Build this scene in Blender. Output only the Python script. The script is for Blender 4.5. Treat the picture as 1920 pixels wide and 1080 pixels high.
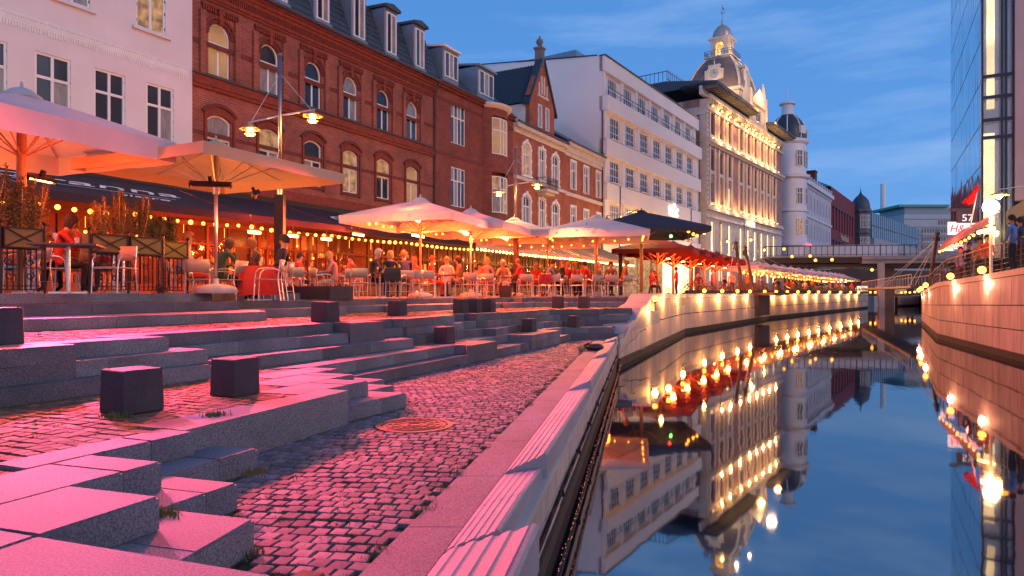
import bpy, bmesh, math, random
from math import radians as R, sin, cos, tan, pi
from mathutils import Vector, Matrix
random.seed(7)
for o in list(bpy.data.objects): bpy.data.objects.remove(o)
scn = bpy.context.scene
COL = scn.collection
EYE = 2.05                     # eye height above the canal water (water is z = 0)
# ------------------------------------------------------------ camera
cd = bpy.data.cameras.new('camera'); cam = bpy.data.objects.new('camera', cd); COL.objects.link(cam)
cam.location = (0, 0, EYE); cam.rotation_euler = (R(90), 0, 0)
cd.sensor_width = 36; cd.lens = 24; cd.shift_y = 8/1920; cd.clip_start = .05; cd.clip_end = 4000
scn.camera = cam
# ------------------------------------------------------------ world (blue hour sky with thin cloud)
w = bpy.data.worlds.new('World'); scn.world = w; w.use_nodes = True
nt = w.node_tree; N = nt.nodes; L = nt.links
for n in list(N): N.remove(n)
def wn(t, **k):
    n = N.new(t)
    for a, b in k.items(): setattr(n, a, b)
    return n
wo = wn('ShaderNodeOutputWorld'); bg = wn('ShaderNodeBackground'); bg.inputs[1].default_value = 1.0
tc = wn('ShaderNodeTexCoord'); sx = wn('ShaderNodeSeparateXYZ'); L.new(tc.outputs['Generated'], sx.inputs[0])
rp = wn('ShaderNodeValToRGB'); L.new(sx.outputs[2], rp.inputs[0])
cr = rp.color_ramp
cr.elements[0].position = 0.0; cr.elements[0].color = (.125, .285, .56, 1)
cr.elements[1].position = 1.0; cr.elements[1].color = (.042, .145, .38, 1)
for p, c in ((.10, (.095, .245, .53, 1)), (.25, (.072, .21, .50, 1)), (.45, (.055, .18, .46, 1))):
    e = cr.elements.new(p); e.color = c
# thin clouds, stretched along the horizon
mp = wn('ShaderNodeMapping'); mp.inputs['Scale'].default_value = (1.2, 1.2, 7.5); L.new(tc.outputs['Generated'], mp.inputs[0])
nz = wn('ShaderNodeTexNoise'); nz.inputs['Scale'].default_value = 2.6; nz.inputs['Detail'].default_value = 10; nz.inputs['Roughness'].default_value = .58
L.new(mp.outputs[0], nz.inputs[0])
cm = wn('ShaderNodeMapRange'); cm.inputs[1].default_value = .50; cm.inputs[2].default_value = .74; L.new(nz.outputs[0], cm.inputs[0])
cmul = wn('ShaderNodeMath', operation='MULTIPLY'); cmul.inputs[1].default_value = .55; L.new(cm.outputs[0], cmul.inputs[0])
mx = wn('ShaderNodeMixRGB'); mx.inputs[2].default_value = (.22, .36, .60, 1); L.new(cmul.outputs[0], mx.inputs[0]); L.new(rp.outputs[0], mx.inputs[1])
# the sun has gone down behind the photographer: the sky there keeps a broad pale afterglow
dp = wn('ShaderNodeVectorMath', operation='DOT_PRODUCT'); dp.inputs[1].default_value = (.56, -.82, .10); L.new(tc.outputs['Generated'], dp.inputs[0])
gm = wn('ShaderNodeMapRange', interpolation_type='SMOOTHSTEP'); gm.inputs[1].default_value = -.15; gm.inputs[2].default_value = 1.0; L.new(dp.outputs['Value'], gm.inputs[0])
m2 = wn('ShaderNodeMixRGB'); m2.inputs[2].default_value = (.74, .58, .64, 1)
zf_ = wn('ShaderNodeMapRange', interpolation_type='SMOOTHSTEP'); zf_.inputs[1].default_value = 0; zf_.inputs[2].default_value = .65; zf_.inputs[3].default_value = 1; zf_.inputs[4].default_value = 0; L.new(sx.outputs[2], zf_.inputs[0])
zm_ = wn('ShaderNodeMath', operation='MULTIPLY'); L.new(gm.outputs[0], zm_.inputs[0]); L.new(zf_.outputs[0], zm_.inputs[1]); L.new(zm_.outputs[0], m2.inputs[0]); L.new(mx.outputs[0], m2.inputs[1])
L.new(m2.outputs[0], bg.inputs[0]); L.new(bg.outputs[0], wo.inputs[0])
# ------------------------------------------------------------ last soft light of the evening
sd = bpy.data.lights.new('sun', 'SUN'); sd.energy = .34; sd.angle = R(25); sd.color = (1, .84, .86)
so = bpy.data.objects.new('sun', sd); COL.objects.link(so)
so.rotation_euler = Vector((-.62, .66, -.46)).to_track_quat('-Z', 'Y').to_euler()
vs = scn.view_settings; vs.view_transform = 'Standard'; vs.look = 'None'; vs.exposure = 0.62; vs.gamma = 1; vs.use_curve_mapping = False
cy = scn.cycles; cy.use_denoising = True
try: cy.denoiser = 'OPENIMAGEDENOISE'
except Exception: pass
cy.max_bounces = 6; cy.diffuse_bounces = 3; cy.glossy_bounces = 3; cy.transmission_bounces = 4; cy.transparent_max_bounces = 8
cy.sample_clamp_indirect = 4; cy.caustics_reflective = False; cy.caustics_refractive = False
cy.use_light_tree = True

# ------------------------------------------------------------ materials
MATS = {}
def mat(name, col, rough=.7, metal=0, var=.25, vs_=3.0, bump=0, bs=60, emit=None, es=0, spec=.5, trans=0, alpha=1, fine=0, fs=200, col2=None, vscale=(1,1,1)):
    """Principled with a noise tint between col and a darker/other colour and an optional bump"""
    if name in MATS: return MATS[name]
    m = bpy.data.materials.new(name); m.use_nodes = True; n = m.node_tree.nodes; l = m.node_tree.links
    b = n['Principled BSDF']; b.inputs['Roughness'].default_value = rough; b.inputs['Metallic'].default_value = metal
    b.inputs['Specular IOR Level'].default_value = spec
    b.inputs['Transmission Weight'].default_value = trans; b.inputs['Alpha'].default_value = alpha
    c4 = tuple(col) + (1,)
    t = n.new('ShaderNodeTexCoord'); mpn = n.new('ShaderNodeMapping'); mpn.inputs['Scale'].default_value = vscale
    l.new(t.outputs['Object'], mpn.inputs[0])
    if var or col2:
        z = n.new('ShaderNodeTexNoise'); z.inputs['Scale'].default_value = vs_; z.inputs['Detail'].default_value = 6; l.new(mpn.outputs[0], z.inputs[0])
        mr = n.new('ShaderNodeMapRange'); mr.inputs[1].default_value = .3; mr.inputs[2].default_value = .7; l.new(z.outputs[0], mr.inputs[0])
        mi = n.new('ShaderNodeMixRGB'); mi.inputs[1].default_value = c4
        mi.inputs[2].default_value = (tuple(col2) if col2 else tuple(x*(1-var) for x in col)) + (1,)
        l.new(mr.outputs[0], mi.inputs[0]); out = mi.outputs[0]
        if fine:
            z2 = n.new('ShaderNodeTexNoise'); z2.inputs['Scale'].default_value = fs; z2.inputs['Detail'].default_value = 2; l.new(t.outputs['Object'], z2.inputs[0])
            m3 = n.new('ShaderNodeMapRange'); m3.inputs[1].default_value = .35; m3.inputs[2].default_value = .65; m3.inputs[3].default_value = 1-fine; m3.inputs[4].default_value = 1+fine
            l.new(z2.outputs[0], m3.inputs[0])
            mm = n.new('ShaderNodeMixRGB'); mm.blend_type = 'MULTIPLY'; mm.inputs[0].default_value = 1
            l.new(out, mm.inputs[1]); l.new(m3.outputs[0], mm.inputs[2]); out = mm.outputs[0]
        l.new(out, b.inputs['Base Color'])
    else: b.inputs['Base Color'].default_value = c4
    if bump:
        z = n.new('ShaderNodeTexNoise'); z.inputs['Scale'].default_value = bs; z.inputs['Detail'].default_value = 4; l.new(t.outputs['Object'], z.inputs[0])
        bn = n.new('ShaderNodeBump'); bn.inputs['Strength'].default_value = bump; bn.inputs['Distance'].default_value = .01
        l.new(z.outputs[0], bn.inputs['Height']); l.new(bn.outputs[0], b.inputs['Normal'])
    if emit:
        b.inputs['Emission Color'].default_value = tuple(emit) + (1,); b.inputs['Emission Strength'].default_value = es
    MATS[name] = m; return m
def emis(name, col, st, sample=False, noise=0, ns=3):
    m = mat(name, (.1, .1, .1), .6, var=0, emit=col, es=st)
    if not sample: m.cycles.emission_sampling = 'NONE'
    if noise and 'nz' not in m:
        m['nz'] = 1
        n = m.node_tree.nodes; l = m.node_tree.links; b = n['Principled BSDF']
        t = n.new('ShaderNodeTexCoord'); z = n.new('ShaderNodeTexNoise'); z.inputs['Scale'].default_value = ns; z.inputs['Detail'].default_value = 4
        l.new(t.outputs['Object'], z.inputs[0])
        mr = n.new('ShaderNodeMapRange'); mr.inputs[1].default_value = .38; mr.inputs[2].default_value = .64; mr.inputs[3].default_value = st*(1-noise); mr.inputs[4].default_value = st*(1+noise)
        l.new(z.outputs[0], mr.inputs[0]); l.new(mr.outputs[0], b.inputs['Emission Strength'])
    return m
def brick_mat(name, c1, c2, cm_, axis='X', bw=.24, rh=.077, ms=.010):
    if name in MATS: return MATS[name]
    m = bpy.data.materials.new(name); m.use_nodes = True; n = m.node_tree.nodes; l = m.node_tree.links; b = n['Principled BSDF']
    t = n.new('ShaderNodeTexCoord'); s = n.new('ShaderNodeSeparateXYZ'); c = n.new('ShaderNodeCombineXYZ'); l.new(t.outputs['Object'], s.inputs[0])
    l.new(s.outputs[0 if axis == 'X' else 1], c.inputs[0]); l.new(s.outputs[2], c.inputs[1])
    br = n.new('ShaderNodeTexBrick'); l.new(c.outputs[0], br.inputs[0]); br.inputs['Scale'].default_value = 1
    br.inputs['Brick Width'].default_value = bw; br.inputs['Row Height'].default_value = rh; br.inputs['Mortar Size'].default_value = ms
    br.inputs['Color1'].default_value = c1 + (1,); br.inputs['Color2'].default_value = c2 + (1,); br.inputs['Mortar'].default_value = cm_ + (1,)
    z = n.new('ShaderNodeTexNoise'); z.inputs['Scale'].default_value = .9; z.inputs['Detail'].default_value = 6; l.new(t.outputs['Object'], z.inputs[0])
    mr = n.new('ShaderNodeMapRange'); mr.inputs[1].default_value = .3; mr.inputs[2].default_value = .7; mr.inputs[3].default_value = .7; mr.inputs[4].default_value = 1.2; l.new(z.outputs[0], mr.inputs[0])
    mm = n.new('ShaderNodeMixRGB'); mm.blend_type = 'MULTIPLY'; mm.inputs[0].default_value = 1; l.new(br.outputs[0], mm.inputs[1]); l.new(mr.outputs[0], mm.inputs[2])
    l.new(mm.outputs[0], b.inputs['Base Color']); b.inputs['Roughness'].default_value = .85
    bn = n.new('ShaderNodeBump'); bn.inputs['Strength'].default_value = .5; bn.inputs['Distance'].default_value = .006; bn.invert = True
    l.new(br.outputs['Fac'], bn.inputs['Height']); l.new(bn.outputs[0], b.inputs['Normal'])
    MATS[name] = m; return m

granite = mat('granite_grey', (.19, .19, .22), .75, var=.45, vs_=1.3, bump=.3, bs=180, fine=.5, fs=95)
granite_d = mat('granite_dark', (.125, .115, .14), .7, var=.45, vs_=1.6, bump=.3, bs=180, fine=.5, fs=95)
granite_top = mat('granite_pale', (.165, .165, .205), .7, var=.4, vs_=1.1, bump=.3, bs=160, fine=.45, fs=95)
core_m = mat('bedding_sand', (.035, .035, .018), .95, var=.5, vs_=9, bump=.6, bs=60)
sett_m = [mat('sett_a', (.15, .125, .155), .72, var=.35, vs_=14, bump=.35, bs=90, fine=.15, fs=120),
          mat('sett_b', (.20, .16, .195), .68, var=.3, vs_=14, bump=.35, bs=90, fine=.15, fs=120),
          mat('sett_c', (.10, .085, .115), .75, var=.35, vs_=14, bump=.35, bs=90, fine=.15, fs=120)]
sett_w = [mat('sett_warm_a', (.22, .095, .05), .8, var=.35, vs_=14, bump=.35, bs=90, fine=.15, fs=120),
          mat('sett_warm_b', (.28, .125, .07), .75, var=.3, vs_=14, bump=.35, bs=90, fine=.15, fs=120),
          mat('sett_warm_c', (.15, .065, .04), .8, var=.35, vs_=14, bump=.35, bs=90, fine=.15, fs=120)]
block_m = mat('bollard_basalt', (.045, .035, .05), .7, var=.35, vs_=4, bump=.3, bs=120, fine=.3, fs=110)
grass_m = mat('moss_grass', (.13, .14, .03), .8, var=.5, vs_=8)

# ------------------------------------------------------------ mesh helper
class MB:
    def __init__(s): s.v = []; s.f = []; s.m = []; s.M = None
    def add(s, vs, fs, mi=0):
        k = len(s.v)
        s.v += [tuple(s.M @ Vector(v)) if s.M else tuple(v) for v in vs]
        for f in fs: s.f.append([i + k for i in f]); s.m.append(mi)
    def box(s, x0, x1, y0, y1, z0, z1, mi=0, rz=0, c=None):
        vs = [(x, y, z) for z in (z0, z1) for x, y in ((x0, y0), (x1, y0), (x1, y1), (x0, y1))]
        if rz:
            cx, cy_ = c or ((x0+x1)/2, (y0+y1)/2)
            vs = [(cx+(x-cx)*cos(rz)-(y-cy_)*sin(rz), cy_+(x-cx)*sin(rz)+(y-cy_)*cos(rz), z) for x, y, z in vs]
        s.add(vs, [(0,3,2,1),(4,5,6,7),(0,1,5,4),(1,2,6,5),(2,3,7,6),(3,0,4,7)], mi)
    def prism(s, poly, z0, z1, mi=0, bottom=True):
        n = len(poly)
        a = sum(poly[i][0]*poly[(i+1)%n][1]-poly[(i+1)%n][0]*poly[i][1] for i in range(n))
        if a < 0: poly = poly[::-1]
        g = (lambda z, i: z[i]) if isinstance(z1, (list, tuple)) else (lambda z, i: z)
        vs = [(p[0], p[1], z0) for p in poly] + [(p[0], p[1], g(z1, i)) for i, p in enumerate(poly)]
        fs = [tuple(range(n, 2*n))] + [(i, (i+1)%n, n+(i+1)%n, n+i) for i in range(n)]
        if bottom: fs.append(tuple(range(n-1, -1, -1)))
        s.add(vs, fs, mi)
    def tube(s, p0, p1, r0, r1=None, n=8, mi=0, cap=True):
        r1 = r0 if r1 is None else r1
        p0 = Vector(p0); p1 = Vector(p1); d = (p1-p0)
        if d.length < 1e-6: return
        d.normalize(); a = d.orthogonal().normalized(); b = d.cross(a)
        vs = []
        for p, r in ((p0, r0), (p1, r1)):
            for i in range(n):
                t = 2*pi*i/n; vs.append(p + a*r*cos(t) + b*r*sin(t))
        fs = [(i, (i+1)%n, n+(i+1)%n, n+i) for i in range(n)]
        if cap: fs += [tuple(range(n-1, -1, -1)), tuple(range(n, 2*n))]
        s.add(vs, fs, mi)
    def path(s, pts, r, n=6, mi=0):
        for a, b in zip(pts, pts[1:]): s.tube(a, b, r, n=n, mi=mi)
    def lathe(s, prof, c=(0,0,0), n=16, mi=0, a0=0, a1=2*pi, sq=False):
        full = abs(a1-a0-2*pi) < 1e-4; k = n if full else n+1
        vs = []
        for r, z in prof:
            for i in range(k):
                t = a0+(a1-a0)*i/n
                if sq: m_ = max(abs(cos(t)), abs(sin(t))); rr = r/m_
                else: rr = r
                vs.append((c[0]+rr*cos(t), c[1]+rr*sin(t), c[2]+z))
        fs = []
        for j in range(len(prof)-1):
            for i in range(n if full else n):
                i2 = (i+1) % k if full else i+1
                fs.append((j*k+i, j*k+i2, (j+1)*k+i2, (j+1)*k+i))
        s.add(vs, fs, mi)
    def ball(s, c, r, n=8, mi=0, sz=1):
        prof = [(max(r*sin(pi*j/n), 1e-4), -r*sz*cos(pi*j/n)) for j in range(n+1)]
        s.lathe(prof, c, n=max(6, n), mi=mi)
    def build(s, name, mats, parent=None, smooth=False, me_only=False):
        me = bpy.data.meshes.new(name); me.from_pydata(s.v, [], s.f)
        for m in (mats if isinstance(mats, (list, tuple)) else [mats]): me.materials.append(m)
        if any(s.m): me.polygons.foreach_set('material_index', s.m)
        if smooth: me.polygons.foreach_set('use_smooth', [True]*len(me.polygons))
        me.update()
        if me_only: return me
        return link(name, me, parent)
def link(name, me, parent=None, loc=None):
    o = bpy.data.objects.new(name, me); COL.objects.link(o)
    if parent: o.parent = parent
    if loc is not None: o.location = loc
    return o
def smooth_by_angle(me, ang=40):
    bm = bmesh.new(); bm.from_mesh(me)
    for e in bm.edges: e.smooth = len(e.link_faces) == 2 and e.calc_face_angle(0) < R(ang)
    for f in bm.faces: f.smooth = True
    bm.to_mesh(me); bm.free()
def tag(o, label=None, cat=None, group=None, kind=None):
    if label: o['label'] = label
    if cat: o['category'] = cat
    if group: o['group'] = group
    if kind: o['kind'] = kind
    return o
def empty(name, loc=(0,0,0), rz=0, label=None, cat=None, group=None, kind=None):
    o = bpy.data.objects.new(name, None); COL.objects.link(o); o.empty_display_size = .2
    o.location = loc; o.rotation_euler = (0, 0, rz)
    return tag(o, label, cat, group, kind)
def copy_tree(o, parent=None):
    c = o.copy(); COL.objects.link(c)
    if parent: c.parent = parent
    for ch in list(o.children): copy_tree(ch, c)
    return c
def inst(proto, loc, rz=0, label=None, group=None, s=1):
    c = copy_tree(proto); c.location = loc; c.rotation_euler = (0, 0, rz)
    if s != 1: c.scale = (s, s, s)
    if label: c['label'] = label
    if group: c['group'] = group
    return c
def PX(px, Y, y=None):
    """point seen at pixel px (and y) at distance Y"""
    return Vector(((px-960)/1280*Y, Y, EYE + ((548-y)/1280*Y if y is not None else 0)))
def lamp_light(name, loc, col, power, r=.08, parent=None, spot=None, rot=None):
    d = bpy.data.lights.new(name, 'SPOT' if spot else 'POINT'); d.energy = power; d.color = col; d.shadow_soft_size = r
    if spot: d.spot_size = spot; d.spot_blend = .6
    o = bpy.data.objects.new(name, d); COL.objects.link(o); o.location = loc
    if rot: o.rotation_euler = rot
    if parent: o.parent = parent
    return o
ORD = ['first', 'second', 'third', 'fourth', 'fifth', 'sixth', 'seventh', 'eighth', 'ninth', 'tenth', 'eleventh', 'twelfth', 'thirteenth',
       'fourteenth', 'fifteenth', 'sixteenth', 'seventeenth', 'eighteenth', 'nineteenth', 'twentieth']
# ============================================================ TERRACES
zA0, zA1, zA2, zB, zB2, zB3, zC, zM, zD = [EYE+z for z in (-.02, -.18, -.34, -.5, -.66, -.82, -.98, -1.145, -1.31)]
eA0 = [(-12.2,1.0),(-6.0,13.64),(-6.75,14.0),(-5.25,16.95),(-6.0,17.3),(-6.9,19.2)]
eA1 = [(-11.2,1.0),(-5.24,13.1),(-5.75,13.7),(-3.6,18.1),(-4.05,18.45),(-1.2,22.6),(-.85,22.3),(.0,23.5),(.35,23.3),(1.1,23.9),(2.3,23.9),(2.35,24.3),(5.2,24.7)]
eA2 = [(-10.2,0.5),(-4.34,12.09),(-4.9,13.2),(-3.75,15.5),(-4.35,15.8),(-3.3,17.6),(-2.95,17.4),(-.35,22.0),(-.1,21.8),(.75,23.1),(1.9,23.1),(1.95,23.5),(4.95,23.7)]
eB = [(-6.6,0.8),(-4.16,6.51),(-4.42,6.62),(-3.87,7.71),(-4.3,7.92),(-2.92,11.17),(-2.61,11.03),(-2.2,11.74),(-2.6,12.08),(-2.25,12.85),(-1.97,12.8),(-1.25,14.9),(-1.42,15.3),(-1.1,15.85),(-.82,15.75),(.29,17.98),(1.11,20.0),(2.6,20.38),(2.85,21.05),(3.75,21.3)]
eB2 = [(-5.9,2.9),(-3.52,7.92),(-4.07,8.2),(-2.64,11.03),(-2.30,12.35),(-1.85,13.2),(-1.05,14.9),(-1.15,15.25),(-.82,15.75),(-.55,15.7),(.35,18.6),(1.2,19.95),(1.5,20.15),(3.6,20.75)]
eB3 = [(-6.1,1.85),(-3.41,7.77),(-3.7,7.95),(-1.75,12.13),(-2.05,12.45),(-.65,15.3),(-.35,15.3),(.42,18.1),(1.45,19.6),(2.1,19.8),(2.2,20.25),(3.45,20.3)]
eC = [(.9,1.85),(-.82,2.37),(-1.91,2.75),(-1.69,3.28),(-2.24,3.46),(-2.03,3.96),(-2.55,4.13),(-2.24,4.81),(-2.52,4.92),(-1.64,6.79),(-1.89,6.88),(-1.59,7.56),(-2.07,7.71),(-1.88,8.15),(-2.43,8.33),(-2.22,8.77),(-2.65,8.93),(-1.06,12.66),(-.75,12.6),(-.3,13.66),(-.78,13.9),(-.09,15.7),(.46,15.62),(1.24,17.6),(.86,17.85),(1.42,18.95),(2.17,19.13),(2.85,19.18)]
eM = [(-1.5,2.45),(-1.30,3.45),(-1.85,3.62),(-1.65,4.11),(-2.18,4.28),(-1.86,5.0),(-2.39,5.15),(-1.65,6.88),(-1.20,7.78),(-1.66,7.93),(-1.45,8.42),(-1.86,8.56),(-1.68,9.0),(-2.19,9.22),(-.79,12.5),(-.74,12.62),(-.40,13.5),(.19,15.0),(.4,15.6),(.75,16.3),(1.24,17.6),(1.62,18.7),(2.4,18.9),(2.85,18.95)]
back = {'A': [(9, 27), (9, 300), (-60, 300), (-60, 0.5)]}
steps = empty('terrace_steps', (0,0,0), kind='structure')
steps['label'] = 'broad zigzag granite steps descending from the cafe terrace to the canal'
def poly_of(e, bk): return list(e) + bk
BK = [(6.5, 23.0), (6.5, 26), (-14, 26), (-14, .6)]
polyC = poly_of(eC, [(3.2,21.0),(3.2,26),(-14,26),(-14,.2),(.9,.2)])
polyM = poly_of(eM, [(3.0,20),(-10,24),(-10,2.3)])
polyB = poly_of(eB, [(4.1,23.5),(4.1,28),(-14,28),(-14,.8)])
polyB2 = poly_of(eB2, [(3.8,23),(-14,26),(-14,2.9)])
polyB3 = poly_of(eB3, [(3.5,23),(-14,26),(-14,1.85)])
polyA2 = poly_of(eA2, [(5.2,26),(-14,26),(-14,.5)])
polyA1 = poly_of(eA1, [(5.6,25.9),(8.65,34.1),(12,42),(-16,42),(-20,1.0)])
polyA0 = poly_of(eA0, [(-16,30),(-24,20),(-20,1.0)])
def core(poly, ztop, zbot, m, inset=0):
    b = MB(); b.prism(poly, zbot, ztop); return b.build('step_core', m, steps)
def insetpoly(edge, d):
    """shift an open polyline to its left (the high side) by d with mitred corners"""
    out = []
    for i, p in enumerate(edge):
        ds = []
        if i > 0: a = Vector(p)-Vector(edge[i-1]); ds.append(a.normalized())
        if i < len(edge)-1: a = Vector(edge[i+1])-Vector(p); ds.append(a.normalized())
        ns = [Vector((-t.y, t.x)) for t in ds]
        n = ns[0] if len(ns) == 1 else (ns[0]+ns[1])
        n.normalize(); k = max(.35, n.dot(ns[0])); q = Vector(p)+n*d/k
        out.append((q.x, q.y))
    return out
def slab(q, ztop, h, mats, g=.006):
    q = [Vector(v) for v in q]; c = sum(q, Vector((0,0)))/len(q)
    q2 = [v+(c-v).normalized()*g for v in q]
    a = sum(q2[i].x*q2[(i+1)%len(q2)].y-q2[(i+1)%len(q2)].x*q2[i].y for i in range(len(q2)))
    if a < 0: q2 = q2[::-1]
    bm = bmesh.new(); top = [bm.verts.new((v.x-c.x, v.y-c.y, 0)) for v in q2]; bot = [bm.verts.new((v.x-c.x, v.y-c.y, -h+.003)) for v in q2]; n = len(q2); bm.faces.new(top)
    for j in range(n): bm.faces.new((bot[j], bot[(j+1)%n], top[(j+1)%n], top[j]))
    bm.faces.new(bot[::-1]); ed = [e for e in bm.edges if all(v.co.z > -.001 for v in e.verts)]
    if c.y < 14: bmesh.ops.bevel(bm, geom=ed, offset=.010, segments=2, affect='EDGES')
    bmesh.ops.recalc_face_normals(bm, faces=bm.faces)
    me = bpy.data.meshes.new('granite_block'); bm.to_mesh(me); bm.free(); me.materials.append(random.choice(mats))
    link('granite_block', me, steps, (c.x, c.y, ztop+random.uniform(-.0015,.0015)))
SLABQ = []
def teeth(edge, ztop, h, mats, i0, i1, first_len=None, rec=False):
    """zigzag part: every tooth is one long slab as wide as its short end, running back along the step line"""
    A = Vector((.39, .92)).normalized()
    for i in range(i0, i1):
        a, b_ = Vector(edge[i]), Vector(edge[i+1]); d = b_-a
        if d.x > -.1 or d.length > .9: continue          # only the short ends that step back to the left
        prev = Vector(edge[i-1]); L_ = max(1.12, (a-prev).length+.02)
        if first_len and i == i0: L_ = first_len
        u = (prev-a).normalized(); k = max(1, round(L_/1.15)) if L_ > 1.4 else 1; exp = (a-prev).length
        cuts = [j/k for j in range(k+1)]
        if k == 1 and exp > .4 and L_ > .9: cuts = [0, min(.5, exp*.45/L_), 1]
        for t0, t1 in zip(cuts, cuts[1:]):
            q = [a+u*L_*t0, a+u*L_*t1, b_+u*L_*t1, b_+u*L_*t0]; slab(q, ztop, h, mats, .004)
            if rec: SLABQ.append([(v.x, v.y) for v in q])
def rings(edge, ztop, h, w_, mats, mind=0, maxlen=1.05, name='granite_block', clip=None, i0=0, i1=None):
    inn = insetpoly(edge, w_); g = .006
    for i in range(i0, (i1 if i1 is not None else len(edge)-1)):
        a0, a1 = Vector(edge[i]), Vector(edge[i+1]); b0, b1 = Vector(inn[i]), Vector(inn[i+1])
        ln = (a1-a0).length
        if ln < .12: continue
        k = max(1, round(ln/maxlen)); cuts = [0]+[min(.97, max(.03, (j+random.uniform(-.12,.12))/k)) for j in range(1, k)]+[1]
        for t0, t1 in zip(cuts, cuts[1:]):
            if (b1-b0).dot(a1-a0) <= 0: q = [a0.lerp(a1,t0), a0.lerp(a1,t1), (b0+b1)/2]
            else: q = [a0.lerp(a1,t0), a0.lerp(a1,t1), b0.lerp(b1,t1), b0.lerp(b1,t0)]
            c = sum(q, Vector((0,0)))/len(q)
            q2 = []
            for v in q:
                dd = (c-v); q2.append(v+dd.normalized()*g)
            zz = ztop+random.uniform(-.0015,.0015)
            bm = bmesh.new()
            top = [bm.verts.new((v.x-c.x, v.y-c.y, 0)) for v in q2]; bot = [bm.verts.new((v.x-c.x, v.y-c.y, -h+.003)) for v in q2]
            n = len(q2); bm.faces.new(top)
            for j in range(n): bm.faces.new((bot[j], bot[(j+1)%n], top[(j+1)%n], top[j]))
            bm.faces.new(bot[::-1]); bm.normal_update()
            ed = [e for e in bm.edges if all(v.co.z > -.001 for v in e.verts)]
            if c.y < 14: bmesh.ops.bevel(bm, geom=ed, offset=.010, segments=2, affect='EDGES')
            bmesh.ops.recalc_face_normals(bm, faces=bm.faces)
            me = bpy.data.meshes.new(name); bm.to_mesh(me); bm.free(); me.materials.append(random.choice(mats))
            o = link(name, me, steps, (c.x, c.y, zz))
G1 = [granite, granite, granite_top]; G2 = [granite_d, granite_d, granite]
core(insetpoly(eC,.02)+polyC[len(eC):], zC-.06, zD-.15, granite_d); core(insetpoly(eC,.35)+polyC[len(eC):], zC-.024, zD-.1, core_m); core(insetpoly(eM,.02)+polyM[len(eM):], zM-.004, zD-.15, granite_d)
core(insetpoly(eB3,.02)+polyB3[len(eB3):], zB3-.004, zC-.15, granite); core(insetpoly(eB2,.02)+polyB2[len(eB2):], zB2-.004, zC-.15, granite)
core(insetpoly(eB,.02)+polyB[len(eB):], zB-.06, zC-.15, granite_d); core(insetpoly(eB,.35)+polyB[len(eB):], zB-.024, zC-.1, core_m)
core(insetpoly(eA2,.02)+polyA2[len(eA2):], zA2-.004, zB-.15, granite); core(insetpoly(eA1,.02)+polyA1[len(eA1):], zA1-.004, zB-.15, granite_top)
core(insetpoly(eA0,.02)+polyA0[len(eA0):], zA0-.004, zB-.15, granite_top)
GT = [granite_top, granite_top, granite]
near = [[(.9,1.85),(-.82,2.37),(-.98,1.93),(.75,1.42)],[(-.82,2.37),(-1.91,2.75),(-2.07,2.31),(-.98,1.93)],[(-1.91,2.75),(-2.80,3.06),(-2.96,2.62),(-2.07,2.31)],[(-2.80,3.06),(-3.7,3.37),(-3.86,2.93),(-2.96,2.62)]]
for q in near: slab(q, zC, .165, GT); SLABQ.append(q)
teeth(eC, zC, .165, GT, 3, 16, first_len=.57, rec=True)
rings(eC, zC+.001, .165, .42, G1+[granite_top], i0=16)
teeth(eM, zM, .165, GT, 1, 13); slab([(-1.5,2.45),(-1.30,3.45),(-1.85,3.62),(-2.0,2.6)], zM-.001, .165, GT)
rings(eM, zM, .165, .42, G2, i0=13)
rings(eB3, zB3, .16, .4, G2); rings(eB2, zB2, .16, .4, G1); rings(eB, zB, .16, .4, G2)
rings(eA2, zA2, .16, .4, G1, maxlen=1.4); rings(eA1, zA1, .16, .4, G2, maxlen=1.4); rings(eA0, zA0, .16, .4, G1, maxlen=1.5)
# tall two-riser front blocks that interrupt the steps
def tall(poly, ztop, zbot):
    b = MB(); b.prism(poly, zbot, ztop+.003); b.build('granite_block', random.choice([granite, granite_d]), steps)
tall([(-6.3,1.9),(-4.157,6.51),(-4.5,6.67),(-6.7,2.1)], zB, zB3)
tall([(-2.615,11.02),(-2.195,11.745),(-2.55,12.0),(-2.93,11.25)], zB, zB3)
tall([(-.83,12.56),(-.745,12.59),(-.295,13.66),(-.62,13.8),(-1.0,12.9)], zC, zD)
tall([(-1.55,5.06+.0),(-1.635,6.795),(-1.9,6.9),(-2.5,4.93)][1:3]+[(-2.52,4.925),(-2.32,4.83)], zC, zD)

# ------------------------------------------------------------ cobbles
def inside(p, poly):
    x, y = p; r = False; n = len(poly); j = n-1
    for i in range(n):
        xi, yi = poly[i]; xj, yj = poly[j]
        if (yi > y) != (yj > y) and x < (xj-xi)*(y-yi)/(yj-yi)+xi: r = not r
        j = i
    return r
TH = .1914; kd = Vector((TH, 1)).normalized(); kn = Vector((kd.y, -kd.x))     # canal heading and its right-hand normal
def sett_mesh(seed):
    rnd = random.Random(seed); bm = bmesh.new(); a, b_ = .0465, .0515
    base = [(-a,-b_),(a,-b_),(a,b_),(-a,b_)]
    base = [(x*rnd.uniform(.86,1.04), y*rnd.uniform(.86,1.04)) for x, y in base]
    lo = [bm.verts.new((x, y, -.06)) for x, y in base]; mid = [bm.verts.new((x, y, -.008)) for x, y in base]
    tp = [bm.verts.new((x*.93, y*.93, rnd.uniform(-.0015,.0015))) for x, y in base]; c = bm.verts.new((0, 0, .002))
    for i in range(4):
        j = (i+1) % 4
        bm.faces.new((lo[i], lo[j], mid[j], mid[i])); bm.faces.new((mid[i], mid[j], tp[j], tp[i])); bm.faces.new((tp[i], tp[j], c))
    for f in bm.faces: f.smooth = False
    me = bpy.data.meshes.new('sett'); bm.to_mesh(me); bm.free(); return me
SETTS = []
SETTW = []
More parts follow.
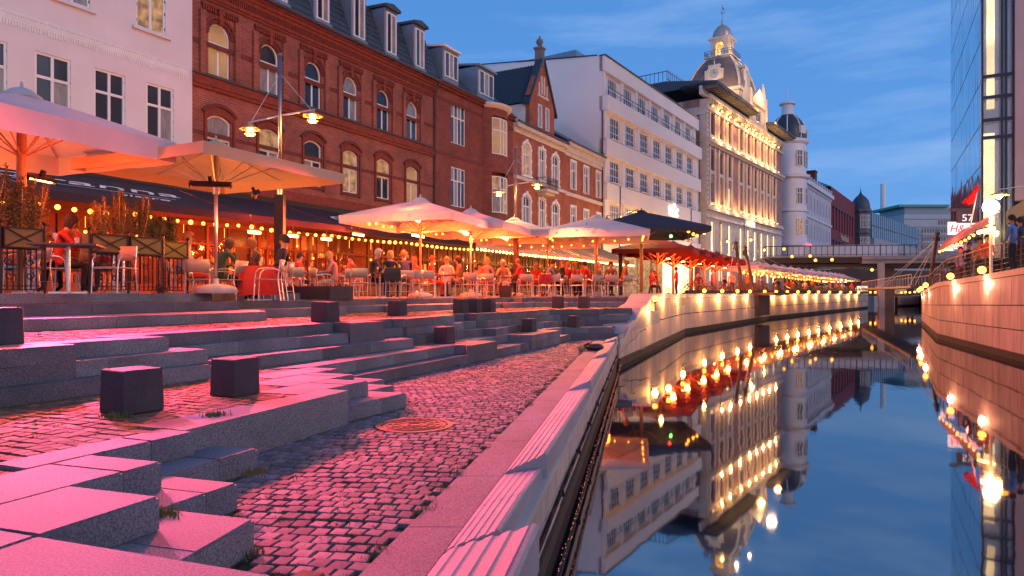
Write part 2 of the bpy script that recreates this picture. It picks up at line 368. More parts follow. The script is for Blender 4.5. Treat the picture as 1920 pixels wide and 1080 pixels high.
for k in range(12):
    me = sett_mesh(k); me.materials.append(sett_m[k % 3]); SETTS.append(me)
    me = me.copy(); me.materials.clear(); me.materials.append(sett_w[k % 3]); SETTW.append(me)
def cobbles(name, test, x0, x1, y0, y1, z, label, origin=(0,0), heading=TH, slope=0, near=(0,0), pitch=(.100,.110), warm=False):
    d = Vector((heading, 1)).normalized(); nn = Vector((d.y, -d.x))
    base = empty(name, (0,0,0), kind='structure'); base['label'] = label
    pts = []; rnd = random.Random(3)
    nr = int((y1-y0)/pitch[1])+40
    for r in range(-20, nr):
        off = rnd.uniform(-.02,.02); s_ = r*pitch[1]+math.sin(r*.7)*.01
        for cidx in range(int((x0-origin[0])/pitch[0])-30, int((x1-origin[0])/pitch[0])+60):
            u = cidx*pitch[0]+(r % 2)*pitch[0]*.5+off
            p = Vector(origin)+d*s_+nn*u
            # gently wavering courses
            p += d*(.030*sin(u*3.1+r*.05)+.012*sin(u*7.7+r))
            if x0 < p.x < x1 and y0 < p.y < y1 and test((p.x, p.y)): pts.append((p.x, p.y))
    pts.sort(key=lambda q: math.hypot(q[0]-near[0], q[1]-near[1]) + (4 if abs(q[0]) > .80*q[1] else 0))
    an = math.atan2(-d.x, d.y)
    big = MB(); big.m = []
    for i, (x, y) in enumerate(pts):
        me = (SETTW if warm else SETTS)[rnd.randrange(12)]; zz = z+rnd.uniform(-.004,.003); rz = an+rnd.uniform(-.07,.07)+rnd.choice((0, pi)); sx_ = rnd.uniform(.93,1.06)
        if i < 300:
            o = link('cobblestone', me, base, (x, y, zz)); o.rotation_euler = (rnd.uniform(-.02,.02), rnd.uniform(-.02,.02), rz); o.scale = (sx_, rnd.uniform(.90,1.06), 1)
        else:
            c_, s2 = cos(rz), sin(rz); k = len(big.v); tx, ty = rnd.uniform(-.035,.035), rnd.uniform(-.035,.035)
            big.v += [(x+(v.co.x*sx_)*c_-v.co.y*s2, y+(v.co.x*sx_)*s2+v.co.y*c_, zz+v.co.z+tx*v.co.x+ty*v.co.y) for v in me.vertices]
            mi = rnd.randrange(3)
            for f in me.polygons: big.f.append([q+k for q in f.vertices]); big.m.append(mi)
    o = big.build('cobblestones', sett_w if warm else sett_m, base); o['kind'] = 'stuff'
    return base, pts
def kerbx(y, a=1.31): return TH*y-a/1.0
innC = insetpoly(eC, .42); innB = insetpoly(eB, .4)
DP = list(eC)+[(3.2, 20)]      # the D floor lies right of the C edge and left of the kerb
Dpoly = [(-.9,2.2)]+[p for p in eM[1:]]+[(3.2,19.2),(2.35,19.0)]+[(kerbx(19), 19),(kerbx(2.2)-.02, 2.2)]
def tD(p): return inside(p, Dpoly)
pd = MB(); pd.prism([(-9,0.2),(TH*.2-.9,0.2),(TH*18.9-.9,18.9),(3.2,22),(-9,22)], -.6, zD-.022)
base0 = pd.build('lower_ground', core_m); base0['kind'] = 'structure'
cobbles('lower_cobbles', tD, -2.6, 3, 2.6, 19.2, zD, 'cobbled lower quay path beside the canal wall', origin=(kerbx(0)-.055, 0), near=(-.3, 3.2))
Cpoly = innC+[(3.2,20.4)]+list(reversed(eB3[1:]))+[(-4.6,5.2),(-5.9,2.4),(-5.9,1.2)]
Cpoly2 = [(-.2,2.2)]+list(eC[2:16])+[innC[16]]+innC[17:]+[(3.2,20.4)]+list(reversed(eB3[1:]))+[(-4.6,5.2),(-5.9,2.4),(-5.9,1.2)]
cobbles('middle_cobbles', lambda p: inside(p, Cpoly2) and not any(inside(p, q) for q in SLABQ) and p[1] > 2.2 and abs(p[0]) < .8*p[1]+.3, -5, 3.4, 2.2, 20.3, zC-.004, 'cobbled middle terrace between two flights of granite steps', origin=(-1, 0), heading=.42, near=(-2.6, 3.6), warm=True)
Bpoly = innB+[(3.6,23.4)]+list(reversed(eA2[1:]))+[(-7.4,6.0)]
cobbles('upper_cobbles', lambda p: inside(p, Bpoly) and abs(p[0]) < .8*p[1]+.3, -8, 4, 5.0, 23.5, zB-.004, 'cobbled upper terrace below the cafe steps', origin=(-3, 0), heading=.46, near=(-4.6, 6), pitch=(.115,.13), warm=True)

# grass and moss growing in the joints
def tufts(spots, name, label=None):
    b = MB(); rnd = random.Random(5)
    for x, y, z, n, sp, h in spots:
        for k in range(n):
            px, py = x+rnd.gauss(0, sp), y+rnd.gauss(0, sp); a = rnd.uniform(0, 2*pi); hh = h*rnd.uniform(.4,1); w_ = .0035+.002*rnd.random()
            lx, ly = cos(a)*hh*.5*rnd.random(), sin(a)*hh*.5*rnd.random()
            b.add([(px-w_*sin(a), py+w_*cos(a), z), (px+w_*sin(a), py-w_*cos(a), z), (px+lx, py+ly, z+hh)], [(0,1,2)])
    o = b.build(name, grass_m); o['kind'] = 'stuff'; return o
sp = []; rnd = random.Random(11)
y = 2.9
while y < 15:
    if rnd.random() < .75: sp.append((kerbx(y)-.03+rnd.gauss(0,.02), y, zD-.03, int(90*rnd.uniform(.3,1.5)), .026, .05*rnd.uniform(.6,1.4)))
    y += rnd.uniform(.03,.14)
for k in range(900):
    yy = rnd.uniform(2.9, 11)**1.0; xx = rnd.uniform(-1.9, kerbx(yy))
    if tD((xx, yy)): sp.append((xx, yy, zD-.02, rnd.randint(14,46), .026, .034))
for k in range(500):
    yy = rnd.uniform(2.6, 8); xx = rnd.uniform(-4.5, -1.9)
    if inside((xx, yy), Cpoly2) and not any(inside((xx,yy), q) for q in SLABQ): sp.append((xx, yy, zC-.02, rnd.randint(10,50), .03, .030))
for x, y, z in ((-1.62,4.3,zM),(-1.8,3.5,zM),(-1.35,3.42,zD),(-2.0,3.45,zM),(-3.1,5.35,zC),(-2.35,5.4,zC),(-1.0,12.1,zD),(-4.1,7.9,zB3),(-4.0,7.7,zB3),(-3.3,8.0,zC)): sp.append((x, y, z, 150, .045, .05))
tufts(sp, 'joint_grass')

# manhole cover
mh = empty('manhole_cover', (-1.28, 6.72, zD), 0, 'rusty round manhole cover set in the lower cobbles', 'manhole cover')
mh.location = (PX(777, 6.72).x, 6.72, zD)
iron = mat('rusty_iron', (.20, .085, .055), .6, metal=.2, var=.4, vs_=12, bump=.5, bs=40)
b = MB(); b.lathe([(.001,.006),(.30,.006),(.31,.0),(.31,-.06)], n=36); b.build('lid', iron, mh)
b = MB(); b.lathe([(.33,-.05),(.33,.008),(.38,.008),(.38,-.05)], n=36); b.build('rim', iron, mh)
b = MB()
for r in (.26,.2,.12,.06): b.lathe([(r,.006),(r,.012),(r+.012,.012),(r+.012,.006)], n=32)
for k in range(12): b.box(.13,.25,-.005,.005,.006,.011, rz=k*pi/6, c=(0,0))
b.build('relief', iron, mh)

# ============================================================ CANAL: kerb slabs, bench capping, quay walls, water
def pk(y, a): return (TH*y-a, y)
quay = empty('quay_edge', (0,0,0), kind='structure'); quay['label'] = 'granite quay edge with ribbed capping along the lower cobbles'
y = .4; k = 0
while y < 18.9:
    ln = (1.15, .95, 1.3, 1.05)[k % 4]; y1 = min(y+ln, 19.0); k += 1
    b = MB(); b.prism([pk(y+.004,1.31), pk(y1-.004,1.31), pk(y1-.004,1.0), pk(y+.004,1.0)], zD-.2, zD+.004)
    o = b.build('kerb_slab', granite_top, quay); y = y1
# ribbed capping: cross-section rises in five soft ribs to the water side; every section tips down towards its far end
def ribbed(y0, y1, h0, h1, out0, out1, seed=0, a_in=.995, a_out=.715):
    nb = 5; prof = []
    for r in range(nb):
        for t in (0, .22, .30, .78, .90):
            f = (r+t)/nb; z = (f**.8)*1.0
            dz = {0:0, .22:.0, .30:.12, .78:.20, .90:.06}[t]
            prof.append((f*.93, z*.82+dz*.30))
    prof += [(.93,.93),(.97,.90),(1.0,.80)]
    b = MB(); ny = max(2, int((y1-y0)/.5)); n = len(prof)
    rows = []
    for j in range(ny+1):
        t = j/ny; yy = y0+(y1-y0)*t; h = h0+(h1-h0)*t; o_ = out0+(out1-out0)*t
        rows.append([(TH*yy-(a_in+(a_out-o_-a_in)*f), yy-.0*f, zD+.004+h*z) for f, z in prof])
    vs = [p for r in rows for p in r]; fs = []
    for j in range(ny):
        for i in range(n-1): fs.append((j*n+i, j*n+i+1, (j+1)*n+i+1, (j+1)*n+i))
    m = len(vs)
    vs += [(r[0][0], r[0][1], zD-.1) for r in rows]+[(r[-1][0], r[-1][1], zD-.075) for r in rows]
    k0, k1 = m, m+ny+1
    fs.append(tuple(range(n-1,-1,-1))+(k0, k1)); e = ny*n
    fs.append(tuple(range(e, e+n))+(k1+ny, k0+ny))
    for j in range(ny):
        fs.append((j*n+n-1, k1+j, k1+j+1, (j+1)*n+n-1))
    b.add(vs, fs); o = b.build('ribbed_capstone', rib_m, quay); return o
rib_m = mat('capping_granite', (.32,.30,.33), .65, var=.2, vs_=1.3, bump=.3, bs=170, fine=.22, fs=150)
secs = [(.3,3.40,.24,.17,.24,.20),(3.43,4.10,.125,.11,.0,0),(4.11,4.86,.11,.06,0,0),(4.88,6.9,.17,.12,.03,.03),(6.91,8.98,.12,.055,.03,.02),(9.0,11.1,.16,.115,.035,.03),(11.11,13.28,.115,.055,.03,.02),(13.3,15.4,.15,.11,.03,.03),(15.41,17.4,.11,.055,.03,.02),(17.42,18.85,.13,.10,.03,.03)]
for a in secs: ribbed(*a)
# stair cheek that climbs along the wall at the far end of the lower quay
W2 = [(2.94,18.7),(8.65,34.1),(19.7,52.5),(46.4,89.0),(52,95)]
def w2(y):
    for (x0,y0),(x1,y1) in zip(W2, W2[1:]):
        if y <= y1: return x0+(x1-x0)*(y-y0)/(y1-y0)
    return W2[-1][0]
cheek = [(18.7,-1.31),(19.35,-1.25),(19.9,-.98),(20.45,-.86),(20.9,-.84),(21.9,-.5),(22.6,-.42),(23.1,-.38),(24.2,-.06),(25.9,-.04)]
wall_pts_c = []
for (y0,z0),(y1,z1) in zip(cheek, cheek[1:]):
    b = MB(); xo0, xo1 = w2(y0), w2(y1); wd = .72
    vs = [(xo0-wd,y0+.2,EYE+z0),(xo0,y0,EYE+z0),(xo1,y1-.004,EYE+z1),(xo1-wd,y1+.2-.004,EYE+z1)]
    vs += [(v[0],v[1],0.9 if i in(1,2) else .3) for i, v in enumerate(vs)]
    b.add(vs, [(0,1,2,3),(0,4,5,1),(2,6,7,3),(0,3,7,4),(1,5,6,2)]); b.build('cheek_slab', rib_m, quay)
# --- near wall: granite panels, pipe, lower course
panel_m = mat('wall_panel', (.58,.46,.40), .7, var=.35, vs_=1.6, bump=.2, bs=90, fine=.12, fs=60, vscale=(3,3,.5))
panel_m2 = mat('wall_panel_b', (.50,.40,.35), .7, var=.35, vs_=1.6, bump=.2, bs=90, fine=.12, fs=60, vscale=(3,3,.5))
stain_m = mat('wall_waterline', (.04,.036,.028), .8, var=.5, vs_=5)
coping_m = mat('wall_coping', (.50,.43,.40), .6, var=.2, vs_=1.5, bump=.2, bs=90, fine=.1, fs=60)
def quay_wall(name, label, pts, ztop, courses, wpan, thick=.16, side=1, coping=.22):
    """pts: front line at the water; side: +1 if the land is left of the walking direction"""
    root = empty(name, (0,0,0), label=label, cat='canal wall')
    zt = ztop if callable(ztop) else (lambda p: ztop)
    rnd = random.Random(len(name)); cnt = 0; stuff = MB()
    for a, c in zip(pts, pts[1:]):
        a = Vector(a[:2]); c = Vector(c[:2]); d = c-a; ln = d.length; d.normalize(); nrm = Vector((-d.y, d.x))*side
        # backing
        za, zc = zt(a), zt(c)
        def quadbox(p, q, o0, o1, zb0, zb1, zt0, zt1):
            vs = [(p+nrm*o0).to_tuple()+(zb0,), (q+nrm*o0).to_tuple()+(zb1,), (q+nrm*o1).to_tuple()+(zb1,), (p+nrm*o1).to_tuple()+(zb0,)]
            vs += [(p+nrm*o0).to_tuple()+(zt0,), (q+nrm*o0).to_tuple()+(zt1,), (q+nrm*o1).to_tuple()+(zt1,), (p+nrm*o1).to_tuple()+(zt0,)]
            return vs
        F = [(0,3,2,1),(4,5,6,7),(0,1,5,4),(1,2,6,5),(2,3,7,6),(3,0,4,7)]
        b = MB(); b.add(quadbox(a, c, .05, thick+.3, -1.2, -1.2, za-coping, zc-coping), F); b.build('backing', stain_m, root)
        b = MB(); b.add(quadbox(a, c, .012, .1, -1.2, -1.2, .17, .17), F); b.build('water_course', stain_m, root)
        b = MB(); b.add(quadbox(a, c, -.025, .045, .17, .17, .23, .23), F); b.build('ledge', stain_m, root)
        # coping stones
        k = max(1, round(ln/1.6)); 
        for j in range(k):
            p, q = a+d*(ln*j/k+.004), a+d*(ln*(j+1)/k-.004); z0 = zt(p); z1 = zt(q)
            b = MB(); b.add(quadbox(p, q, -.03, thick+.35, z0-coping+.012, z1-coping+.012, z0, z1), F)
            if (a.y+c.y)/2 < 75: b.build('coping_stone', coping_m, root)
            else: stuff.add(b.v, b.f, 0)
        for ci, (f0, f1) in enumerate(courses):
            s = 0
            while s < ln-.02:
                wv = wpan[ci % len(wpan)]*rnd.uniform(.92,1.08); s1 = min(s+wv, ln)
                if ln-s1 < wv*.4: s1 = ln
                p, q = a+d*(s+.005), a+d*(s1-.005); s = s1
                hz = .23
                zb0 = hz+(zt(p)-coping-hz)*f0+.005; zb1 = hz+(zt(q)-coping-hz)*f0+.005
                zt0 = hz+(zt(p)-coping-hz)*f1-.005; zt1 = hz+(zt(q)-coping-hz)*f1-.005
                vs = quadbox(p, q, rnd.uniform(0,.006), .05, zb0, zb1, zt0, zt1); mi = rnd.randrange(2); cnt += 1
                if cnt <= 290:
                    b = MB(); b.add(vs, F); b.build('stone_panel', (panel_m, panel_m2)[mi], root)
                else: stuff.add(vs, F, mi+1)
    if stuff.v:
        o = stuff.build('stone_panels', [coping_m, panel_m, panel_m2], root); o['kind'] = 'stuff'
    return root
nw = [(TH*y-.70, y) for y in (.2, 18.85)]
nearwall = quay_wall('near_canal_wall', 'granite panelled wall of the lower quay dropping to the water beside the ribbed capping', [nw[0], nw[1]], zD-.02, [(.42,1),(0,.40)], (.5,.62), coping=.06)
# dark handrail pipe on the near wall
pipe_m = mat('black_pipe', (.03,.028,.03), .85, metal=0, spec=.1, var=.4, vs_=10, bump=.4, bs=40)
pr = empty('wall_pipe', (0,0,0), label='weathered dark pipe clamped along the near canal wall above the water', cat='pipe')
b = MB(); b.path([(TH*y-.68, y, .37+.010*sin(y*1.3)) for y in [0.5+.6*i for i in range(31)]], .016, n=8); b.build('pipe', pipe_m, pr, smooth=True)
for i in range(12):
    y = 1.2+i*1.5; b = MB(); b.box(TH*y-.71, TH*y-.655, y-.012, y+.012, .345, .395); b.build('clamp', pipe_m, pr)
def top2(p):
    y = p[1]
    if y < 25.9:
        for (y0,z0),(y1,z1) in zip(cheek, cheek[1:]):
            if y <= y1: return EYE+z0+(z1-z0)*max(0, (y-y0))/(y1-y0)
    return EYE+(-.04 if y < 26 else -.06-.002*(y-26))
ch_pts = [(w2(y)+.0, y) for y, z in cheek]
quay_wall('far_canal_wall', 'tall granite canal wall curving away below the long terrace of parasols', ch_pts+[W2[1],W2[2],W2[3]], top2, [(.5,1),(0,.48)], (.62,.85), coping=.2)
RW = [(11.9,12.0),(14.91,19.88),(18.8,30.2),(26.7,44.5),(32.5,52.0)]
rz_top = [(12,1.35),(19.88,.72),(30.2,.42),(44.5,.0),(52,-.1)]
def top3(p):
    y = p[1]
    for (y0,z0),(y1,z1) in zip(rz_top, rz_top[1:]):
        if y <= y1: return EYE+z0+(z1-z0)*(y-y0)/(y1-y0)
    return EYE-.1
quay_wall('right_canal_wall', 'pinkish granite canal wall rising towards the viewer on the right bank', RW, top3, [(.62,1),(.3,.61),(0,.29)], (.55,.62,.58), side=-1, coping=.2)
quay_wall('bridge_side_wall', 'low distant canal wall behind the bridge pier', [(56,99),(62,104),(66,112),(78,120)], EYE-.5, [(0,1)], (1.2,), side=1)
# ground behind the walls
promenade_m = mat('promenade_paving', (.30,.26,.25), .7, var=.3, vs_=1.5, bump=.2, bs=40)
b = MB(); b.prism([(5.3,25.5),(8.3,34.3),(19.4,52.8),(46.0,89.2),(60,130),(140,260),(-60,300),(-60,25.5),(-12,25.5)], -.8, EYE-.185)
o = b.build('promenade', promenade_m); o['kind'] = 'structure'
b = MB(); b.prism([(12.3,12.0),(15.2,19.7),(19.1,30.0),(27.0,44.4),(33,52.1),(120,70),(120,5),(13,5)], -.8, EYE-.12)
o = b.build('right_bank_ground', promenade_m); o['kind'] = 'structure'
b = MB(); b.prism([(33,51.8),(58,95),(66,112),(85,125),(300,260),(300,52)], -.8, EYE-.52)
o = b.build('far_bank_ground', promenade_m); o['kind'] = 'structure'
b = MB(); b.prism([(-700,240),(900,240),(900,1500),(-700,1500)], -.9, EYE-1.2)
o = b.build('far_ground', promenade_m); o['kind'] = 'structure'
# canal bed and water
wm = bpy.data.materials.new('canal_water'); wm.use_nodes = True; n = wm.node_tree.nodes; l = wm.node_tree.links; pb = n['Principled BSDF']
pb.inputs['Base Color'].default_value = (.004,.009,.016,1); pb.inputs['Roughness'].default_value = .03; pb.inputs['IOR'].default_value = 4.2
t = n.new('ShaderNodeTexCoord'); m_ = n.new('ShaderNodeMapping'); m_.inputs['Scale'].default_value = (.9,.35,1); m_.inputs['Rotation'].default_value = (0,0,R(-20)); l.new(t.outputs['Object'], m_.inputs[0])
z = n.new('ShaderNodeTexNoise'); z.inputs['Scale'].default_value = 1.6; z.inputs['Detail'].default_value = 3; l.new(m_.outputs[0], z.inputs[0])
bn = n.new('ShaderNodeBump'); bn.inputs['Strength'].default_value = .10; bn.inputs['Distance'].default_value = .02; l.new(z.outputs[0], bn.inputs['Height']); l.new(bn.outputs[0], pb.inputs['Normal'])
b = MB(); b.add([(-40,-30,0),(300,-30,0),(300,400,0),(-40,400,0)], [(0,1,2,3)]); o = b.build('canal_water', wm); o['kind'] = 'structure'

# ------------------------------------------------------------ dark stone cubes on the terraces
cubes = [(248,778,'C',.40,.42,'large dark stone cube nearest the camera beside the zigzag steps'),
 (441,745,'C',.37,.42,'large dark stone cube on the middle cobbles, right of the nearest one'),
 (-8,648,'B',.40,.42,'dark stone cube cut by the left frame edge on the upper cobbles'),
 (610,604,'B',.40,.40,'dark stone cube on the upper cobbles above the tall granite block'),
 (745,592,'B',.36,.38,'dark stone cube on the upper cobbles, next right of the one above the tall block'),
 (833,645,'C',.36,.38,'dark stone cube on the middle cobbles in the centre of the picture'),
 (864,587,'B',.34,.40,'leftmost of three dark stone cubes standing in a row'),
 (890,586,'B',.34,.40,'middle one of three dark stone cubes standing in a row'),
 (916,585,'B',.34,.40,'rightmost reddish one of three stone cubes standing in a row'),
 (992,622,'C',.34,.38,'dark stone cube on the middle cobbles near the far granite block'),
 (1075,611,'C',.34,.38,'far stone cube in front of the steps below the quay stair'),
 (1046,578,'B',.36,.44,'orange-lit stone cube high on the far steps, left of its neighbour'),
 (1095,577,'B',.36,.44,'orange-lit stone cube high on the far steps, nearer the quay stair')]
for px, py, lev, s_, h_, lab in cubes:
    z = {'C': -.98, 'B': -.5}[lev]; Y = 1280*(-z)/(py-548); Y = min(Y, 21.5 if lev == 'B' else 19.0); Y += .18; X = (px-960)/1280*Y
    bm = bmesh.new(); s_ *= .83; h_ *= .84; h2 = s_/2
    lo = [bm.verts.new((x*h2*1.04, y*h2*1.04, 0)) for x, y in ((-1,-1),(1,-1),(1,1),(-1,1))]; hi = [bm.verts.new((x*h2*.99, y*h2*.99, h_)) for x, y in ((-1,-1),(1,-1),(1,1),(-1,1))]
    bm.faces.new(hi)
    for i in range(4): bm.faces.new((lo[i], lo[(i+1)%4], hi[(i+1)%4], hi[i]))
    bm.faces.new(lo[::-1]); bmesh.ops.bevel(bm, geom=[e for e in bm.edges], offset=.008, segments=1, affect='EDGES')
    me = bpy.data.meshes.new('stone_cube'); bm.to_mesh(me); bm.free(); me.materials.append(block_m)
    o = link('stone_cube', me, None, (X, Y, EYE+z)); o.rotation_euler = (0,0,R(-24 if px > 300 else -30)); tag(o, lab, 'stone cube', 'dark stone cubes on the terraces')
# ============================================================ BUILDINGS
white = mat('white_paint', (.78,.76,.76), .45, var=.12, vs_=2)
glass_d = mat('dark_glass', (.03,.035,.045), .06, var=.5, vs_=.8, spec=1.0)
glass_c = mat('curtained_glass', (.30,.29,.28), .12, var=.45, vs_=3, spec=1.0, vscale=(4,4,.6))
glass_w = emis('warm_lit_glass', (1.0,.46,.12), .22, noise=.7, ns=3.2)
glass_o = emis('orange_lit_glass', (1.0,.42,.10), .24, noise=.35, ns=.7)
glass_y = emis('bright_lit_glass', (1.0,.78,.42), 1.3, noise=.35, ns=.8)
cream_w = mat('cream_render', (.68,.625,.65), .85, var=.12, vs_=.7, bump=.15, bs=30)
slate = mat('slate_roof', (.06,.075,.10), .55, var=.4, vs_=2.5, bump=.2, bs=20)
zinc = mat('zinc_sheet', (.22,.30,.38), .4, metal=.35, var=.2, vs_=1.5)
black_tile = mat('black_roof_tile', (.03,.035,.05), .4, var=.3, vs_=4)
stone_c = mat('pale_stone', (.62,.54,.48), .8, var=.18, vs_=1.2, bump=.2, bs=20)
stone_g = mat('grey_stone', (.16,.16,.18), .8, var=.3, vs_=1.2, bump=.2, bs=10)
BR = (brick_mat('brick_red', (.32,.058,.032), (.20,.036,.022), (.27,.16,.12)), brick_mat('brick_red_y', (.40,.065,.03), (.26,.04,.022), (.30,.17,.13), 'Y'))
BD = (brick_mat('brick_dark', (.24,.036,.022), (.14,.022,.016), (.19,.09,.07)), brick_mat('brick_dark_y', (.22,.045,.032), (.14,.03,.024), (.22,.13,.11), 'Y'))
BO = (brick_mat('brick_orange', (.38,.075,.03), (.26,.05,.022), (.28,.15,.10)), brick_mat('brick_orange_y', (.34,.085,.045), (.25,.06,.035), (.32,.2,.15), 'Y'))
BP = (brick_mat('brick_pink', (.40,.16,.13), (.30,.11,.10), (.42,.32,.28)), brick_mat('brick_pink_y', (.40,.16,.13), (.30,.11,.10), (.42,.32,.28), 'Y'))
brick_trim = mat('dark_brick_trim', (.17,.035,.025), .85, var=.4, vs_=6, bump=.4, bs=30)
brick_trim2 = mat('red_brick_trim', (.24,.042,.022), .85, var=.4, vs_=6, bump=.4, bs=30)
lead = mat('gutter_metal', (.10,.075,.075), .5, metal=.4, var=.2)
def E_(z): return EYE+z
class Fac:
    rev=False
    """facade frame: local x along the street line away from the camera, local y into the building, z up"""
    def __init__(s, name, label, o, head, cat='building', rev=False):
        s.rz = math.atan2(1, head)+(pi if rev else 0)          # heading tan = dX/dY
        s.root = empty(name, (o[0], o[1], 0), s.rz, label, cat); s.o = o; s.head = head
        s.u = Vector((cos(s.rz), sin(s.rz))); s.n = Vector((-s.u.y, s.u.x))
    def s_at(s, px):
        t = (px-960)/1280; Y = (s.o[0]-s.head*s.o[1])/(t-s.head); return (Y-s.o[1])/s.u.y
    def Y_at(s, x): return s.o[1]+x*s.u.y
    def z(s, x, py, out=0): return E_((548-py)/1280*(s.Y_at(x)))
    def w2l(s, X, Y): d = Vector((X-s.o[0], Y-s.o[1])); return d.dot(s.u), d.dot(s.n)
def archpts(x, z, w_, h, rise, n=10):
    """top outline from left spring to right spring"""
    if rise <= 0: return [(x-w_/2, z+h), (x+w_/2, z+h)]
    Rr = (w_*w_/4+rise*rise)/(2*rise); cz = z+h-Rr; a = math.asin(min(1, w_/2/Rr)); 
    if rise >= w_/2-.001: a = pi/2
    return [(x+Rr*sin(-a+2*a*i/n), cz+Rr*cos(-a+2*a*i/n)) for i in range(n+1)]
def wall(F, x0, x1, z0, z1, ops, m, y=0, name='wall', reveal=.18, rm=None):
    """wall with real openings. ops: (cx, z, w, h, rise)"""
    xs = sorted({round(v,4) for v in [x0,x1]+[o[0]-o[2]/2 for o in ops]+[o[0]+o[2]/2 for o in ops]})
    zs = sorted({round(v,4) for v in [z0,z1]+[o[1] for o in ops]+[o[1]+o[3] for o in ops]})
    b = MB()
    for i in range(len(xs)-1):
        k = 0
        while k < len(zs)-1:
            cx = (xs[i]+xs[i+1])/2; 
            def hole(kk): 
                cz = (zs[kk]+zs[kk+1])/2
                return any(abs(cx-o[0]) < o[2]/2 and o[1] < cz < o[1]+o[3] for o in ops)
            if hole(k): k += 1; continue
            k2 = k
            while k2+1 < len(zs)-1 and not hole(k2+1): k2 += 1
            b.add([(xs[i],y,zs[k]),(xs[i+1],y,zs[k]),(xs[i+1],y,zs[k2+1]),(xs[i],y,zs[k2+1])], [(0,1,2,3)]); k = k2+1
    for o in ops:
        cx, z, w_, h, rise = o; top = archpts(cx, z, w_, h, rise)
        ring = [(cx-w_/2, z)]+top+[(cx+w_/2, z)]
        if rise > 0:
            for (ax, az), (bx, bz) in zip(top, top[1:]): b.add([(ax,y,az),(bx,y,bz),(bx,y,z+h),(ax,y,z+h)], [(0,1,2,3)])
        n = len(ring); vs = [(p[0],y,p[1]) for p in ring]+[(p[0],y+reveal,p[1]) for p in ring]
        b.add(vs, [(i,(i+1)%n,n+(i+1)%n,n+i) for i in range(n)])
    return b.build(name, m, F.root)
WC = {}
def window_mesh(w_, h, rise, cols, rows, fr=.06, dep=.06, mull=.05, split=None):
    """frame + list of panes, origin bottom centre. rows: list of fractional heights of transoms; split: columns in the top light"""
    key = (round(w_,2), round(h,2), round(rise,2), cols, tuple(rows), fr, mull, split)
    if key in WC: return WC[key]
    b = MB(); top = archpts(0, 0, w_, h, rise); ring = [(-w_/2,0)]+top+[(w_/2,0)]
    def sh(p): 
        x = p[0]*(1-2*fr/w_); z = fr+p[1]*(1-2*fr/h); return (x, z)
    inn = [sh(p) for p in ring]; n = len(ring)
    vs = [(p[0],-dep,p[1]) for p in ring]+[(p[0],-dep,p[1]) for p in inn]+[(p[0],.02,p[1]) for p in inn]+[(p[0],.02,p[1]) for p in ring]
    fs = []
    for i in range(n):
        j = (i+1)%n; fs += [(i,j,n+j,n+i),(n+i,n+j,2*n+j,2*n+i),(3*n+i,3*n+j,j,i)]
    b.add(vs, fs)
    iw = w_-2*fr
    def topz(x):
        if rise <= 0: return h-fr
        for (ax, az), (bx, bz) in zip(inn[1:-1], inn[2:-1]):
            if ax <= x <= bx or bx <= x <= ax: return az+(bz-az)*((x-ax)/(bx-ax) if bx != ax else 0)
        return h-fr-rise
    for r in rows: b.box(-iw/2, iw/2, -dep+.008, .015, h*r-mull/2, h*r+mull/2)
    lo = [fr]+[h*r+mull/2 for r in rows]; hi = [h*r-mull/2 for r in rows]+[None]
    panes = []
    for k, (a, c) in enumerate(zip(lo, hi)):
        nc = split if (split is not None and k == len(lo)-1 and rows) else cols
        for q in range(nc):
            xa = -iw/2+iw*q/nc+(mull/2 if q else 0); xb = -iw/2+iw*(q+1)/nc-(mull/2 if q < nc-1 else 0)
            pb_ = MB()
            if c is None and rise > 0:
                m_ = 6 if nc > 1 else 10
                tp = [(xa+(xb-xa)*t/m_, topz(xa+(xb-xa)*t/m_)) for t in range(m_+1)]
                pts = [(xa,a),(xb,a)]+tp[::-1]
            else:
                ct = c if c is not None else h-fr; pts = [(xa,a),(xb,a),(xb,ct),(xa,ct)]
            vs = [(p[0],-.012,p[1]) for p in pts]; pb_.add(vs, [tuple(range(len(vs)))])
            panes.append(pb_.build('pane', glass_d, me_only=True))
        for q in range(1, nc):
            x = -iw/2+iw*q/nc; ct = c if c is not None else topz(x)
            b.box(x-mull/2, x+mull/2, -dep+.008, .015, a, ct)
    fm = b.build('window', white, me_only=True); WC[key] = (fm, panes); return WC[key]
def window(F, cx, z, w_, h, rise=0, cols=2, rows=(), glass=None, y=.1, rz=0, fr=.06, mull=.05, split=None, parent=None, fmat=None, single=False, lab=None):
    fm, panes = window_mesh(w_, h, rise, cols, rows, fr=fr, mull=mull, split=split)
    wd = link('window', fm, parent or F.root, (cx, y, z)); wd.rotation_euler = (0,0,rz)
    if fmat: 
        wd.material_slots[0].link = 'OBJECT'; wd.material_slots[0].material = fmat
    if lab: wd['label'] = lab
    gl = glass or glass_d
    if single:
        b = MB(); b.add([(-w_/2+.02,-.006,.02),(w_/2-.02,-.006,.02),(w_/2-.02,-.006,h-.02),(-w_/2+.02,-.006,h-.02)], [(0,1,2,3)])
        key = ('sg', round(w_,2), round(h,2))
        if key not in WC: WC[key] = b.build('pane', glass_d, me_only=True)
        panes = [WC[key]]
    for i, pm in enumerate(panes):
        g = gl[i % len(gl)] if isinstance(gl, (list, tuple)) else gl
        p = link('pane', pm, wd)
        if g is not glass_d: p.material_slots[0].link = 'OBJECT'; p.material_slots[0].material = g
    return wd
def part(F, b, name, m, smooth=False, parent=None, label=None, kind=None):
    o = b.build(name, m, parent or F.root, smooth)
    if label: o['label'] = label
    if kind: o['kind'] = kind
    return o
def rounded_bar(F, name, x0, x1, y0, y1, z0, z1, m): b = MB(); b.box(x0, x1, y0, y1, z0, z1); return part(F, b, name, m)

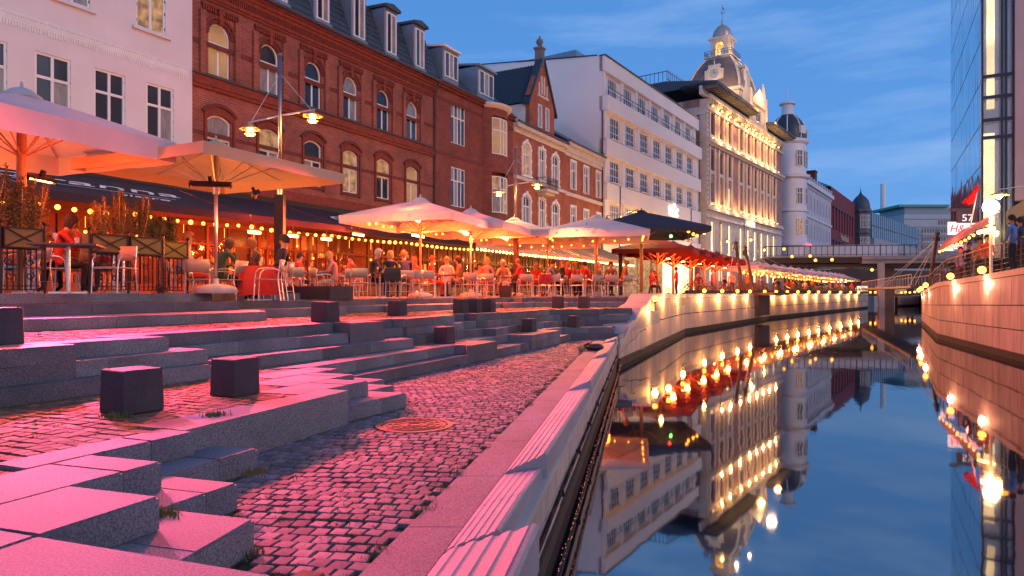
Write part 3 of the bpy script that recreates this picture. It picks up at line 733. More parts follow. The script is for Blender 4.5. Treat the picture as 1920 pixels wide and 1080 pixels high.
# ---------------- cream rendered house (left)
OB = (-26.3+.547*25.9, 25.9)
F = Fac('cream_house', 'pale cream plastered house with white four-pane windows at the left frame edge', OB, .547)
ops = []; rows_ = []
for sx_ in (-13.9,-12.1,-10.3,-8.55,-6.75,-4.93,-3.13,-1.3):
    ops.append((sx_, E_(5.5), 1.06, 1.98, 0)); rows_.append((sx_, E_(5.5), 0))
for sx_ in (-10.2,-6.95,-4.35,-1.65,):
    ops.append((sx_, E_(9.35), 1.12, 2.1, 0)); rows_.append((sx_, E_(9.35), 1))
ops.append((-8.9, E_(9.35), 1.12, 2.1, 0)); rows_.append((-8.9, E_(9.35), 1))
wall(F, -15, .0, E_(3.6), E_(14), ops, cream_w)
for i, (x, z, up) in enumerate(rows_):
    window(F, x, z, ops[i][2], ops[i][3], 0, 2, (.62,) if not up else (.66,), glass=(glass_w if (up and x > -2) else [glass_d, glass_c, glass_d, glass_d] if i % 3 else glass_d), fr=.07, mull=.09)
    b = MB()
    for hz in (.2,.75,1.2,1.7):
        for sg in (-1,1): b.box(x+sg*.54-.012, x+sg*.54+.012, .02, .05, z+hz, z+hz+.09)
    part(F, b, 'hinges', lead, kind='stuff')
    if up:
        b = MB(); b.box(x-.72, x+.72, -.12, .02, z-.12, z-.02); part(F, b, 'window_sill', cream_w)
b = MB(); rnd = random.Random(4)
for i in range(190):
    x = -15+i*.078; b.box(x, x+.045, -.05, .0, E_(8.36), E_(8.44)); b.box(x+.03, x+.07, -.035, .0, E_(8.24), E_(8.33))
    b.box(x, x+.05, -.025, 0, E_(8.0+rnd.random()*.08), E_(8.2))
b.box(-15, -.2, -.02, 0, E_(8.2), E_(8.46)); part(F, b, 'frieze', white, kind='stuff')
b = MB(); b.box(-15, 0, .001, .4, 0.6, E_(3.6)); b.box(-15,-.02,.6,9,E_(3),E_(13.9)); part(F, b, 'house_body', cream_w)

# ---------------- red brick house with arched windows
F = Fac('red_brick_house', 'long red brick house with white round-arched windows and slate mansard roof', OB, .547)
SW = [1.25,3.76,6.3,8.8,11.3,13.8]; LEN = 15.85
ops = [(s_, E_(8.5), 1.0, 2.1, .5) for s_ in SW]+[(s_, E_(4.9), 1.08, 2.08, .2) for s_ in SW]
zw = E_(12.0)
wall(F, 0, LEN, E_(3.9), zw, ops, BR[0], y=.06)
gl_up = [glass_o, [glass_c, glass_c, glass_d], glass_d, [glass_d, glass_c, glass_c], glass_d, [glass_d,glass_d,glass_c]]
gl_lo = [[glass_d, glass_d, glass_c], [glass_d, glass_c, glass_w], [glass_c, glass_d, glass_d], [glass_w, glass_w, glass_w], [glass_d, glass_d, glass_w], glass_o]
for i, s_ in enumerate(SW):
    window(F, s_, E_(8.5), 1.0, 2.1, .5, 2, (.62,), glass=gl_up[i], split=1, fr=.06, mull=.08, y=.2)
    window(F, s_, E_(4.9), 1.08, 2.08, .2, 2, (.55,), glass=gl_lo[i], split=1, fr=.06, mull=.08, y=.2)
    # recessed arch surround of moulded brick, keystone and side piers
    def ring(cx, z, w_, h, rise, t, y0, y1, m, name, n=12, a_ext=0):
        b = MB(); t1 = archpts(cx, z, w_, h, rise, n); Rr = (w_*w_/4+rise*rise)/(2*rise); cz = z+h-Rr
        for (ax, az), (bx, bz) in zip(t1, t1[1:]):
            da = Vector((ax-cx, az-cz)).normalized(); db = Vector((bx-cx, bz-cz)).normalized(); g = .06
            pa = Vector((ax, az)).lerp(Vector((bx, bz)), g); pb2 = Vector((ax, az)).lerp(Vector((bx, bz)), 1-g)
            qa = pa+da*t; qb = pb2+db*t
            b.add([(pa.x,y0,pa.y),(pb2.x,y0,pb2.y),(qb.x,y0,qb.y),(qa.x,y0,qa.y),(pa.x,y1,pa.y),(pb2.x,y1,pb2.y),(qb.x,y1,qb.y),(qa.x,y1,qa.y)], [(0,1,2,3),(0,4,5,1),(2,6,7,3),(1,5,6,2),(3,7,4,0)])
        return part(F, b, name, m)
    ring(s_, E_(8.5), 1.02, 2.11, .51, .14, .0, .08, brick_trim, 'brick_arch', n=16)
    ring(s_, E_(8.5), 1.34, 2.27, .67, .12, -.04, .08, brick_trim2, 'brick_arch', n=16)
    ring(s_, E_(4.9), 1.10, 2.09, .21, .26, .0, .08, brick_trim2, 'brick_arch', n=22)
    ring(s_, E_(4.9), 1.45, 2.40, .34, .13, -.05, .08, brick_trim, 'brick_arch', n=26)
    b = MB(); b.box(s_-.09, s_+.09, -.08, .06, E_(10.56), E_(11.05)); b.box(s_-.12, s_+.12, -.1, .06, E_(10.95), E_(11.1)); part(F, b, 'keystone', brick_trim2)
    for sg in (-1, 1):
        b = MB(); b.box(s_+sg*.80-.12, s_+sg*.80+.12, -.06, .06, E_(8.45), E_(10.9)); part(F, b, 'brick_pier', BR[0])
        b = MB(); b.box(s_+sg*.66-.05, s_+sg*.66+.05, -.02, .06, E_(4.7), E_(7.0)); part(F, b, 'brick_pier', brick_trim2)
    b = MB(); b.box(s_-.66, s_+.66, -.1, .1, E_(8.40), E_(8.48)); part(F, b, 'window_sill', lead)
    b = MB(); b.box(s_-.62, s_+.62, -.05, .1, E_(4.76), E_(4.88)); part(F, b, 'window_sill', brick_trim)
    b = MB()
    for q in range(16):
        x = s_-.8+q*.105
        if abs(x+.03-s_) > .14: b.box(x, x+.055, -.06, .06, E_(10.93), E_(11.12))
    b.box(s_-.84, s_+.84, -.08, .06, E_(11.12), E_(11.2)); part(F, b, 'dentil_course', brick_trim2, kind='stuff')
b = MB()
for z0, z1, d in ((8.16,8.36,.06),(8.02,8.16,.1),(7.88,8.02,.05)): b.box(0, LEN, -d, .06, E_(z0), E_(z1))
part(F, b, 'string_course', brick_trim2); b = MB(); b.box(0,LEN,-.14,.06,E_(8.36),E_(8.42)); part(F, b, 'string_course', lead)
b = MB()
for z0, z1 in ((6.08,6.25),(9.55,9.75)): b.box(0.001, LEN, .052, .07, E_(z0), E_(z1))
part(F, b, 'dark_band', brick_trim)
b = MB()
for z0, z1, d in ((11.35,11.45,.02),(11.45,11.6,.08),(11.8,11.95,.14),(11.95,12.1,.22),(12.1,12.2,.3)): b.box(0, LEN, -d, .06, E_(z0), E_(z1))
part(F, b, 'cornice', brick_trim2)
b = MB()
for q in range(150): x = .02+q*.1055; b.box(x, x+.05, -.12, .0, E_(11.6), E_(11.8))
part(F, b, 'dentils', brick_trim2, kind='stuff')
b = MB(); b.tube((0,-.42,E_(12.26)),(LEN+.1,-.42,E_(12.26)),.075,n=10); part(F, b, 'gutter', lead)
b = MB(); b.path([(LEN-.05,-.42,E_(12.2)),(LEN-.05,-.12,E_(11.4)),(LEN-.05,-.09,E_(4))], .045); part(F, b, 'downpipe', lead)
b = MB()
for z0, z1, d in ((4.3,4.45,.1),(4.0,4.3,.16),(3.85,4.0,.08)): b.box(0, LEN, -d, .06, E_(z0), E_(z1))
part(F, b, 'shop_cornice', brick_trim2)
# mansard roof with slate courses, dormers
b = MB(); b.add([(0,-.3,E_(12.25)),(LEN,-.3,E_(12.25)),(LEN,.75,E_(15.0)),(0,.75,E_(15.0)),(LEN,6,E_(15.9)),(0,6,E_(15.9)),(0,6,E_(12)),(LEN,6,E_(12))], [(0,1,2,3),(3,2,4,5),(1,7,4,2),(0,3,5,6)])
part(F, b, 'mansard_roof', slate)
for r in range(9):
    b = MB(); t0 = r/9; t1 = (r+1)/9; x = -.0; off = (r%2)*.2
    while x < LEN:
        x1 = min(x+.40, LEN); ya, yb = -.3+1.05*t0, -.3+1.05*t1; za, zb = 12.25+2.75*t0, 12.25+2.75*t1; g = .012
        jz = random.uniform(0,.012)
        b.add([(x+g,ya-.035-jz,E_(za)),(x1-g,ya-.035-jz,E_(za)),(x1-g,yb-.012,E_(zb)),(x+g,yb-.012,E_(zb)),(x+g,ya,E_(za)),(x1-g,ya,E_(za))], [(0,1,2,3),(0,4,5,1)]); x = x1 if x or not off else x+off
    part(F, b, 'slates', slate, kind='stuff')
for s_ in [x+.27 for x in SW]:
    D = MB(); D.add([(s_-.52,-.22,E_(12.35)),(s_+.52,-.22,E_(12.35)),(s_+.52,-.22,E_(14.85)),(s_-.52,-.22,E_(14.85)),(s_-.52,1.6,E_(12.35)),(s_+.52,1.6,E_(12.35)),(s_+.52,1.6,E_(14.85)),(s_-.52,1.6,E_(14.85))], [(0,1,2,3),(0,3,7,4),(1,5,6,2)])
    d = part(F, D, 'dormer', zinc)
    b = MB(); b.add([(s_-.64,-.42,E_(14.85)),(s_+.64,-.42,E_(14.85)),(s_+.64,1.7,E_(14.95)),(s_-.64,1.7,E_(14.95)),(s_-.64,-.42,E_(14.98)),(s_,-.42,E_(15.14)),(s_+.64,-.42,E_(14.98)),(s_+.64,1.7,E_(15.1)),(s_,1.7,E_(15.25)),(s_-.64,1.7,E_(15.1))], [(0,1,6,5,4),(4,5,8,9),(5,6,7,8),(0,4,9,3),(1,2,7,6),(0,3,2,1)]); b.build('dormer_roof', slate, d)
    window(F, s_, E_(12.55), .78, 2.1, 0, 2, (), glass=[glass_d, glass_c], y=-.24, parent=d, fr=.06, mull=.07)
    b = MB(); b.box(s_-.55,s_+.55,-.34,-.2,E_(12.3),E_(12.5)); b.build('dormer_apron', zinc, d)
b = MB(); b.box(.02, LEN-.02, .6, 6, 0.5, E_(12)); b.box(0,LEN,.061,.5,.5,E_(3.9)); part(F, b, 'house_body', BR[0])

# ---------------- dark brick house with rounded bay
OD = (F.o[0]+F.u.x*LEN, F.o[1]+F.u.y*LEN)
F = Fac('dark_brick_house', 'dark brick house with a rounded corner bay next to the arched-window house', OD, .547)
L2 = 9.6
xa = F.s_at(860); ops = []
for z0, h in ((9.1,2.45),(5.25,2.4)): ops.append((xa, E_(z0), 1.62, h, 0))
wall(F, 0, L2, E_(3.9), E_(12.4), ops, BD[0], y=.02)
for o in ops: window(F, o[0], o[1], o[2], o[3], 0, 4, (.66,), glass=[glass_d,glass_c,glass_d,glass_d,glass_c], y=.14, fr=.06, mull=.07)
# bay: a shallow drum
xb = F.s_at(931)-.35; rb = 1.75; 
b = MB(); cyb = .95
def bayring(z, r): return [(xb+r*sin(a), cyb-r*cos(a), z) for a in [R(-58+116*i/16) for i in range(17)]]
lv = [3.9,5.2,7.9,9.1,11.6,12.3]; pts = [bayring(E_(z), rb) for z in lv]
for j in range(len(lv)-1):
    for i in range(16):
        if j in (1,3) and 3 <= i < 13: continue
        b.add([pts[j][i],pts[j][i+1],pts[j+1][i+1],pts[j+1][i]], [(0,1,2,3)])
part(F, b, 'bay', BD[0])
for z0, gl in ((9.1, glass_o), (5.25, [glass_c, glass_w, glass_d, glass_w])):
    for k, a in enumerate((-28,0,28)):
        ar = R(a*.9); r = rb-.10
        ww = .86 if a == 0 else .72
        window(F, xb+r*sin(ar), cyb-r*cos(ar), 0, 0) if False else window(F, xb+r*sin(ar), E_(z0), ww, 2.4, 0, 1 if a else 2, (.66,), glass=gl, y=cyb-r*cos(ar), rz=ar, fr=.06, mull=.07)
b = MB(); prof = [(rb,0),(rb+.12,.02),(rb+.16,.14),(rb+.3,.2),(rb+.3,.3),(rb,.34)]
b.lathe(prof, (xb,cyb,E_(12.1)), n=20, a0=R(-90-60), a1=R(-90+60)); part(F, b, 'bay_cornice', stone_c, smooth=True)
b = MB(); b.box(0,L2,-.16,.03,E_(12.1),E_(12.25)); b.box(0,L2,-.3,.03,E_(12.25),E_(12.36)); part(F, b, 'cornice', brick_trim)
b = MB(); b.tube((0,-.32,E_(12.42)),(xb-1.6,-.32,E_(12.42)),.07); part(F, b, 'gutter', lead)
b = MB(); b.box(0,L2,-.01,.03,E_(8.2),E_(8.4)); b.box(0,L2,-.01,.03,E_(11.4),E_(11.6)); part(F, b, 'dark_band', brick_trim)
b = MB(); b.add([(0,-.2,E_(12.4)),(L2,-.2,E_(12.4)),(L2,2.6,E_(15.0)),(0,2.6,E_(15.0)),(L2,6,E_(15.1)),(0,6,E_(15.1)),(0,6,E_(12)),(L2,6,E_(12))], [(0,1,2,3),(3,2,4,5),(1,7,4,2),(0,3,5,6)]); part(F, b, 'roof', slate)
for px_, ww in ((845,1.5),(911,1.9)):
    s_ = F.s_at(px_)
    D = MB(); D.box(s_-ww/2-.1,s_+ww/2+.1,.0,2.6,E_(12.5),E_(14.6)); d = part(F, D, 'dormer', zinc)
    window(F, s_, E_(12.9), ww-.1, 1.5, 0, 3, (), glass=[glass_d,glass_c,glass_d], y=-.02, parent=d, mull=.08)
    b = MB(); b.add([(s_-ww/2-.2,-.2,E_(14.6)),(s_+ww/2+.2,-.2,E_(14.6)),(s_+ww/2+.2,3.2,E_(15.05)),(s_-ww/2-.2,3.2,E_(15.05)),(s_-ww/2-.2,-.2,E_(14.72)),(s_+ww/2+.2,-.2,E_(14.72)),(s_+ww/2+.2,3.2,E_(15.2)),(s_-ww/2-.2,3.2,E_(15.2))],[(0,1,5,4),(4,5,6,7),(0,4,7,3),(1,2,6,5),(0,3,2,1)]); b.build('dormer_roof', white if px_ < 880 else zinc, d)
b = MB(); b.box(0.02,L2-.02,.7,6,.5,E_(12.3)); b.box(0,L2,.03,.6,.5,E_(3.9)); part(F, b, 'house_body', BD[0])

# ---------------- gabled brick house with white trimmed windows
OG = (F.o[0]+F.u.x*L2, F.o[1]+F.u.y*L2)
F = Fac('gabled_brick_house', 'brick house with stepped gable, stone finial and white scrolled window surrounds', OG, .547)
L3 = 8.8; cs = [F.s_at(p)+.0 for p in (987,1016,1041)]; ops = []
for c in cs:
    nar = c == cs[1]
    ops += [(c, E_(8.55), .95 if nar else 1.15, 2.35, 0 if nar else .3), (c, E_(4.75), .95 if nar else 1.15, 2.35, 0 if nar else .3)]
wall(F, 0, L3, E_(3.6), E_(12.0), ops, BO[0], y=.02)
for i, o in enumerate(ops):
    window(F, o[0], o[1], o[2], o[3], o[4], 2, (.66,), glass=glass_w if i == 0 else [glass_c, glass_c, glass_d, glass_d], y=.1, fr=.07, mull=.09)
    b = MB(); t = .16; w_, h = o[2], o[3]
    b.box(o[0]-w_/2-t, o[0]-w_/2, -.06, .03, o[1], o[1]+h-o[4]); b.box(o[0]+w_/2, o[0]+w_/2+t, -.06, .03, o[1], o[1]+h-o[4])
    for q in (.1,.45,.8): 
        for sg in (-1,1): b.box(o[0]+sg*(w_/2+t+.0)-.06, o[0]+sg*(w_/2+t)+.06, -.08, .03, o[1]+h*q, o[1]+h*q+.22)
    if o[4] > 0:
        t1 = archpts(o[0], o[1], w_, h, o[4], 8); t2 = archpts(o[0], o[1], w_+2*t, h+t+.04, o[4]+.06, 8)
        for (a, c2), (d_, e_) in zip(zip(t1, t1[1:]), zip(t2, t2[1:])):
            b.add([(a[0],-.07,a[1]),(c2[0],-.07,c2[1]),(e_[0],-.07,e_[1]),(d_[0],-.07,d_[1]),(a[0],.02,a[1]),(c2[0],.02,c2[1]),(e_[0],.02,e_[1]),(d_[0],.02,d_[1])], [(0,1,2,3),(3,2,6,7),(0,4,5,1)])
    else: b.box(o[0]-w_/2-t, o[0]+w_/2+t, -.07, .03, o[1]+h, o[1]+h+t)
    b.box(o[0]-.12, o[0]+.12, -.12, .0, o[1]+h-.02, o[1]+h+.3)
    b.box(o[0]-w_/2-t-.05, o[0]+w_/2+t+.05, -.12, .03, o[1]-.14, o[1]-.002)
    part(F, b, 'window_surround', white)
b = MB(); b.box(0,L3,-.1,.03,E_(8.1),E_(8.35)); part(F, b, 'string_course', stone_c)
b = MB(); b.box(0,L3,-.1,.03,E_(11.4),E_(11.75)); b.box(0,L3,-.4,.03,E_(11.75),E_(12.0)); part(F, b, 'cornice', stone_c)
b = MB(); b.tube((0,-.45,E_(12.1)),(L3,-.45,E_(12.1)),.08); part(F, b, 'gutter', lead)
b = MB(); b.add([(0,-.3,E_(12.0)),(L3,-.3,E_(12.0)),(L3,4.5,E_(14.8)),(0,4.5,E_(14.8)),(L3,7,E_(14.8)),(0,7,E_(14.8)),(0,7,E_(12)),(L3,7,E_(12))], [(0,1,2,3),(3,2,4,5),(1,7,4,2),(0,3,5,6)]); part(F, b, 'roof', black_tile)
# gable wall with dormer roof behind
gx = F.s_at(1012)+.15; gw = 2.1
b = MB(); pr_ = [(gx-gw,12.0),(gx+gw,12.0),(gx+gw,14.5),(gx+gw+.12,14.5),(gx+.25,17.6),(gx-.25,17.6),(gx-gw-.12,14.5),(gx-gw,14.5)]
b.add([(x,-.16,E_(z)) for x, z in pr_]+[(x,.2,E_(z)) for x, z in pr_], [tuple(range(8)), tuple(range(15,7,-1))]+[(i,(i+1)%8,8+(i+1)%8,8+i) for i in range(8)]); part(F, b, 'gable_wall', BO[0])
for dx in (-.55,.7): window(F, gx+dx, E_(12.4), .62, 1.75, 0, 1, (), glass=glass_c, y=-.2, fr=.07)
b = MB()
for dx, zz, hh in ((-.66,14.9,.9),(-.22,15.0,1.4),(.22,15.0,1.4),(.66,14.9,.9)): b.box(gx+dx-.09, gx+dx+.09, -.24, -.15, E_(zz), E_(zz+hh))
b.box(gx-.9,gx+.9,-.26,-.15,E_(14.75),E_(14.9)); part(F, b, 'gable_panel', stone_c)
for sg in (-1,1):
    b = MB(); b.add([(gx+sg*(gw+.3),-.3,E_(14.0)),(gx+sg*.25,-.3,E_(17.75)),(gx+sg*.25,.3,E_(17.75)),(gx+sg*(gw+.3),.3,E_(14.0)),(gx+sg*(gw+.3),-.3,E_(13.75)),(gx+sg*.2,-.3,E_(17.5)),(gx+sg*.2,.3,E_(17.5)),(gx+sg*(gw+.3),.3,E_(13.75))], [(0,1,2,3),(0,4,5,1),(3,2,6,7),(0,3,7,4),(4,7,6,5)]); part(F, b, 'bargeboard', black_tile)
b = MB(); b.box(gx-.28,gx+.28,-.2,.36,E_(17.2),E_(18.6)); b.box(gx-.36,gx+.36,-.28,.44,E_(18.5),E_(18.65)); b.lathe([(.2,0),(.1,.12),(.12,.2),(.24,.36),(.28,.5),(.22,.66),(.08,.75),(.05,.95),(.001,1.0)],(gx,.08,E_(18.6)),n=12); part(F, b, 'finial', stone_g)
b = MB(); zr = 17.4
b.add([(gx-gw-.1,.1,E_(14.0)),(gx,.1,E_(zr)),(gx,6.5,E_(zr)),(gx-gw-.1,6.5,E_(14.0)),(gx+gw+.1,.1,E_(14.0)),(gx+gw+.1,6.5,E_(14.0))],[(0,1,2,3),(1,4,5,2)]); part(F, b, 'gable_roof', black_tile)
b = MB()
for q in range(26):
    y = .3+q*.24; b.tube((gx-gw-.12,y,E_(14.0)),(gx,y,E_(zr+.02)),.045,n=5)
part(F, b, 'roof_tiles', black_tile, kind='stuff')
b = MB(); b.box(gx-gw+.02,gx+gw-.02,.2,6.4,E_(12),E_(13.95)); part(F, b, 'gable_side', white)
# little balcony
bx = cs[1]; b = MB(); b.box(bx-1.05,bx+1.05,-.95,.02,E_(7.55),E_(7.75)); b.box(bx-.8,bx+.8,-.7,.02,E_(7.35),E_(7.55)); bal = part(F, b, 'balcony', stone_c)
b = MB()
for i in range(19): x = bx-1.0+i*2.0/18; b.tube((x,-.9,E_(7.75)),(x,-.9,E_(8.6)),.014,n=4); b.ball((x,-.9,E_(8.15)),.04,n=4)
for i in range(8): 
    for sg in (-1,1): y = -.9+i*.12; b.tube((bx+sg*1.0,y,E_(7.75)),(bx+sg*1.0,y,E_(8.6)),.014,n=4)
b.path([(bx-1.0,0,E_(8.62)),(bx-1.0,-.9,E_(8.62)),(bx+1.0,-.9,E_(8.62)),(bx+1.0,0,E_(8.62))],.025,n=5); b.build('railing', lead, bal)
b = MB(); b.box(0.02,L3-.02,.6,7,.5,E_(12)); b.box(0,L3,.03,.5,.5,E_(3.6)); part(F, b, 'house_body', BO[0])

# ---------------- lower brick house with cream cornice
OH = (F.o[0]+F.u.x*L3, F.o[1]+F.u.y*L3)
F = Fac('small_brick_house', 'lower orange brick house with cream cornice beside the white modern building', OH, .547)
L4 = 8.3; cs = [F.s_at(p) for p in (1075,1099,1122)]; ops = []
for c in cs: ops += [(c, E_(8.65), 1.0, 2.35, 0), (c, E_(4.9), 1.0, 2.3, 0)]
wall(F, 0, L4, E_(3.4), E_(11.5), ops, BO[0], y=.02)
for o in ops:
    window(F, o[0], o[1], o[2], o[3], 0, 2, (.68,), glass=[glass_c,glass_d,glass_d,glass_c], y=.1, fr=.07, mull=.08)
    b = MB(); t = .14; w_, h = o[2], o[3]; b.box(o[0]-w_/2-t,o[0]-w_/2,-.04,.03,o[1],o[1]+h); b.box(o[0]+w_/2,o[0]+w_/2+t,-.04,.03,o[1],o[1]+h); b.box(o[0]-w_/2-t,o[0]+w_/2+t,-.05,.03,o[1]+h,o[1]+h+t); part(F, b, 'window_surround', white)
b = MB(); b.box(0,L4,-.12,.03,E_(8.0),E_(8.3)); part(F, b, 'string_course', stone_c)
b = MB(); b.box(0,L4,-.08,.03,E_(11.3),E_(11.6)); b.box(0,L4,-.2,.03,E_(11.6),E_(12.1)); b.box(0,L4,-.45,.03,E_(12.1),E_(12.35)); part(F, b, 'cornice', stone_c)
b = MB(); b.tube((0,-.48,E_(12.42)),(L4,-.48,E_(12.42)),.09); part(F, b, 'gutter', lead)
b = MB(); b.add([(0,-.4,E_(12.4)),(L4,-.4,E_(12.4)),(L4,5.5,E_(16.0)),(0,5.5,E_(16.0)),(L4,9,E_(13)),(0,9,E_(13)),(0,-.4,E_(12)),(0,9,E_(12))], [(0,1,2,3),(3,2,4,5),(6,0,3,5,7)]); part(F, b, 'roof', black_tile)
b = MB(); b.box(0.02,L4-.02,.6,8,.5,E_(12)); b.box(0,L4,.03,.5,.5,E_(3.4)); part(F, b, 'house_body', BO[0])

# ---------------- white modernist building
cream2 = mat('cream_white_render', (.80,.74,.72), .8, var=.08, vs_=.25, bump=.06, bs=14)
F = Fac('white_modern_building', 'white functionalist building with ribbon bays of gridded windows and a recessed top storey', (8.4,63.5), .644)
LW = 28.2; cs = [2.5+3.72*i for i in range(7)]
gable = MB(); gable.add([(0,-.01,.5),(0,14,.5),(0,14,E_(23.6)),(0,-.01,E_(22.0))], [(0,1,2,3)]); part(F, gable, 'gable_wall', cream2)
b = MB(); b.box(0.02,LW,.95,13.9,.5,E_(21.9)); b.box(0.02,LW,.31,.9,.5,E_(4.5)); part(F, b, 'building_body', cream2)
rowsW = [(14.5,2.15,0),(10.4,2.1,0),(6.3,2.05,0)]
bands = [(16.9,18.3,-.6,'balcony_parapet'),(12.75,14.3,-.5,'band'),(8.6,10.2,-.5,'band'),(4.5,6.1,-.5,'band'),(20.6,22.0,-.25,'roof_band')]
for z0, z1, y, nm in bands: b = MB(); b.box(0,LW,y,.31,E_(z0),E_(z1)); part(F, b, nm, cream2)
for z0, h, y in rowsW:
    ops = [(c, E_(z0), 2.3, h, 0) for c in cs]
    wall(F, .0, LW, E_(z0-.4), E_(z0+h+.4), ops, cream2, y=-.15, reveal=.3)
    for i, c in enumerate(cs):
        window(F, c, E_(z0), 2.3, h, 0, 4, (.34,.68), glass=glass_d if z0 > 7 else glass_c, y=.05, fr=.07, mull=.07)
        b = MB(); b.box(c-1.35,c+1.35,-.55,.0,E_(z0-.10),E_(z0-.02)); part(F, b, 'window_sill', cream2)
    for i in range(8):
        x = .3+3.72*i+(.35 if i else -.2)
        b = MB(); b.box(max(0,x-.16),min(LW,x+.16),-.3,-.1,E_(z0-.4),E_(z0+h+.4)); part(F, b, 'pilaster', cream2)
ops = [(c, E_(18.4), 2.1, 1.95, 0) for c in cs]
wall(F, .2, LW-.2, E_(18.2), E_(20.7), ops, cream2, y=.12, reveal=.2)
for c in cs: window(F, c, E_(18.4), 2.1, 1.95, 0, 4, (.5,), glass=[glass_d,glass_c,glass_d], y=.22, fr=.07, mull=.07)
for i in range(8):
    x = .3+3.72*i+(.35 if i else .0); b = MB(); b.box(max(0,x-.22),min(LW,x+.22),-.12,.13,E_(18.3),E_(20.65)); part(F, b, 'pier', cream2)
b = MB(); b.tube((0,-.58,E_(19.0)),(LW,-.58,E_(19.0)),.035); b.tube((0,-.58,E_(18.65)),(LW,-.58,E_(18.65)),.02)
for i in range(20): x = .1+i*LW/20; b.tube((x,-.58,E_(18.3)),(x,-.58,E_(19.0)),.025,n=5)
part(F, b, 'balcony_railing', lead)
b = MB(); b.box(-.06,LW,-.36,.3,E_(22.0),E_(22.12)); b.tube((-.04,.5,E_(22.14)),(-.04,14,E_(23.7)),.07); part(F, b, 'roof_edge', lead)
b = MB(); b.path([(-.06,-.05,E_(16.9)),(-.1,-.05,E_(4))],.07); part(F, b, 'downpipe', lead)
for i in range(7):
    b = MB(); b.box(cs[i]-1.5,cs[i]+1.5,-.2,.0,E_(-.1),E_(3.6)); part(F, b, 'shop_window', glass_y if i > 3 else glass_w)
b = MB(); b.box(0,LW,-.1,.3,E_(3.6),E_(4.5)); part(F, b, 'shop_fascia', cream2)
def text(name, s_, loc, rot, size, m, parent=None, ext=.02, shear=0, align='CENTER', sx=1):
    c = bpy.data.curves.new(name, 'FONT'); c.body = s_; c.size = size; c.extrude = ext; c.align_x = align; c.shear = shear; c.resolution_u = 3
    o = bpy.data.objects.new(name, c); COL.objects.link(o); dg = bpy.context.evaluated_depsgraph_get(); dg.update()
    me = bpy.data.meshes.new_from_object(o.evaluated_get(dg)); bpy.data.objects.remove(o); me.materials.clear(); me.materials.append(m)
    o2 = link(name, me, parent, loc); o2.rotation_euler = rot; o2.scale = (sx, 1, 1); return o2
sign_w = emis('sign_white_glow', (1,.88,.62), 5)
s_ = F.s_at(1254); t = text('glowing_letters', 'tdc', (s_,-.62,E_(8.75)), (R(90),0,0), 2.0, sign_w, F.root, ext=.06, sx=1.15)
roof_b = MB(); roof_b.box(.5,LW-1,3,12,E_(22),E_(23.3)); part(F, roof_b, 'roof_house', zinc)

# ---------------- grand store with clock tower
F = Fac('domed_department_store', 'grand pale stone and pink brick department store with floodlit cornices and domed clock tower', (25.1,88.0), .727)
LM = 36.0; bays = [1.9+3.45*i+(1.6 if i >= 3 else 0) for i in range(9)]
ops = []
for c in bays: ops += [(c, E_(1.4), 1.7, 8.0, 0)]
wall(F, 0, LM, .5, E_(10.8), ops, stone_c, y=0)
for c in bays: window(F, c, E_(1.4), 1.7, 8.0, 0, 2, (.5,), glass=[glass_y,glass_y,glass_w,glass_y], y=.2, fr=.1, mull=.08, fmat=stone_c)
ops = []
for c in bays: ops += [(c, E_(11.9), 1.35, 2.6, 0), (c, E_(16.0), 1.35, 2.7, 0), (c, E_(20.7), 1.35, 2.7, 0)]
wall(F, 0, LM, E_(10.8), E_(25.2), ops, BP[0], y=0)
gl = [[glass_y, glass_d], [glass_d, glass_w], [glass_y, glass_y], [glass_w, glass_d]]
for i, o in enumerate(ops): window(F, o[0], o[1], o[2], o[3], 0, 2, (), glass=(gl[i//3 % 4] if i % 3 == 0 else glass_d), y=.22, fr=.08, mull=.07, fmat=stone_g if i % 3 else stone_c)
for c in bays:
    for sg in (-1,1):
        b = MB(); b.box(c+sg*.98-.2,c+sg*.98+.2,-.18,.0,E_(11.6),E_(19.0)); b.box(c+sg*.98-.2,c+sg*.98+.2,-.18,.0,E_(20.2),E_(23.6)); part(F, b, 'pilaster', stone_c)
    b = MB(); b.box(c-.78,c+.78,-.12,.0,E_(15.5),E_(15.95)); b.box(c-.78,c+.78,-.12,.0,E_(11.5),E_(11.85)); b.box(c-.78,c+.78,-.12,.0,E_(20.2),E_(20.65)); part(F, b, 'window_sill', stone_c)
for z0, z1, d in ((10.7,11.0,.35),(11.0,11.3,.2),(19.2,19.5,.25),(19.5,19.9,.55),(23.6,24.0,.3),(25.1,25.5,.6),(9.7,9.9,.2)):
    b = MB(); b.box(-.2,LM+.2,-d,.02,E_(z0),E_(z1)); part(F, b, 'cornice', stone_c)
b = MB()
for i in range(40): x = .1+i*LM/40; b.box(x,x+.3,-.5,0,E_(24.6),E_(25.1))
part(F, b, 'brackets', stone_c, kind='stuff')
# quoins / side wall
b = MB()
for i in range(22): b.box(-.06,.6+.25*(i%2),-.08,0,E_(11.4+i*.62),E_(11.4+i*.62+.5))
part(F, b, 'quoins', stone_c, kind='stuff')
b = MB(); b.box(0,LM,.7,16,.5,E_(25.1)); part(F, b, 'building_body', BP[1])
b = MB(); b.box(-.12,.02,0,16,E_(18.4),E_(18.9)); b.box(-.2,.02,0,16,E_(23.0),E_(24.0)); b.box(-.14,.02,0,16,E_(10.7),E_(11.4)); b.box(-.1,.02,0,.9,E_(.5),E_(25)); b.box(-.1,.02,3.2,4.0,E_(8),E_(25)); part(F, b, 'side_trim', stone_c)
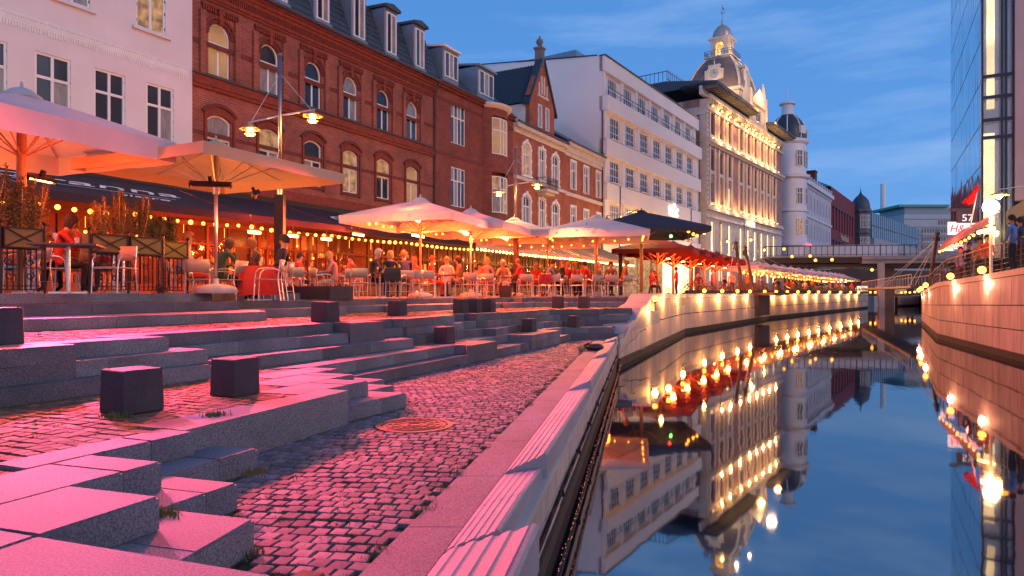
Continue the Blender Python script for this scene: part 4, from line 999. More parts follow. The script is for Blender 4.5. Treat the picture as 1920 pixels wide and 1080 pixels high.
# overhanging dark eaves in two stretches, each side of the tower
for x0, x1 in ((-1.6,16.8),(24.2,LM+1.4)):
    b = MB(); b.box(x0,x1,-2.0,3,E_(26.3),E_(26.6)); b.add([(x0,-2,E_(26.6)),(x1,-2,E_(26.6)),(x1,5,E_(27.7 if x0 < 0 else 27.1)),(x0,5,E_(27.7 if x0 < 0 else 27.1)),(x1,14,E_(27.7 if x0 < 0 else 27.1)),(x0,14,E_(27.7 if x0 < 0 else 27.1)),(x0,14,E_(26.3)),(x0,0,E_(26.3))],[(0,1,2,3),(3,2,4,5),(0,3,5,6,7)]); part(F, b, 'overhanging_roof', slate)
    b = MB()
    for i in range(int((x1-x0)/.9)): x = x0+.3+i*.9; b.box(x,x+.12,-1.9,0,E_(25.9),E_(26.3))
    part(F, b, 'rafters', stone_g, kind='stuff')
b = MB(); b.box(-1.6,17,.0,.4,E_(25.2),E_(26.3)); b.box(24,LM+1,.0,.4,E_(25.2),E_(26.3)); part(F, b, 'attic', stone_c)
b = MB()
for x0, x1, y in ((-1.0,13.5,5.0),): 
    b.tube((x0,y,E_(29.2)),(x1,y,E_(29.2)),.05); b.tube((x0,y,E_(28.2)),(x1,y,E_(28.2)),.05)
    for i in range(24): x = x0+i*(x1-x0)/23; b.tube((x,y,E_(27.6)),(x,y,E_(29.2)),.04,n=4); b.tube((x,y,E_(29.2)),(x,y,E_(29.5)),.03,n=4)
    for i in range(16): yy = y+i*.6; b.tube((x0,yy,E_(27.6)),(x0,yy,E_(29.3)),.04,n=4)
    b.tube((x0,y,E_(29.2)),(x0,y+9.0,E_(29.2)),.05)
part(F, b, 'roof_railing', lead)
# floodlight fittings below the cornices
up = emis('floodlight', (1,.55,.16), 2.2)
fl = MB()
for c in bays:
    for sg in (-1,1):
        fl.box(c+sg*.98-.12,c+sg*.98+.12,-.42,-.22,E_(11.35),E_(11.5)); fl.box(c+sg*.98-.13,c+sg*.98+.13,-.62,-.4,E_(24.0),E_(24.25)); fl.box(c+sg*.98-.1,c+sg*.98+.1,-.6,-.4,E_(19.9),E_(20.05))
part(F, fl, 'floodlights', up, kind='stuff')
for i, c in enumerate(bays[:-1]):
    for z, p in ((11.5,110),(20.0,120)):
        x = (c+bays[i+1])/2
        lamp_light('floodlight', (x,-.75,E_(z)), (1,.50,.16), p*1.3, .15, F.root)
        if z > 10: lamp_light('floodlight', (x,-.75,E_(23.9)), (1,.50,.16), 85, .15, F.root)
t = text('glowing_letters', 'salling', (F.s_at(1404),-.5,E_(10.0)), (R(90),0,0), 1.0, sign_w, F.root, ext=.05)
# central pediment bay
pcx = 20.5; b = MB(); b.box(pcx-3.2,pcx+3.2,-.5,3,E_(25.4),E_(28.4)); b.box(pcx-3.6,pcx+3.6,-.8,3,E_(28.4),E_(28.9))
b.add([(pcx-3.6,-.8,E_(28.9)),(pcx+3.6,-.8,E_(28.9)),(pcx,-.8,E_(31.0)),(pcx-3.6,2,E_(28.9)),(pcx+3.6,2,E_(28.9)),(pcx,2,E_(31.0))],[(0,1,2),(1,4,5,2),(0,2,5,3)]); part(F, b, 'pediment', stone_c)
window(F, pcx, E_(25.8), 2.6, 2.3, .6, 3, (), glass=glass_d, y=-.52, fr=.12, fmat=stone_c)
for sg in (-1,1):
    b = MB(); b.box(pcx+sg*3.9-.5,pcx+sg*3.9+.5,-.7,.4,E_(25.4),E_(30.3)); b.lathe([(.5,0),(.42,.4),(.3,1.6),(.05,2.6)],(pcx+sg*3.9,-.15,E_(30.3)),n=8); part(F, b, 'obelisk', stone_c)
lamp_light('floodlight', (pcx-4.5,-2.2,E_(26.8)), (1,.42,.09), 260, .5, F.root); lamp_light('floodlight', (pcx+4.5,-2.2,E_(26.8)), (1,.42,.09), 260, .5, F.root)
# clock tower
tw = empty('clock_tower', (pcx,5.0,E_(27.4)), 0); tw.parent = F.root
b = MB(); b.box(-3.9,3.9,-3.9,3.9,0,3.6); b.box(-4.2,4.2,-4.2,4.2,3.0,3.5); b.build('tower_base', stone_c, tw)
dm_ = mat('dome_slate', (.17,.13,.13), .5, var=.3, vs_=1.5, bump=.2, bs=8)
prof = [(4.0,3.6),(3.92,4.6),(3.6,5.9),(3.05,7.2),(2.4,8.3),(1.85,9.0)]
b = MB()
vs = []; 
for r, z in prof: vs += [(-r,-r,z),(r,-r,z),(r,r,z),(-r,r,z)]
fs = [(j*4+i, j*4+(i+1)%4, j*4+4+(i+1)%4, j*4+4+i) for j in range(len(prof)-1) for i in range(4)]
b.add(vs, fs); b.build('dome', dm_, tw)
b = MB()
for i in range(4):
    pts = [Vector(vs[j*4+i]) for j in range(len(prof))]; b.path(pts, .17, n=6)
b.build('dome_ribs', stone_c, tw)
b = MB(); b.box(-1.9,1.9,-1.9,1.9,8.9,9.15); b.box(-2.15,2.15,-2.15,2.15,9.15,9.35); b.build('gallery_floor', stone_c, tw)
b = MB()
for i in range(9):
    q = -2.1+i*4.2/8
    for x, y in ((q,-2.1),(q,2.1),(-2.1,q),(2.1,q)): b.tube((x,y,9.35),(x,y,10.2),.04,n=4)
for z in (9.8,10.2): b.path([(-2.1,-2.1,z),(2.1,-2.1,z),(2.1,2.1,z),(-2.1,2.1,z),(-2.1,-2.1,z)],.04,n=4)
b.build('gallery_railing', lead, tw)
b = MB()
for sx_, sy_ in ((-1,-1),(1,-1),(1,1),(-1,1)): b.box(sx_*.98-.38,sx_*.98+.38,sy_*.98-.38,sy_*.98+.38,9.35,11.9)
for a in range(4):
    rz = a*pi/2
    for k in range(6):
        t0 = pi*k/6; t1 = pi*(k+1)/6
        pts = [(-.6*cos(t0),-1.25,11.2+.5*sin(t0)),(-.6*cos(t1),-1.25,11.2+.5*sin(t1)),(-.6*cos(t1),-1.25,12.0),(-.6*cos(t0),-1.25,12.0)]
        pts = [(x*cos(rz)-y*sin(rz), x*sin(rz)+y*cos(rz), z) for x, y, z in pts]; b.add(pts, [(0,1,2,3)])
b.box(-1.42,1.42,-1.42,1.42,11.85,12.15); b.box(-1.7,1.7,-1.7,1.7,12.15,12.4); b.build('lantern', stone_c, tw)
b = MB(); prof = [(1.5,12.4),(1.47,13.1),(1.25,13.8),(.75,14.4),(.2,14.7),(.09,15.0),(.2,15.15),(.2,15.3),(.05,15.45),(.035,17.9),(.001,18.0)]
b.lathe(prof, n=16, sq=False); b.build('cupola', mat('copper_cupola', (.55,.42,.36), .35, metal=.5, var=.2), tw, smooth=True)
b = MB(); b.box(0,.8,-.02,.02,17.3,17.6); b.tube((-.4,0,16.6),(.4,0,16.6),.03); b.tube((0,-.4,16.6),(0,.4,16.6),.03); b.build('weather_vane', lead, tw)
# clock faces on dome
for rz in (0, -pi/2):
    cl = empty('clock', (0, -3.5, 6.1), rz if not rz else -pi/2); cl.parent = tw
    if rz: cl.location = (-3.5,0,6.1)
    b = MB(); b.M = Matrix.Rotation(R(90), 4, 'X'); b.lathe([(1.25,-.2),(1.25,.35),(.8,.4),(.75,.3),(.001,.3)], n=20)
    b.M = None; b.box(-1.35,1.35,-.3,.3,-1.3,-.8); b.box(-.9,.9,-.3,.3,1.0,1.35); b.box(-1.45,-1.0,-.3,.3,-.9,.6); b.box(1.0,1.45,-.3,.3,-.9,.6); b.tube((0,-.1,1.3),(0,-.1,2.3),.12,.02); b.build('clock_surround', stone_c, cl)
    b = MB(); b.M = Matrix.Rotation(R(90), 4, 'X'); b.lathe([(.72,.31),(.001,.315)], n=20); b.M = None; b.build('dial', mat('clock_dial', (.35,.36,.4), .3, var=0), cl)
    b = MB(); b.box(-.03,.03,-.36,-.33,0,.55); b.box(0,.4,-.36,-.33,-.03,.03); b.build('hands', lead, cl)
lamp_light('floodlight', (0,-7.5,3.0), (1,.62,.28), 700, .7, tw); lamp_light('floodlight', (-7.5,-2,3.0), (1,.62,.28), 700, .7, tw); lamp_light('lantern_lamp', (0,0,10.6), (1,.5,.1), 130, .2, tw)
lamp_light('floodlight', (-2.9,-3.2,9.9), (1,.66,.34), 130, .2, tw); lamp_light('floodlight', (2.2,-3.6,9.9), (1,.66,.34), 90, .2, tw)

# ---------------- white round-cornered building
F = Fac('white_round_tower_building', 'white building with round corner tower under a black ribbed dome beyond the store', (53.5,127), .68)
wht = mat('cool_white_render', (.66,.66,.72), .75, var=.1, vs_=.3, bump=.2, bs=3)
LT = 33; cs = [3+3.4*i for i in range(9)]; ops = []
for c in cs:
    for z0, h in ((3.4,3.4),(10.6,2.9),(16.2,2.8)): ops.append((c, E_(z0), 1.5, h, 0))
wall(F, 0, LT, .5, E_(21.2), ops, wht)
for i, o in enumerate(ops): window(F, o[0], o[1], o[2], o[3], 0, 2, (.66,), glass=glass_w if i in (0,) else glass_d, y=.2, fr=.1, mull=.1)
for z0, z1, d in ((8.6,9.3,.4),(14.6,15.0,.3),(20.8,21.6,.7),(2.2,2.6,.2)): b = MB(); b.box(0,LT,-d,.02,E_(z0),E_(z1)); part(F, b, 'cornice', wht)
b = MB()
for i in range(50): b.box(0+i*.66,.4+i*.66,-.3,0,E_(20.3),E_(20.8))
for i in range(9): b.box(cs[i]-1.1,cs[i]-.8,-.18,0,E_(9.3),E_(20)); b.box(cs[i]+.8,cs[i]+1.1,-.18,0,E_(9.3),E_(20))
part(F, b, 'mouldings', wht, kind='stuff')
b = MB(); b.box(0.3,LT,.7,12,.5,E_(21)); part(F, b, 'building_body', wht)
b = MB(); b.add([(0,0,E_(21.6)),(LT,0,E_(21.6)),(LT,3,E_(24.3)),(0,3,E_(24.3)),(LT,10,E_(24.3)),(0,10,E_(24.3)),(0,10,E_(21)),(0,0,E_(21))],[(0,1,2,3),(3,2,4,5),(0,3,5,6,7)]); part(F, b, 'roof', slate)
for x in (7,23): b = MB(); b.box(x,x+2.2,1.5,3.5,E_(22),E_(26)); b.box(x-.1,x+2.3,1.4,3.6,E_(26),E_(26.3)); part(F, b, 'chimney', brick_trim)
b = MB()
for i in range(12): b.box(.3+i*2.8,.8+i*2.8,-.5,-.1,E_(21.6),E_(22.6))
part(F, b, 'parapet_posts', wht, kind='stuff')
tx, ty = -1.6, 1.8; rt = 3.35
b = MB(); b.lathe([(rt,.5-0),(rt,E_(8.4)),(rt+.35,E_(8.5)),(rt+.35,E_(9.1)),(rt,E_(9.2)),(rt,E_(14.6)),(rt+.25,E_(14.7)),(rt+.25,E_(15.0)),(rt,E_(15.1)),(rt,E_(20.6)),(rt+.5,E_(20.9)),(rt+.6,E_(21.4)),(rt-.1,E_(21.6)),(rt-.15,E_(27.0)),(rt+.3,E_(27.4)),(rt+.35,E_(27.9)),(rt-.3,E_(28.1))],(tx,ty,0),n=40); o = part(F, b, 'round_tower', wht); smooth_by_angle(o.data, 30)
for z0, h in ((3.4,3.2),(10.4,3.0),(16.0,3.0),(22.9,2.9)):
    for a in (-130,-95,-60,-25):
        ar = R(a); window(F, tx+(rt+.02)*cos(ar), E_(z0), 1.25, h, 0, 2, (.66,), glass=(glass_w if (z0, a) in ((10.4,-130),(3.4,-130)) else glass_d), y=ty+(rt+.02)*sin(ar), rz=ar+pi/2, fr=.1, mull=.1)
b = MB(); b.lathe([(3.25,28.0),(3.3,29.0),(3.0,30.4),(2.4,31.6),(1.6,32.5),(1.2,32.8)],(tx,ty,EYE),n=24); o = part(F, b, 'black_dome', mat('black_dome', (.035,.037,.045), .4, var=.3), smooth=True)
b = MB()
for i in range(8):
    a = i*pi/4+.2; pts = [(tx+(r+.03)*cos(a), ty+(r+.03)*sin(a), EYE+z) for r, z in ((3.27,28.1),(3.3,29.0),(3.0,30.4),(2.4,31.6),(1.6,32.5))]; b.path(pts, .1, n=5)
part(F, b, 'dome_ribs', wht)
b = MB(); b.lathe([(1.3,32.7),(1.05,32.9),(1.0,34.6),(1.45,34.8),(1.4,35.1),(.5,35.4),(.12,35.6),(.06,37.8)],(tx,ty,EYE),n=14); part(F, b, 'lantern', wht)
b = MB(); b.lathe([(.001,0),(.7,.0),(.7,.3),(.4,.35)],(0,0,0),n=12)
for a in (-120,-55):
    b2 = MB(); ar = R(a); cx_, cy_ = tx+3.1*cos(ar), ty+3.1*sin(ar)
    b2.box(cx_-.6,cx_+.6,cy_-.5,cy_+.3,E_(28.8),E_(30.2),rz=ar+pi/2); part(F, b2, 'oculus_dormer', wht)
red_s = emis('sign_red_glow', (1,.03,.05), 5)
text('glowing_letters', 'Bog & idé', (tx+.3,ty-rt-.6,E_(8.1)), (R(90),0,R(8)), .9, red_s, F.root, ext=.1)
b = MB(); b.M = Matrix.Translation((1.6,-.4,E_(7.6))) @ Matrix.Rotation(R(90),4,'X'); b.lathe([(.001,.1),(.8,.1),(.8,-.1)],n=16); part(F, b, 'round_sign', red_s)
b = MB(); b.box(-1.0,.4,-2.2,-2.1,E_(1.5),E_(5.0)); part(F, b, 'display_window', emis('cool_lit_window', (.8,.95,1.0), 2.0))

# ---------------- maroon building, turret, small red house
mar = mat('maroon_render', (.20,.025,.035), .8, var=.2, vs_=.3)
F = Fac('maroon_office_building', 'dark maroon office building with rows of narrow windows behind the road bridge', (53.5+.68*27.3,154.3), .68)
LR = 37; ops = []; cs = [3+4.2*i for i in range(8)]
for c in cs:
    for z0, h in ((5,7.0),(14.5,5.2)): ops.append((c, E_(z0), 1.6, h, 0))
wall(F, 0, LR, .5, E_(24.0), ops, mar, reveal=.5)
for o in ops:
    window(F, o[0], o[1], o[2], o[3], 0, 1, (.5,), glass=glass_d, y=.45, fr=.15, mull=.15, fmat=mar)
    b = MB(); b.box(o[0]-.9,o[0]+.9,-.4,.0,o[1]+o[3]-.2,o[1]+o[3]+.1); part(F, b, 'awning_hood', slate)
b = MB(); b.box(0,LR,.9,12,.5,E_(23.8)); b.box(-.05,LR,.0,.9,.5,E_(4)); part(F, b, 'building_body', mar)
b = MB(); b.add([(0,0,E_(24.0)),(LR,0,E_(24.0)),(LR,6,E_(27)),(0,6,E_(27)),(LR,12,E_(24)),(0,12,E_(24))],[(0,1,2,3),(3,2,4,5),(0,3,5)]); part(F, b, 'green_roof', mat('verdigris_roof', (.06,.28,.25), .5, var=.2, vs_=1))
gold = mat('gilt_letters', (.7,.5,.25), .4, metal=.3, var=0)
text('gilt_letters', 'Handelsbank', (18,-.3,E_(12.6)), (R(90),0,0), 2.4, gold, F.root)
F = Fac('grey_turret_house', 'grey stone corner turret with pointed black onion roof beyond the maroon building', (95.5,187), .68)
b = MB(); rt = 2.2; b.lathe([(rt,0),(rt,E_(9.3)),(rt+.3,E_(9.5)),(rt+.3,E_(10)),(rt,E_(10.2)),(rt,E_(15.8)),(rt+.3,E_(16)),(rt+.3,E_(16.4)),(rt,E_(16.6)),(rt,E_(21.6)),(rt+.5,E_(22)),(rt+.5,E_(22.6))],(0,0,0),n=8); part(F, b, 'turret_wall', stone_g)
for z0, h in ((11.0,4.0),(17.4,3.6)):
    for a in (-157,-112,-67,-22): ar = R(a); window(F, (rt-.1)*cos(ar), E_(z0), 1.5, h, 0, 2, (.6,), glass=glass_d, y=(rt-.1)*sin(ar), rz=ar+pi/2, fr=.12, mull=.12)
b = MB(); b.lathe([(2.6,22.6),(2.35,22.9),(2.3,23.8),(2.0,25),(1.3,26),(.6,26.6),(.25,27.2),(.1,27.8),(.02,28.8)],(0,0,EYE),n=16); part(F, b, 'onion_roof', slate, smooth=True)
b = MB(); b.box(1.7,17,.5,10,0,E_(16)); part(F, b, 'red_wing', mar)
b = MB(); b.add([(2.4,.3,E_(16)),(17.2,.3,E_(16)),(17.2,4,E_(20.5)),(2.4,4,E_(20.5)),(17.2,10,E_(20.5)),(2.4,10,E_(20.5)),(17.2,10,E_(16))],[(0,1,2,3),(3,2,4,5),(1,6,4,2)]); part(F, b, 'wing_roof', zinc)
for x in (5,9,13.5): window(F, x, E_(8.5), 1.3, 5, 0, 1, (.5,), glass=glass_d, y=.45, fr=.15, fmat=stone_g)
# far office blocks
conc = mat('grey_concrete', (.36,.36,.38), .8, var=.15, vs_=.2)
F = Fac('glass_topped_office', 'long grey office block with a sloping blue glass top storey far along the street', (113,213), .85)
LO = 76
b = MB(); b.box(0,LO,0,20,0,E_(17)); part(F, b, 'building_body', conc)
b = MB(); b.box(-.5,LO,.6,18,E_(17),E_(25)); part(F, b, 'glass_storey', mat('blue_glass', (.16,.22,.28), .25, spec=1, var=.3, vs_=.2))
for r, z0 in enumerate((4.5,10.5)):
    for i in range(17): window(F, 3+i*4.9, E_(z0), 3.4, 3.2, 0, 3, (), glass=glass_d, y=-.08, fr=.15, mull=.15, fmat=stone_g, single=True)
b = MB()
for i in range(30): b.box(-.5+i*2.9,-.35+i*2.9,.5,.62,E_(17),E_(25))
b.box(-.5,LO,.5,.62,E_(20.8),E_(21.1)); part(F, b, 'mullions', lead, kind='stuff')
b = MB(); b.box(-4,0,2,12,0,E_(22)); part(F, b, 'end_block', conc)
hosp = mat('pale_panel', (.44,.45,.47), .8, var=.12, vs_=.1)
F = Fac('distant_tower_block', 'distant pale panelled high-rise with a green roof edge and slim white chimney', (205,350), -6.0)
def hbox(x0,x1,y0,y1,z0,z1,m,name): b = MB(); b.box(x0,x1,y0,y1,z0,z1); b2 = b.build(name, m); return b2
F.root.rotation_euler = (0,0,0)
for nm, x0,x1,y0,y1,z0,z1,m in (('block',-4,28,0,30,0,42,hosp),('penthouse',-2,27,3,27,42,46,mat('blue_glass2',(.2,.3,.36),.2,var=.3)),('roof_edge',-6,20,1,29,46,47.2,MATS['verdigris_roof']),('link_block',-18,-4,10,30,0,34,conc),('low_block',-24,-12,-10,20,0,26,hosp)):
    b = MB(); b.box(x0,x1,y0,y1,z0,z1); part(F, b, nm, m)
wi = MB()
for r in range(8):
    for i in range(16):
        if r < 7 or i > 5: wi.box(5+i*1.42,5+i*1.42+.9,-.1,0,8+r*4.1,10.2+r*4.1)
part(F, wi, 'windows', glass_d, kind='stuff')
wi = MB()
for r in range(9): wi.box(-4,28,-.2,0,6.6+r*4.1,6.8+r*4.1)
part(F, wi, 'floor_lines', stone_g, kind='stuff')
wi = MB()
for r in range(5):
    for i in range(6): wi.box(-22.5+i*1.7,-21.3+i*1.7,-10.1,-10,4+r*4.4,6.2+r*4.4)
part(F, wi, 'windows', glass_d, kind='stuff')
b = MB(); b.tube((7,40,40),(7,40,64),1.5,1.4,n=14); part(F, b, 'chimney', mat('pale_chimney',(.7,.74,.74),.6,var=.05))

# ---------------- glass building on the right bank
gtint = mat('curtain_glass', (.55,.68,.78), .05, var=.3, vs_=.15, metal=1)
gtint2 = mat('curtain_glass_pale', (.70,.82,.88), .06, var=.3, vs_=.2, metal=1)
mull_m = mat('dark_mullion', (.035,.05,.07), .4, metal=.6, var=.1)
F = Fac('glass_office_tower', 'tall blue curtain-walled glass building on the right bank with a bright stair window', (27.0+.471*18.5,39.2+.882*18.5), .534, rev=True)
LG = 18.5
b = MB(); b.add([(0,0,.4),(LG,0,.4),(LG,0,34),(0,0,34)],[(0,1,2,3)]); 
rnd = random.Random(9)
npan = 0; st = MB()
for i in range(20):
    for j in range(11):
        x0 = .04+i*LG/20; x1 = x0+LG/20-.05; z0 = 2.2+j*2.4; z1 = z0+2.32
        vs = [(x0,-.03-rnd.random()*.012,z0),(x1,-.03-rnd.random()*.012,z0),(x1,-.03-rnd.random()*.012,z1),(x0,-.03-rnd.random()*.012,z1)]
        b2 = MB(); b2.add(vs, [(0,1,2,3)]); b2.build('glass_panel', gtint if rnd.random() < .6 else gtint2, F.root)
part(F, b, 'facade_backing', mull_m)
for i in range(41):
    b = MB(); x = i*LG/40; d = .012
    if i % 2: continue
    b.box(x-.02,x+.02,-d,0,1.8,34); part(F, b, 'vertical_fin', mull_m)
for j in range(12): b = MB(); z = 2.16+j*2.4; b.box(0,LG,-.012,.0,z-.05,z+.05); part(F, b, 'transom', mull_m)
b = MB(); b.box(.02,LG-.8,.1,14,.4,34); part(F, b, 'building_body', mull_m)
# front return: stair hall glazing facing the camera
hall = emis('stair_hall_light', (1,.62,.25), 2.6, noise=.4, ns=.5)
zz = [3.6,7.4,11.2,15.0,20,34]
wd_ = 2.1
def fr_(y0,y1,z0,z1,m,name,x=-.01,dx=.03): b = MB(); b.box(x-dx,x,y0,y1,z0,z1); return part(F, b, name, m)
# local -x faces the camera, local -y is towards the canal, so the return runs along -y
FG = Fac('glass_stair_hall', 'lit glass stair hall at the corner of the blue glass building', (27.0,39.2), .534)
FG.root.rotation_euler = (0,0,math.atan2(1,.534)-pi/2)
# local x now points right, facing camera along -y
def fb(x0,x1,y0,y1,z0,z1,m,name): b = MB(); b.box(x0,x1,y0,y1,z0,z1); return part(FG, b, name, m)
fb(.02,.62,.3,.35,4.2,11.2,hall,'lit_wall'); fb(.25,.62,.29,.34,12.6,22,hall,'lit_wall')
hg = mat('hall_glass',(.62,.66,.66),.10,metal=1,var=.35,vs_=.7); fb(.62,1.45,.3,.35,3.8,12,hg,'sky_mirror_pane'); fb(.55,1.45,.32,.37,12,34,hg,'sky_mirror_pane')  # metal panes put behind the glazing to mirror the pale sky
fb(.02,.62,.36,.40,11.2,34,hg,'sky_mirror_pane')
for x in (0,.92,1.12,1.45): fb(x-.05,x+.05,-.08,.25,1.5,34,mull_m,'vertical_fin')
for z in (3.9,10.9,11.9,13.2,14.4,19.5,24): fb(0,1.45,-.05,.2,z-.09,z+.09,mull_m,'transom')
gpane = bpy.data.materials.new('clear_glazing'); gpane.use_nodes = True; g_ = gpane.node_tree; gb = g_.nodes['Principled BSDF']; gb.inputs['Base Color'].default_value = (.5,.6,.65,1); gb.inputs['Roughness'].default_value = .02; gb.inputs['Alpha'].default_value = .35
fb(.03,1.43,.0,.01,3.9,34,gpane,'glazing')
pink_r = mat('rose_render', (.52,.40,.37), .85, var=.12, vs_=.5)
fb(1.5,40,-.3,8,7.2,34,pink_r,'plain_wall')
FG.root.name = 'stair_hall'
lamp_light('stair_light', (.8,-1.2,5.5), (1,.62,.25), 40, .2, FG.root)
# ============================================================ CAFE TERRACE
zA = EYE-.18
metal = mat('brushed_aluminium', (.55,.53,.52), .35, metal=.8, var=.1)
chair_m = mat('chair_plastic', (.38,.29,.21), .45, var=.1)
table_m = mat('table_top_dark', (.06,.045,.04), .35, var=.3)
wood_m = mat('varnished_pole', (.45,.24,.09), .45, var=.3, vs_=6, vscale=(6,6,.6))
navy = mat('navy_canvas', (.035,.022,.065), .85, var=.25, vs_=1.2)
conc_m = mat('concrete_base', (.45,.43,.42), .85, var=.3, vs_=5, bump=.3)
red_cloth = mat('red_cloth', (.42,.02,.015), .8, var=.3, vs_=5)
black_m = mat('black_metal', (.015,.014,.016), .45, metal=.3, var=.2)
def canvas(name, col, tr=.14):
    m = mat(name, col, .85, var=.16, vs_=1.4, bump=.8, bs=7); n = m.node_tree.nodes; l = m.node_tree.links
    if 'tr' in m: return m
    m['tr'] = 1
    b = n['Principled BSDF']; t = n.new('ShaderNodeBsdfTranslucent'); t.inputs[0].default_value = col+(1,); mx_ = n.new('ShaderNodeMixShader'); mx_.inputs[0].default_value = tr
    o = n['Material Output']; l.new(b.outputs[0], mx_.inputs[1]); l.new(t.outputs[0], mx_.inputs[2]); l.new(mx_.outputs[0], o.inputs[0]); return m
cv_cream = canvas('cream_canvas', (.54,.49,.52)); cv_beige = canvas('beige_canvas', (.55,.38,.25)); cv_navy = canvas('dark_navy_canvas', (.014,.008,.022), .08); cv_navy2 = canvas('navy_parasol_canvas', (.022,.02,.045), .1); cv_red = canvas('dark_red_canvas', (.10,.012,.02), .25)
bulb_m = emis('warm_bulb', (1,.32,.035), 5.5); bulb_s = emis('warm_bulb_small', (1,.33,.035), 4.5); heat_m = emis('heater_glow', (1,.38,.09), 14); heat_off = mat('heater_off', (.05,.04,.04), .4, var=0)
def mesh_bulb(r, m, n=8): b = MB(); b.ball((0,0,0), r, n); me = b.build('bulb', m, me_only=True, smooth=True); return me
BULB = mesh_bulb(.062, bulb_m); BULBS = mesh_bulb(.045, bulb_s, 6)
cap_me = None
def string_lights(label, pts, step, sag=.0, group=None, me=BULBS, cable=True, drop=.05):
    root = empty('string_lights', pts[0], label=label, cat='string lights', group=group)
    o0 = Vector(pts[0]); b = MB(); sock = MB(); P = []
    for a, c in zip(pts, pts[1:]):
        a, c = Vector(a), Vector(c); n = max(1, round((c-a).length/step))
        for i in range(n):
            t = i/n; p = a.lerp(c, t); p.z -= sag*4*t*(1-t); P.append(p)
    P.append(Vector(pts[-1]))
    b.path([p-o0 for p in P], .008, n=4); b.build('cable', black_m, root)
    for p in P:
        q = p-o0-Vector((0,0,drop)); sock.tube(q, q+Vector((0,0,drop)), .016, n=5); lb = link('bulb', me, root, q); k_ = random.uniform(.78,1.22); lb.scale = (k_,)*3
    s_ = sock.build('sockets', black_m, root); s_['kind'] = 'stuff'
    return root
# ---------------- chairs
def make_chair():
    r = empty('cafe_chair', (0,0,0), label='x', cat='chair', group='aluminium armchairs on the cafe terrace')
    for sx_ in (-1, 1):
        b = MB(); b.path([(sx_*.25,.24,0),(sx_*.245,.22,.44)], .012); b.build('leg', metal, r)
        b = MB(); b.path([(sx_*.22,-.28,0),(sx_*.225,-.22,.44),(sx_*.215,-.27,.84)], .012); b.build('leg', metal, r)
        b = MB(); b.path([(sx_*.245,.22,.44),(sx_*.262,.20,.58),(sx_*.268,.13,.65),(sx_*.268,.0,.67),(sx_*.262,-.14,.66),(sx_*.225,-.24,.62)], .013); b.build('armrest', metal, r)
    b = MB(); b.add([(-.23,-.21,.45),(.23,-.21,.45),(.24,.22,.46),(-.24,.22,.46),(-.23,-.21,.43),(.23,-.21,.43),(.24,.22,.44),(-.24,.22,.44)],[(0,1,2,3),(7,6,5,4),(0,4,5,1),(1,5,6,2),(2,6,7,3),(3,7,4,0)]); b.build('seat', chair_m, r)
    b = MB(); n = 6; vs = []
    for z, y in ((.58,-.245),(.72,-.265),(.84,-.285)):
        for i in range(n+1): x = -.22+.44*i/n; vs.append((x, y-.035*cos(x/.22*pi/2), z))
    k = len(vs); vs += [(x, y+.012, z) for x, y, z in vs]
    fs = []
    for j in range(2):
        for i in range(n): a = j*(n+1)+i; fs += [(a,a+1,a+n+2,a+n+1),(k+a+1,k+a,k+a+n+1,k+a+n+2)]
    for i in range(n): fs += [(i,k+i,k+i+1,i+1),(2*(n+1)+i,2*(n+1)+i+1,k+2*(n+1)+i+1,k+2*(n+1)+i)]
    fs += [(0,n+1,k+n+1,k),(n+1,2*n+2,k+2*n+2,k+n+1),(n,k+n,k+2*n+1,2*n+1),(2*n+1,k+2*n+1,k+3*n+2,3*n+2)]
    b.add(vs, fs); b.build('backrest', chair_m, r, smooth=True)
    b = MB(); b.path([(-.235,-.25,.44),(.235,-.25,.44)], .01); b.path([(-.24,.22,.43),(.24,.22,.43)], .01); b.path([(-.225,-.25,.2),(.225,-.25,.2)],.008); b.build('crossbar', metal, r)
    return r
CH = make_chair(); used = [False]
def chair(x, y, rz, label, z=zA):
    if not used[0]: used[0] = True; o = CH; o.location = (x,y,z); o.rotation_euler = (0,0,rz); o['label'] = label
    else: o = inst(CH, (x,y,z), rz, label)
    return o
